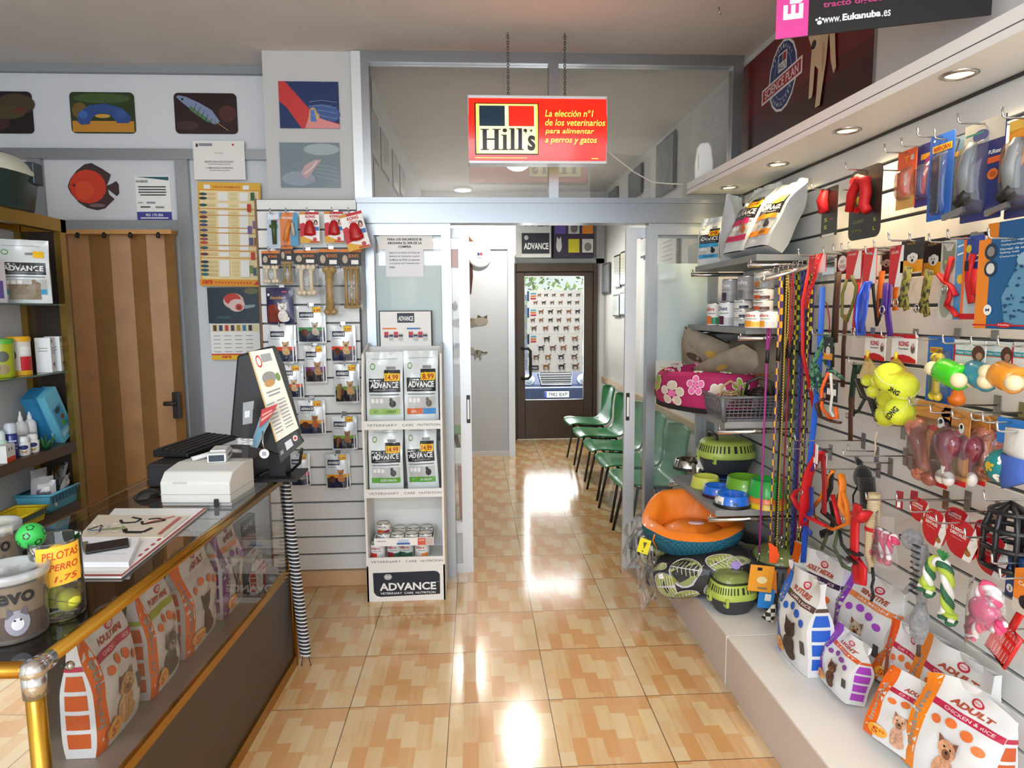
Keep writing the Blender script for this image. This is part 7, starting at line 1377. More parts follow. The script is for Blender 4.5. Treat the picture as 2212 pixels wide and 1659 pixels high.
rope(t, [(-38*s_, -.01, 60*s_), (-32*s_, -.01, 100*s_), (-18*s_, -.01, 128*s_), (8*s_, -.01, 132*s_), (28*s_, -.01, 110*s_), (30*s_, -.01, 60*s_), (34*s_, -.01, 22*s_)], 13*s_, [GDK, M('eef0ea', .6), LGN])
for x, z in ((-40, 50), (36, 16)):
    b = MB()
    for k, m_ in enumerate((GDK, M('eef0ea', .6), LGN)): b.tube([((x+19*math.cos(q+k))*s_, -.01+8*s_*math.sin(q*2), (z+(k-1)*9+4*math.sin(q))*s_) for q in [i*.628 for i in range(10)]], 6*s_, m_, 7, True)
    b.obj('knot', t)
b = MB()
for k in range(7): b.tube([(12*s_, -.012, 140*s_), ((2+6*k-10)*s_+.01, -.02, (160+4*(k % 2))*s_)], .004, M('2f8a4a', .5), 4)
b.obj('frayed_end', t)
p = WR(2130, 1395, .24); s_ = szp(1, p.y); t = thing('pink_rope_toy', 'pink and white rope toy with a plastic body', 'rope toy', p, -R90, WALLG['rope'])
rope(t, [(-36*s_, -.01, 18*s_), (-14*s_, -.01, 40*s_), (8*s_, -.01, 62*s_)], 12*s_, [PIN, WHT, M('d83a70', .6)]); rope(t, [(-32*s_, -.01, 14*s_), (-48*s_, -.01, 30*s_), (-42*s_, -.01, 8*s_), (-22*s_, -.01, 6*s_)], 9*s_, [PIN, WHT])
rope(t, [(20*s_, -.01, 60*s_), (45*s_, -.01, 62*s_), (50*s_, -.01, 84*s_)], 12*s_, [PIN, WHT, M('d83a70', .6)]); rope(t, [(-18*s_, -.01, 120*s_), (0, -.01, 150*s_), (25*s_, -.01, 140*s_), (34*s_, -.01, 115*s_)], 13*s_, [WHT, PIN, WHT])
b = MB(); b.ell((0, -.012, 88*s_), 40*s_, 28*s_, 34*s_, M('d83a78', .25, coat=.7)); b.tube([(-20*s_, -.01, 70*s_), (-40*s_, -.012, 42*s_), (-48*s_, -.01, 18*s_)], [14*s_, 11*s_, 9*s_], M('d84a80', .3, coat=.6), 10); b.obj('plastic_body', t)
b = MB(); b.grid(lambda u, v: Vector(((u-.5)*112*s_*(.75+.25*math.sin(math.pi*v)), -.05*math.sin(math.pi*u)-.004, (-2+160*v)*s_)), 10, 10, PLASTIC); b.obj('plastic_bag', t)
p = WR(2150, 1418, .16); s_ = szp(1, p.y); t = thing('litter_scoop', 'red slotted litter scoop hanging at the right edge', 'litter scoop', p, -R90); t.rotation_euler = (0, .42, -R90)
RDP = M('d9201c', .35); b = MB(); Wd, Lh = 62*s_, 98*s_
b.tube([(-Wd*.5, 0, 0), (Wd*.5, 0, 0), (Wd*.5, 0, Lh), (-Wd*.5, 0, Lh)], .006, RDP, 6, True)
for i in range(7): b.box(-Wd*.5+Wd/7*(i+.62), -.003, .004, -Wd*.5+Wd/7*(i+1.0), .003, Lh*.94, RDP)
for z in (.38, .7): b.box(-Wd*.5, -.004, Lh*z, Wd*.5, .004, Lh*(z+.05), RDP)
b.obj('slotted_blade', t)
b = MB(); b.tube([(0, 0, Lh), (0, 0, Lh*1.7)], .012, RDP, 8, flat=(1, .5)); b.obj('handle', t)
hk(WR(2170, 1362, .16), .16, 'red slotted litter scoop', 0)
rcard((2172, 1208, 2236, 1300), 'small_carton', 'dark blue carton marked 3 at the right edge', 'box', M('24467a', .4), [('r', .1, .65, .9, .7, M('8aa8d0', .5)), ('r', .1, .55, .7, .6, M('8aa8d0', .5)), ('e', .18, .2, .12, .1, PAPER), ('t', '3', .18, .2, .08, .1, INK)], .20, None, th=.05, part='box')
rcard((2188, 1240, 2260, 1336), 'small_carton', 'orange carton in front of the blue one at the right edge', 'box', M('e8842a', .4), [('t', 'Comfort', .5, .7, .7, .09, PAPER), ('r', 0, 0, 1, .3, M('c9c0b4', .4)), ('e', .4, .3, .2, .16, DK)], .24, None, th=.05, part='box')
for i, (x, y, L) in enumerate(((1953, 920, .10), (1925, 1000, .14), (1895, 975, .12), (1795, 970, .20), (1755, 935, .16))):
    p = WR(x, y, 0); b = MB(); b.box(-.014, -.003, -.05, .014, .0, .02, STEEL); b.tube([(0, 0, 0), (0, -L, .004), (0, -L, .03)], .0028, CHROME, 8)
    put(b, 'peg_hook', 'bare peg hook '+('right of the tennis balls', 'over the twine loop', 'between plush and tennis balls', 'over the red harness', 'beside the long leads')[i], 'hook', p, -R90, 'steel peg hooks on the right wall')
# ======================= goods on the grey shelves =======================
def bagspot(px, py, z, w, d, tw):
    P = U(px, py, z=z); a = -R90+tw; v = Vector((w/2, -d/2)); r = Vector((v.x*math.cos(a)-v.y*math.sin(a), v.x*math.sin(a)+v.y*math.cos(a)))
    return Vector((P.x-r.x, P.y-r.y, z+.0015)), P
z1 = SH1.z+.0005
def sbag(px0, px1, ptop, lab, y0, price_, foot, photo, seed, w, d, h, tw, tilt, x=None, top=()):
    x = x if x is not None else XW-.17
    return advbag(Vector((x, y0, z1+.001)), w, d, h, lab, price_, foot, photo, seed, -R90+tw, group='food bags on the highest grey shelf', tilt=tilt, top=list(top))
G8 = 'food bags on the highest grey shelf'
yb = [3.70, 3.52, 3.34, 3.17, 3.05]
LN_ = (0, -.30)
advbag(Vector((1.335, 3.70, z1)), .16, .08, .26, 'white food bag with a blue band, nearest the glass', '99', '3f9fd0', '2a2a2c', 51, -R90+.55, group=G8, top=[('r', .08, .37, .92, .45, M('3f9fd0', .4))])
advbag(Vector((1.385, 3.53, z1)), .18, .09, .35, 'grey and white food bag seen from its side, with yellow marks', None, 'e0c83a', '2a2a2c', 52, -R90-.75, group=G8, dark='8a8a8a', top=[('r', .1, .06, .9, .14, M('e0c83a', .4))])
advbag(Vector((1.50, 3.43, z1)), .18, .07, .34, 'pale food bag standing behind the priced bags', None, 'c9c9c6', '77706a', 53, -R90-.3, group=G8, dark='c5c5c2')
advbag(Vector((1.335, 3.31, z1+.02)), .23, .11, .37, 'white food bag with a crimson band priced 11.99', '11.99', 'd42a62', 'c8642a', 54, -R90+.12, group=G8, tilt=(-.38, 0), top=[('r', .10, .37, .82, .45, M('d42a62', .4))])
advbag(Vector((1.35, 3.09, z1+.022)), .22, .11, .355, 'white food bag with an orange band, at the shelf end', '11.99', 'f0922a', '3a3a4a', 55, -R90+.10, group=G8, tilt=(-.46, 0), top=[('r', .12, .37, .9, .44, M('f0922a', .4))])
# tins
z2 = SH2.z+.0015; g = 'tins on the second grey shelf'
def tinpx(px, py, r, h, z, lab, c1, c2, col='eceae6', word='calibra', wc='b0202a', x=1.30, n='food_tin'):
    p = U(px, py, x=x); return tin(Vector((x, p.y, z)), r, h, lab, c1, c2, g, -R90+.75, word, wc, col)
tinpx(1544, 700, .042, .115, z2, 'white and orange tin at the left end of the shelf', 'e0702a', '2f8a5a', x=1.275)
tinpx(1572, 700, .045, .118, z2, 'white tin with a violet label and a small dog', '4a2040', 'c9c9c9', 'eef0f2', 'Diet', '2a3a6a', 1.285)
for k in range(3): tinpx(1604, 700, .042, .0415, z2+.043*k, 'flat white tin, '+('lowest', 'middle', 'topmost')[k]+' of the stack of three', 'dcdcda', '2a3a5a', 'ecebe8', 'pate', '3a4a6a', 1.30)
tinpx(1632, 700, .047, .075, z2, 'white tin with a yellow foot and red lettering', 'e8a02a', 'e8b83a', 'f2f0ea', 'calibra', 'c0302a', 1.26)
tinpx(1660, 700, .042, .075, z2, 'white tin behind the hanging leads', 'e8a02a', 'd8d8d4', 'f2f0ea', 'calibra', 'c0302a', 1.30)
for k in range(2): tinpx(1648, 690, .042, .046, z2+.077+.048*k-.0, 'flat tin with an orange label, '+('lower', 'upper')[k]+' one on the white tins', 'b5522a', '5a3a30', 'd9d5cf', 'stew', '5a3a30', 1.28)
tinpx(1576, 690, .042, .112, z2+.120, 'tall grey tin with a dog label on the violet tin', '4a2a4a', '9a9c9e', 'a8aaab', 'Diet', 'e6e6e6', 1.30)
tinpx(1612, 690, .045, .112, z2+.128, 'tall grey tin standing on the stack of three', '6a6c70', '8a8c8e', '9c9e9f', 'info', 'e6e6e6', 1.31)
tinpx(1648, 690, .044, .070, z2+.175, 'grey tin topmost on the orange labelled tins', '9a6a3a', '8a8c8e', 'a8a6a2', 'food', 'e6e6e6', 1.29)
# flowered bed, cushions, wire basket on the third shelf
z3 = SH3.z+.001
MAG = M('b02660', .8); FL = [M('d9cdb8', .8), M('8fb02f', .8), M('ea74b0', .8)]
def flower(cx, cy, r, m, n, asp, c2=None):
    o = []
    for k in range(n):
        q = 6.283*k/n+.3; o.append(('e', cx+r*.62*math.cos(q)/asp, cy+r*.62*math.sin(q), r*.36/asp, r*.36, M('f0ece4', .8)))
    for k in range(n):
        q = 6.283*k/n+.3; o.append(('e', cx+r*.6*math.cos(q)/asp, cy+r*.6*math.sin(q), r*.30/asp, r*.30, m))
    return o+[('e', cx, cy, r*.26/asp, r*.26, c2 or FL[2])]
t = thing('pet_bed', 'magenta pet bed with pale and green flowers on the third shelf', 'pet bed', (1.225, 3.47, z3), -R90+.35)
A_, B_, hb = .30, .20, .15
def bed(u, v, o=0):
    q = 6.283*u-R90-.0; s_ = abs(math.cos(q))**.85*math.copysign(1, math.cos(q)), abs(math.sin(q))**.85*math.copysign(1, math.sin(q))
    r = 1+.05*math.sin(math.pi*v)+.012*math.sin(26*u)+o*4; return Vector((A_*s_[0]*r, B_*s_[1]*r, .025+hb*v+.012*math.sin(12.5*u)*v))
b = MB(); b.grid(bed, 48, 8, MAG, wrap=True)
def bedin(u, v, o=0):
    p = bed(u, 1); k = 1-.28*v; return Vector((p.x*k, p.y*k, p.z+.035*math.sin(math.pi*v)-.07*v*v))
b.grid(bedin, 48, 6, MAG, wrap=True)
fl = []
random.seed(11)
fq = [(.70+.075*i, (.40, .72)[i % 2], (.46, .34)[i % 2], (0, 1, 2, 1, 0, 2)[i % 6], (7, 5, 5)[i % 3]) for i in range(10)]
for u, v, r, k, n in fq: fl += flower(u-.5 if False else u, v, r, FL[k], n, 11.0)
b.prints(lambda u, v, o: bed(u % 1, v, .0012+o*.6), fl, 11.0)
fl2 = []
for i in range(9): fl2 += flower(.08+.11*i, .45, .34, FL[i % 3], 5, 14.0)
b.prints(lambda u, v, o: bedin(u, v)+Vector((0, 0, .002+o)), fl2, 14.0); b.obj('flowered_side', t)
b = MB(); b.grid(lambda u, v: Vector((bed(u, 0).x*1.02*(1-.0*v), bed(u, 0).y*1.02, .026*v)), 48, 2, M('1c1416', .9), wrap=True); b.obj('base', t)
b = MB(); b.lathe([(.001, .06), (.62, .065), (.72, .10)], MAG, 32, sx=A_, sy=B_, caps=False); b.obj('cushion', t)
BG = M('a0957f', .9, noise=.12, nscale=14); BG2 = M('857b6a', .9, noise=.15, nscale=12)
def pillow(loc, a, bb, th, lab, m, rot, pr=(), cat='cushion', name='pet_cushion'):
    def f(u, v, o=0, s=1): x, y = 2*u-1, 2*v-1; k = max(0, (1-x**4)*(1-y**4))**.45; return Vector((x*a*(1-.06*y*y), -s*(th*k*(1+.06*math.sin(9*x+5*y)))-s*o, y*bb*(1-.06*x*x)))
    b = MB(); b.grid(f, 16, 14, m); b.grid(lambda u, v: f(u, v, 0, -1), 10, 10, m); b.prints(f, pr, a/bb)
    o = b.obj(name); o.location = loc; o.rotation_euler = rot; return tag(o, lab, cat, 'beige cushions on the third shelf')
leafpr = lambda c: [('e', .3, .6, .12, .07, M(c, .9)), ('e', .7, .35, .14, .06, M(c, .9)), ('l', [(.1, .3), (.5, .45), (.9, .4)], .006, M('7a6248', .9)), ('l', [(.2, .8), (.6, .7), (.9, .85)], .006, M('7a6248', .9)), ('e', .55, .8, .09, .06, M('c9a24a', .9)), ('r', .1, .1, .35, .35, M('c9c0ae', .9))]
pillow((1.36, 3.66, z3+.21), .27, .165, .07, 'beige patterned cushion leaning at the back left', BG, (.35, .30, -R90+.5), leafpr('5a4634'))
pillow((1.45, 3.33, z3+.23), .27, .16, .06, 'grey beige cushion with leaf drawings behind the basket', BG2, (.2, -.12, -R90+.1), leafpr('8a5a34'))
pillow((1.36, 3.42, z3+.20), .24, .13, .05, 'pale beige cushion lying across the flowered bed', BG, (.9, -.35, -R90+.3), leafpr('9a7a50'))
# plastic basket with collars
def netbasket(loc, L, Wd, Hh, col, lab, rz):
    t = thing('plastic_basket', lab, 'basket', loc, rz); m = M(col, .35); mk = M('3f4044', .5); b = MB()
    f = lambda s_, u, v: None
    def side(p0, p1, nrm):
        n = 13
        for k in range(n+1):
            a = Vector(p0).lerp(Vector(p1), .0+k/n); c2 = a+nrm*.16; b.tube([a+Vector((0, 0, .012)), a+nrm*.14*0+Vector((0, 0, Hh))+nrm*.025], .0025, m, 4)
        for z in (.02, .04, .055, .07, .085, .10):
            if z < Hh: b.tube([Vector(p0)+Vector((0, 0, z))+nrm*.025*z/Hh, Vector(p1)+Vector((0, 0, z))+nrm*.025*z/Hh], .003, m, 4)
    x, y = L/2, Wd/2
    side((-x, -y, 0), (x, -y, 0), Vector((0, -1, 0))); side((-x, y, 0), (x, y, 0), Vector((0, 1, 0))); side((-x, -y, 0), (-x, y, 0), Vector((-1, 0, 0))); side((x, -y, 0), (x, y, 0), Vector((1, 0, 0)))
    b.box(-x, -y, 0, x, y, .012, m)
    for sx in (-1, 1):
        for sy in (-1, 1): b.tube([(sx*x, sy*y, .0), (sx*(x+.02), sy*(y+.02), Hh)], .012, m, 6)
    X = .025; b.tube([(-x-X, -y-X, Hh), (x+X, -y-X, Hh), (x+X, y+X, Hh), (-x-X, y+X, Hh)], .007, m, 8, True); b.obj('basket_body', t); return t
nbL = Vector((1.285, 3.115, z3)); netbasket(nbL, .26, .27, .115, '64666c', 'grey slotted basket full of muzzles on the third shelf', -R90)
def mz(loc, r, lab, m, rz):
    t = thing('basket_muzzle', lab, 'muzzle', loc, rz, 'muzzles in the grey basket'); b = MB()
    for k in range(4): q = .25+.28*k; b.tube([(r*math.cos(a_)*math.cos(q*.9), r*math.sin(a_)*math.cos(q*.9), r*1.1*math.sin(q)) for a_ in [i*.5236 for i in range(12)]], .0035, m, 5, True)
    for i in range(6): b.tube([(r*math.cos(i*1.047)*math.cos(q), r*math.sin(i*1.047)*math.cos(q), r*1.1*math.sin(q)) for q in (.2, .6, 1.0, 1.4)], .0035, m, 5)
    b.obj('cage', t); b = MB(); b.tube([(-r*1.2, 0, .02), (-r, .0, r*1.5), (0, 0, r*2.0), (r, 0, r*1.5), (r*1.2, 0, .02)], 1, m, 6, flat=(.007, .0025)); b.obj('strap', t)
TAN = M('c2a27c', .6); BLM = M('1e1c1c', .45)
mz(nbL+Vector((-.06, .0, .075)), .050, 'tan woven muzzle in front in the grey basket', TAN, .3)
mz(nbL+Vector((.03, .09, .075)), .055, 'black muzzle at the left in the grey basket', BLM, .8); mz(nbL+Vector((.06, -.06, .09)), .055, 'black muzzle at the back right in the grey basket', BLM, -.5); mz(nbL+Vector((-.04, -.09, .06)), .045, 'dark muzzle at the near end of the grey basket', M('3a2a20', .5), 1.2)
put(card(MB(), .06, .09, M('d9d2c0', .5), [('r', .1, .1, .9, .3, INK)], .002), 'hang_card', 'pale card sticking out of the grey basket', 'card', nbL+Vector((-.10, .12, .09)), -R90+.6, tilt=(0, .5))
# bowls on the lowest shelf, small carriers
z4 = SH4.z+.001
def bowl(px, py, ppx, h, lab, mat, rim=None, band=None, pr=(), name='pet_bowl', grp='feeding bowls on the lowest shelf', tall=1.0, z=None):
    p = U(px, py, z=(z or z4)); r = ppx/2*p.y/1431; p.y += r*.6; p.x += r*.25; t = thing(name, lab, 'bowl', p, -R90+.5, grp)
    b = MB(); b.lathe([(r, 0), (r*1.0, .004), (r*.84, h), (r*.80, h+.004), (r*.74, h), (r*.60, h*.35), (.001, h*.3)], mat, 32, caps=False)
    b.prints(lambda u, v, o: Vector((((r-.16*r*v)+o)*math.sin((u-.5)*2.6-.3), -((r-.16*r*v)+o)*math.cos((u-.5)*2.6-.3), .004+v*(h-.004))), pr, 2.6*r/h); b.obj('bowl_body', t)
    if band: b = MB(); b.lathe([(r*1.005, .0), (r*1.03, .003), (r*1.02, .014), (r*.985, .016)], band, 32, caps=False); b.obj('rubber_base', t)
    return p, r
BLU = M('1f6fe0', .2, coat=.8)
bowl(1484, 1016, 66, .055, 'shiny steel bowl at the left end of the shelf', M('c9c7c2', .12, 1), band=M('2a2a2c', .5))
bowl(1508, 1022, 34, .05, 'small tall steel bowl between the steel and yellow ones', M('c9c7c2', .1, 1))
bowl(1523, 1056, 68, .055, 'pale yellow translucent bowl on the shelf', M('d9dc5a', .35, coat=.3))
bowl(1549, 1076, 70, .050, 'blue glossy bowl with a dark base, behind its twin', BLU, band=M('3a1a2a', .4), pr=[('r', .06, .4, .2, .75, RED)])
bowl(1581, 1098, 82, .054, 'blue glossy bowl with white price stickers, in front', BLU, band=BLACK, pr=[('r', .22, .15, .5, .8, PAPER), ('r', .48, .0, .68, .95, PAPER), ('r', .26, .2, .46, .35, INKL), ('r', .52, .2, .64, .5, INKL), ('r', .9, .3, 1, .6, M('1a3a7a', .4))])
p_, r_ = bowl(1608, 1082, 92, .105, 'large green translucent bowl behind the blue bowls', M('6fae2a', .3, coat=.4))
for k, (c_, lab) in enumerate((('e8c81e', 'yellow bowl lowest of the stack by the leads'), ('f0862a', 'orange bowl in the middle of the stack by the leads'), ('2fb04a', 'green bowl topmost of the stack by the leads'))):
    bowl(1656, 1100, 88, .06 if k == 2 else .04, lab, M(c_, .35, coat=.3), z=z4+.0) if k == 0 else None
    if k:
        q = U(1656, 1100, z=z4); rr_ = 44*q.y/1431; q.y += rr_*.6; q.x += rr_*.25; q.z = z4+.027*k; t = thing('pet_bowl', lab, 'bowl', q, 0, 'feeding bowls on the lowest shelf'); h = (.0, .045, .075)[k]; s2 = 1-.03*k
        b = MB(); b.lathe([(rr_*s2, 0), (rr_*s2, .004), (rr_*.84*s2, h), (rr_*.78*s2, h+.003), (rr_*.70*s2, h), (rr_*.6*s2, h*.5), (.001, h*.45)], M(c_, .35, coat=.3), 32, caps=False); b.obj('bowl_body', t)
put(MB().lathe([(.001, 0), (.085, 0), (.10, .012), (.09, .012), (.001, .006)], M('2f62b8', .35), 28, caps=False), 'food_mat', 'blue round plate under the green carrier', 'plate', (1.40, 3.58, z4), )
LIME = M('b6c95a', .4); CHA = M('3a3c42', .45)
def carrier(loc, a, bb, hb, lab, rz, lid=True, LIME=LIME, handle=True, topc=None, tilt=(0, 0)):
    t = thing('small_pet_carrier', lab, 'pet carrier', loc, rz, None, tilt)
    sq = lambda q: (abs(math.cos(q))**.75*math.copysign(1, math.cos(q)), abs(math.sin(q))**.75*math.copysign(1, math.sin(q)))
    def ringf(prof):
        def f(u, v):
            k = v*(len(prof)-1); i = min(int(k), len(prof)-2); w_ = k-i; r = prof[i][0]*(1-w_)+prof[i+1][0]*w_; z = prof[i][1]*(1-w_)+prof[i+1][1]*w_; c_, s_ = sq(6.28318*u); return Vector((a*r*c_, bb*r*s_, z))
        return f
    b = MB(); b.grid(ringf([(.01, 0), (.72, .0), (.78, .01), (.90, hb*.5), (1.0, hb)]), 32, 8, CHA, wrap=True); b.obj('base', t)
    b = MB(); h2 = hb*.75; gf = ringf([(1.03, hb-.012), (1.05, hb), (1.02, hb+h2*.25), (.93, hb+h2*.8), (.84, hb+h2), (.5, hb+h2*1.1), (.01, hb+h2*1.12)]); b.grid(gf, 32, 12, LIME, wrap=True)
    for i in range(44):
        u0 = i/44; pz = [(hb+h2*.30, 1.022), (hb+h2*.78, .945)]; c_, s_ = sq(6.28318*u0); c2, s2 = sq(6.28318*(u0+.009))
        b.add([(a*pz[0][1]*c_, bb*pz[0][1]*s_, pz[0][0]), (a*pz[0][1]*c2, bb*pz[0][1]*s2, pz[0][0]), (a*pz[1][1]*c2, bb*pz[1][1]*s2, pz[1][0]), (a*pz[1][1]*c_, bb*pz[1][1]*s_, pz[1][0])], [(0, 1, 2, 3)], M('23261c', .7))
    b.obj('slotted_top', t)
    for u0 in (.74, .90, .60):
        c_, s_ = sq(6.28318*u0); b = MB(); b.box(-.014, -.006, hb-.035, .014, .006, hb+.005, LIME, Matrix.Translation((a*1.03*c_, bb*1.03*s_, 0))); b.ell((a*1.03*c_, bb*1.03*s_-.006, hb-.018), .006, .004, .006, BLACK, 10, 6); b.obj('clip', t)
    if lid: b = MB(); b.grid(ringf([(.86, hb+h2*.98), (.80, hb+h2*1.28), (.55, hb+h2*1.55), (.01, hb+h2*1.62)]), 28, 8, film('9fae6a', .45, .12, 1.2), wrap=True); b.tube([(a*.87*sq(q)[0], bb*.87*sq(q)[1], hb+h2*.99) for q in [i*.2618 for i in range(24)]], .005, M('2a2e22', .4), 6, True); b.obj('clear_lid', t)
    if handle: b = MB(); b.tube([(-a*.5, -bb*.5, hb+h2*1.1), (-a*.45, -bb*.5, hb+h2*1.45), (a*.45, -bb*.5, hb+h2*1.45), (a*.5, -bb*.5, hb+h2*1.1)], .008, M('2a2e22', .4), 8); b.obj('handle', t)
    return t
carrier((1.40, 3.60, z4+.03), .125, .150, .105, 'green and charcoal carrier on the lowest shelf behind the bowls', -R90, lid=False)
put(card(MB(), .05, .07, PAPER, [], .002), 'price_card', 'blank white card hanging by the steel bowls', 'card', U(1512, 1012, x=1.27), -R90+.4, tilt=(0, .15))
cz_ = PZ+.001; pc = U(1578, 1335, z=PZ)
carrier((pc.x+.04, pc.y+.09, cz_), .088, .105, .085, 'small green and charcoal carrier with a clear lid on the plinth', -R90+.15, handle=False)
carrier((1.47, 2.95, cz_), .15, .20, .13, 'larger dark grey carrier behind the hanging tags on the plinth', -R90, handle=False, LIME=CHA)
# orange and teal bed
OR = M('f5841f', .55, coat=.1); TL = tex('1f6f86', '144f62', 90, 90, 'checker', .8)
t = thing('pet_bed', 'bright orange pet bed with a teal outside, above the leaf cushions', 'pet bed', (1.105, 3.26, PZ+.19), -.25, None, (0, 0)); t.rotation_euler = (.02, -.03, -.25)
A_, B_ = .245, .215
def ob(u, v):
    q = 6.283*u; pf = math.sin(q); hh = .115+.115*ss(.0, .9, pf)-.02*ss(.55, 1, -pf); bu = .06*abs(math.sin(4*q)) if v > .0 else 0
    r = .84+.2*math.sin(math.pi*min(1, v*1.1)*.5); return Vector((A_*r*math.cos(q), B_*r*math.sin(q), hh*v))
b = MB(); b.grid(ob, 56, 8, TL, wrap=True); b.add([ob(i/28, 0) for i in range(28)], [tuple(range(28))], TL); b.obj('outer_shell', t)
def oi(u, v):
    p = ob(u, 1); q = 6.283*u; k = 1-.40*v; zz = p.z*(1-ss(0, 1, v))+.085*ss(0, 1, v); bu = .07*abs(math.cos(3.5*q))**.7*math.sin(math.pi*min(1, v*1.2)); return Vector((p.x*(k-bu), p.y*(k-bu), zz+.03*math.sin(math.pi*v)))
b = MB(); b.grid(oi, 56, 10, OR, wrap=True); b.obj('padded_rim', t)
b = MB(); b.lathe([(.001, .122), (.25, .12), (.50, .105), (.74, .06)], OR, 32, sx=A_, sy=B_, caps=False); b.obj('cushion', t)
b = MB(); b.lathe([(.001, .003), (.04, .003), (.04, 0)], M('e8c9d0', .5), 24, sy=.7, c=(.02, -.02, .122), caps=False); b.obj('paper_label', t)
b = MB(); b.tube([ob(.60, .15)*1.02, ob(.605, .55)*1.03, ob(.62, .9)*1.03], .004, OR, 6); b.obj('piping', t)
# leaf printed cushions in plastic
def leafy():
    r = []
    for cx, cy, rx, ry, rot in ((.35, .62, .17, .30, -.5), (.70, .70, .15, .26, .6), (.86, .66, .10, .24, 1.9), (.12, .35, .10, .26, .2), (.30, .16, .14, .16, .4), (.62, .20, .15, .16, -.3), (.10, .8, .08, .16, 1)):
        pts = []
        for i in range(20):
            q = 6.283*i/20; x = rx*math.cos(q); y = ry*math.sin(q)*(1-.25*math.cos(q)); pts.append((cx+x*math.cos(rot)-y*math.sin(rot)*.5, cy+x*math.sin(rot)*1.4+y*math.cos(rot)))
        r.append(('p', pts, M('d6d0e0', .8))); r.append(('p', [(cx+(x-cx)*.93, cy+(y-cy)*.93) for x, y in pts], M('9aa35c', .8)))
        for k in range(7):
            f = -.8+.26*k; bx, by = cx+rx*f*math.cos(rot), cy+rx*f*math.sin(rot)*1.4
            for s_ in (-1, 1): r.append(('l', [(bx, by), (bx+s_*ry*.5*-math.sin(rot)*.5+rx*.18, by+s_*ry*.62*math.cos(rot)*math.sqrt(max(0, 1-f*f)))], .006, M('d9dca6', .8)))
        r.append(('l', [(cx-rx*.9*math.cos(rot), cy-rx*.9*math.sin(rot)*1.4), (cx+rx*.9*math.cos(rot), cy+rx*.9*math.sin(rot)*1.4)], .012, M('d6d0e0', .8)))
    return r+[('e', .83, .55, .045, .09, M('a58fd0', .8)), ('e', .22, .42, .018, .03, M('8a8f3a', .8)), ('r', .07, .45, .12, .56, PAPER)]
BKC = M('121113', .85)
def leafcushion(loc, a, bb, th, lab, rz, pr):
    t = thing('leaf_cushion', lab, 'cushion', loc, rz, 'leaf print cushions on the plinth')
    def f(u, v, o=0):
        q = math.pi*2*(v*.80-.15); c_ = math.copysign(abs(math.cos(q))**.6, math.cos(q)); s_ = math.copysign(abs(math.sin(q))**.6, math.sin(q)); x = 2*u-1; k = (1-abs(x)**5)**.35 if abs(x) < 1 else 0; k = max(.35, k)
        return Vector((x*a, -(bb*c_*k+(o if c_ > -2 else 0)), th+th*s_*k+o*.5))
    b = MB(); b.grid(f, 18, 24, BKC)
    fp = lambda u, v, o: f(u, .0+v*.48, o+.0015)
    b.prints(fp, pr, a*2/(th*2.6)); b.obj('cushion_body', t)
    b = MB(); b.grid(lambda u, v: f(u, v)*1.0+Vector((.05*(2*u-1), -.012-.006*math.sin(13*u+7*v), .004*math.sin(17*u))), 20, 16, film('ffffff', .985, .08, .7, .4, 22)); b.obj('plastic_wrap', t)
    b = MB(); b.grid(lambda u, v: Vector((-a-.0-.09*u, -.10+.20*v+.02*math.sin(9*u), .0+.24*v*(1-.45*u)+.025*math.sin(11*v+5*u))), 10, 10, film('ffffff', .90, .12, .8, .35, 22)); b.obj('wrap_end', t)
random.seed(5)
leafcushion(Vector((1.125, 3.08, PZ+.001)), .24, .12, .10, 'black cushion pack printed with big pale green leaves', -.30, leafy()); bpy.data.objects['leaf_cushion'].rotation_euler = (0, -.22, -.30); bpy.data.objects['leaf_cushion'].location.z += .015
leafcushion(Vector((1.20, 3.42, PZ+.001)), .33, .17, .10, 'second black leaf cushion pack under the orange bed', -.25, leafy())
pt = U(1387, 1180, y=3.12); put(card(MB(), .055, .075, M('e8dc22', .5), [('p', [(.35, .75), (.7, .8), (.55, .3)], M('5a5a1a', .5)), ('e', .5, .15, .08, .06, M('5a5a1a', .5))], .002), 'yellow_label', 'yellow label in the plastic wrap left of the orange bed', 'label', Vector((pt.x, pt.y, pt.z-.035)), -.35, tilt=(0, .25))
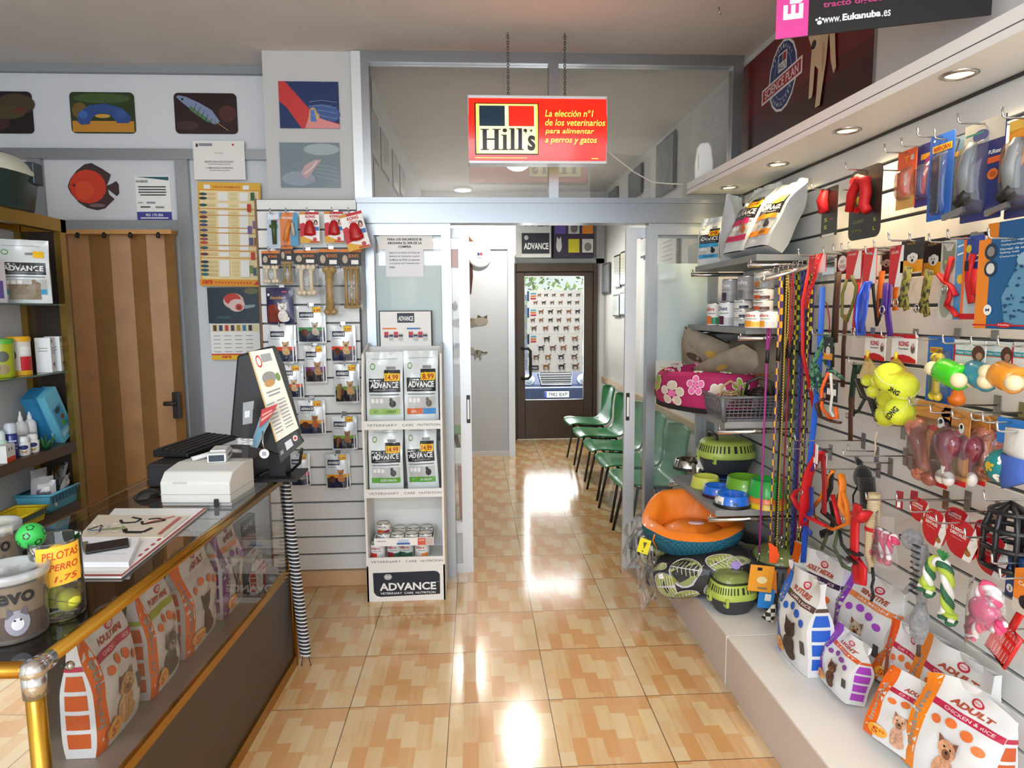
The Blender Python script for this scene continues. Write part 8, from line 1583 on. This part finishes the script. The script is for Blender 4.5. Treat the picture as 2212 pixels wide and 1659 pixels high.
# ---------------- lead rack and leads ----------------
yl = 2.86
e0 = U(1650, 603, y=yl); 
t = thing('lead_rack', 'chrome double arm rack carrying the hanging leads', 'rack', (XW, yl, e0.z+.05))
for dy in (0, .05):
    b = MB(); b.tube([(0, dy, .03), (e0.x-XW, dy, -.05)], .011, CHROME, 12); b.ell((e0.x-XW, dy, -.05), .013, .013, .013, CHROME); b.obj('arm', t)
    b = MB()
    for k in range(7):
        f = .06+.14*k; q = Vector((f*(e0.x-XW), dy, .03-.08*f)); b.tube([q+Vector((-.012, 0, .005)), q+Vector((-.008, 0, .035)), q+Vector((.008, 0, .035)), q+Vector((.012, 0, .005))], .002, CHROME, 6)
    b.obj('pegs', t)
b = MB(); b.box(-.006, -.02, -.03, .0, .08, .06, CHROME); b.obj('bracket', t)
LD = [(1655, 1215, 'pink and violet braided rope lead, farthest left', tex('c8286a', '6a3a9a', 160, 160), .0075, 600, 1),
      (1679, 1200, 'violet rope lead with yellow dots', tex('e8a828', '4a3a7a', 40, 34), .0085, 592, 1),
      (1690, 1350, 'black strap lead between the dotted and gold ones', BKS, .006, 590, 0),
      (1700, 1330, 'gold and black braided lead reaching lowest', tex('d2b03a', '3a3222', 200, 160), .006, 588, 0),
      (1694, 1170, 'dark green lead with a thick handle', M('1f4a32', .6), .007, 590, 1),
      (1710, 1180, 'red and black braided lead', tex('c41a2a', '2a1418', 170, 170), .006, 585, 1),
      (1722, 1230, 'yellow and black striped rope lead', tex('c9c22a', '2a2a28', 50, 45), .0085, 583, 0),
      (1735, 1280, 'dark blue checked flat lead', tex('2a3f86', '16224a', 90, 60), .010, 580, 1),
      (1741, 1190, 'violet and crimson rope lead', tex('8a2a8a', 'b01a4a', 150, 150), .007, 578, 1),
      (1750, 1290, 'second yellow and black rope lead', tex('c9c22a', '24241f', 60, 50), .0075, 576, 0),
      (1752, 1240, 'plain violet strap lead', M('5a2a9a', .6), .008, 574, 0)]
for i, (px, pb, lab, m_, r, ptop, hd) in enumerate(LD):
    y = yl+(.0 if i % 2 else .05)-.0; top = U(px+ (6 if px < 1700 else 0), ptop, y=y); bot = U(px+(6 if px < 1700 else 2), pb, y=y); L = top.z-bot.z
    t = thing('dog_lead', lab, 'lead', top, 0, 'leads hanging from the chrome rack'); flat_ = (1.3, .5) if i in (2, 7, 10) else None
    b = MB(); r *= .68; b.tube([(0, 0, -.002), (0, -.006, -.35*L), (0, 0, -.7*L), (0, .0, -L+.05)], r, m_, 8, flat=flat_); b.obj('cord', t)
    b = MB(); b.tube([(0.0, -.004, 0.01), (.010, -.006, -.10), (.011, -.006, -.26), (.003, -.004, -.33)], r, m_, 8, flat=flat_); b.obj('handle_loop', t)
    if hd: b = MB(); b.tube([(.004, -.005, -.32), (.002, -.005, -.38)], r*1.7, BLACK, 8); b.obj('grip', t)
    b = MB(); b.tube([(0, 0, -L+.055), (0, 0, -L+.02)], .004, STEEL, 8); b.tube([(.010*math.sin(q), 0, -L+.010-.014*math.cos(q)) for q in [k*.6283 for k in range(10)]], .0025, STEEL, 6, True); b.obj('snap_hook', t)
BL2 = M('2360d8', .5)
b = MB(); p0 = U(1777, 620, y=2.72); p1 = U(1735, 1215, y=2.72); d_ = p1-p0
b.tube([(0, 0, 0), d_*.3+Vector((.01, 0, 0)), d_*.6, d_], 1, BL2, 8, flat=(.013, .002)); put(b, 'flat_strap_lead', 'long bright blue flat strap hanging in front of the wall', 'lead', p0)
b = MB(); p0 = U(1752, 560, y=2.80); p1 = U(1762, 900, y=2.80); d_ = p1-p0
b.tube([(0, 0, 0), Vector((-.03, 0, -.18)), Vector((-.02, 0, -.4)), d_], 1, RS, 8, flat=(.008, .002)); put(b, 'thin_red_lead', 'thin red lead with white stitching beside the blue strap', 'lead', p0)
b = MB(); p0 = U(1775, 645, y=2.74); pts = [U(x, y_, y=2.74)-p0 for x, y_ in ((1770, 645), (1786, 655), (1792, 690), (1792, 720))]
b.tube(pts, .003, M('9a4a4a', .5), 6); put(b, 'hanging_lead', 'thin reddish lead curving beside the blue strap', 'lead', p0)
pt = U(1748, 830, y=2.80); put(card(MB(), .016, .07, M('2a2a2a', .4), [('r', 0, .5, 1, .8, M('d9b01e', .5)), ('r', 0, .2, 1, .5, M('c8402a', .5))], .008), 'clip_tag', 'small black tag with yellow and red at the red lead end', 'tag', pt-Vector((0, 0, .035)))
for px, py, w_, h_, lab, c1, tl in ((1640, 1278, 54, 62, 'orange card tag hanging from the pink lead', 'f0a02a', .1), (1659, 1282, 40, 54, 'second orange card tag behind the first', 'f08a2e', -.05), (1652, 1314, 36, 46, 'blue card tag with a barcode under the orange tags', '2f8ad8', .1)):
    p = U(px, py, y=2.78 if px < 1650 else 2.80); s_ = 2.8/1431
    put(card(MB(), w_*s_, h_*s_, M(c1, .5), [('r', .3, .80, .5, .92, BLACK), ('e', .55, .45, .22, .14, M('f2d9a0', .5)), ('r', .4, .1, .8, .18, M('8a7a50', .5))] if c1 != '2f8ad8' else [('r', .4, .4, .8, .75, PAPER)], .002), 'card_tag', lab, 'tag', p, -.1, 'card tags of the leads', tilt=(0, tl))
p = U(1668, 1215, y=2.75); b = MB(); b.prism([(-.012, .0), (.02, -.005), (.032, .03), (.02, .065), (-.005, .085), (-.02, .09), (-.014, .06)], 0, .004, M('ff5a22', .4, spec=.6)); put(b, 'reflective_tag', 'fluorescent orange shaped tag among the lead ends', 'tag', p)
p = U(1662, 1345, y=2.72); b = MB(); m_ = tex('e6e0d2', '2a2622', 45, 60); b.tube([(.02, 0, .085), (.01, 0, .05), (-.01, 0, .012)], [.006, .018, .026], m_, 8, flat=(1.2, .6)); put(b, 'lead_end_pouch', 'black and white patterned pouch at the lowest lead end', 'pouch', p)
# ---------------- bags on the plinth ----------------
gB = 'food bags on the white plinth'
def pbag(px, py, ptop, w, d, lab, seed, tw, tilt=0, lean=0, roll_=0, **k):
    loc, P = bagspot(px, py, PZ, w, d, tw); loc.z += abs(math.sin(tilt))*d*.42; h = szp(py-ptop, P.y)*k.pop('hs', 1.0)/(math.cos(tilt)*.93+.07)
    return imagine(loc, w, d, h, lab, seed, -R90+tw, tilt=(tilt, roll_), group=gB, lean=lean, **k)
pbag(1737, 1466, 1238, .25, .115, 'blue banded food bag with blue dots, nearest the leads', 61, 0.0, band='2a6ad0', bar='5a463c', bartxt='LAMB & RICE', ttl='FUTURE', dots='2f5fc0', dogc='3f2a20', dog2='2a1a14', side='2a62c8')
pbag(1795, 1400, 1212, .30, .13, 'large white food bag with a dark violet bar, behind the blue one', 62, .25, tilt=0, bar='3a1f4a', bartxt='CHICKEN & RICE', ttl='ADULT MEDIUM', hs=1.05, price_=False)
pbag(1892, 1480, 1264, .30, .12, 'large purple banded food bag leaning on the wall', 63, .12, tilt=-.14, band='8a35b8', bar='e8894a', bartxt='SALMON', ttl='SENSITIVE', dots='a44ac0', dogc='c9b89a', side='a246b8', price_=False)
pbag(1818, 1530, 1388, .20, .095, 'small purple banded food bag with a running dog', 64, -.02, tilt=-.20, band='8a3fb0', bar='e0622a', bartxt='LIGHT', ttl='LIGHT', dots='8a4a9a', dogc='5a3a2a', side='b04ac0')
pbag(1985, 1550, 1392, .22, .09, 'orange banded puppy food bag with a grey terrier, on the plinth', 65, .30, tilt=-.50, bar='a3b52c', bartxt='', ttl='PUPPY MINI', dogc='4a4650', dog2='8a8490', silver='a9a59a')
imagine(Vector((1.505, 2.12, PZ+.0015)), .18, .075, .285, 'orange banded food bag half hidden behind the front bags', 66, -R90+.05, group=gB, bar='c2284a', band='e8581a', ttl='')
pbag(1990, 1690, 1515, .22, .09, 'orange banded small dog food bag lying forward at the front', 67, .30, tilt=-.38, dogc='d9a88a', dog2='a5705a', silver='a9a59a')
imagine(Vector((1.50, 1.90, PZ+.0015)), .30, .10, .325, 'orange banded adult food bag against the wall at the right edge', 68, -R90+.06, group=gB, ttl='ADULT', band='f28a1e', price_=False)
pbag(2110, 1790, 1515, .26, .11, 'largest orange banded adult food bag with a folded top corner, in front', 69, .22, tilt=-.22, ttl='ADULT', band='f58a1c', price_=False, dogc='d9a07a', droop=.10)
# ---------------- smaller pieces ride on the part they belong to ----------------
SUBOF = {'bulb': 'trim_ring', 'clip': 'slotted_top', 'snap_hook': 'cord', 'grip': 'handle_loop', 'rubber_base': 'bowl_body', 'comb_teeth': 'comb_spine', 'piping': 'outer_shell', 'card_slot': 'body', 'screen': 'body', 'seam': 'body', 'keys': 'case', 'license_plate': 'body', 'grille': 'body', 'headlight': 'body', 'windshield': 'body', 'print': 'frame', 'tag': 'chain', 'knot': 'strand', 'bone_core': 'rubber_roll', 'frayed_end': 'strand', 'stripes': 'plush_body', 'studs': 'strap', 'pegs': 'arm', 'diffuser': 'rim', 'door_handle': None}
for root in [o for o in bpy.data.objects if 'category' in o]:
    kids = list(root.children)
    for k in kids:
        n = SUBOF.get(k.name.split('.')[0])
        if not n: continue
        p = [q for q in kids if q.name.split('.')[0] == n and q is not k]
        if p and p[-1].location.length < 1e-6: k.parent = p[-1]
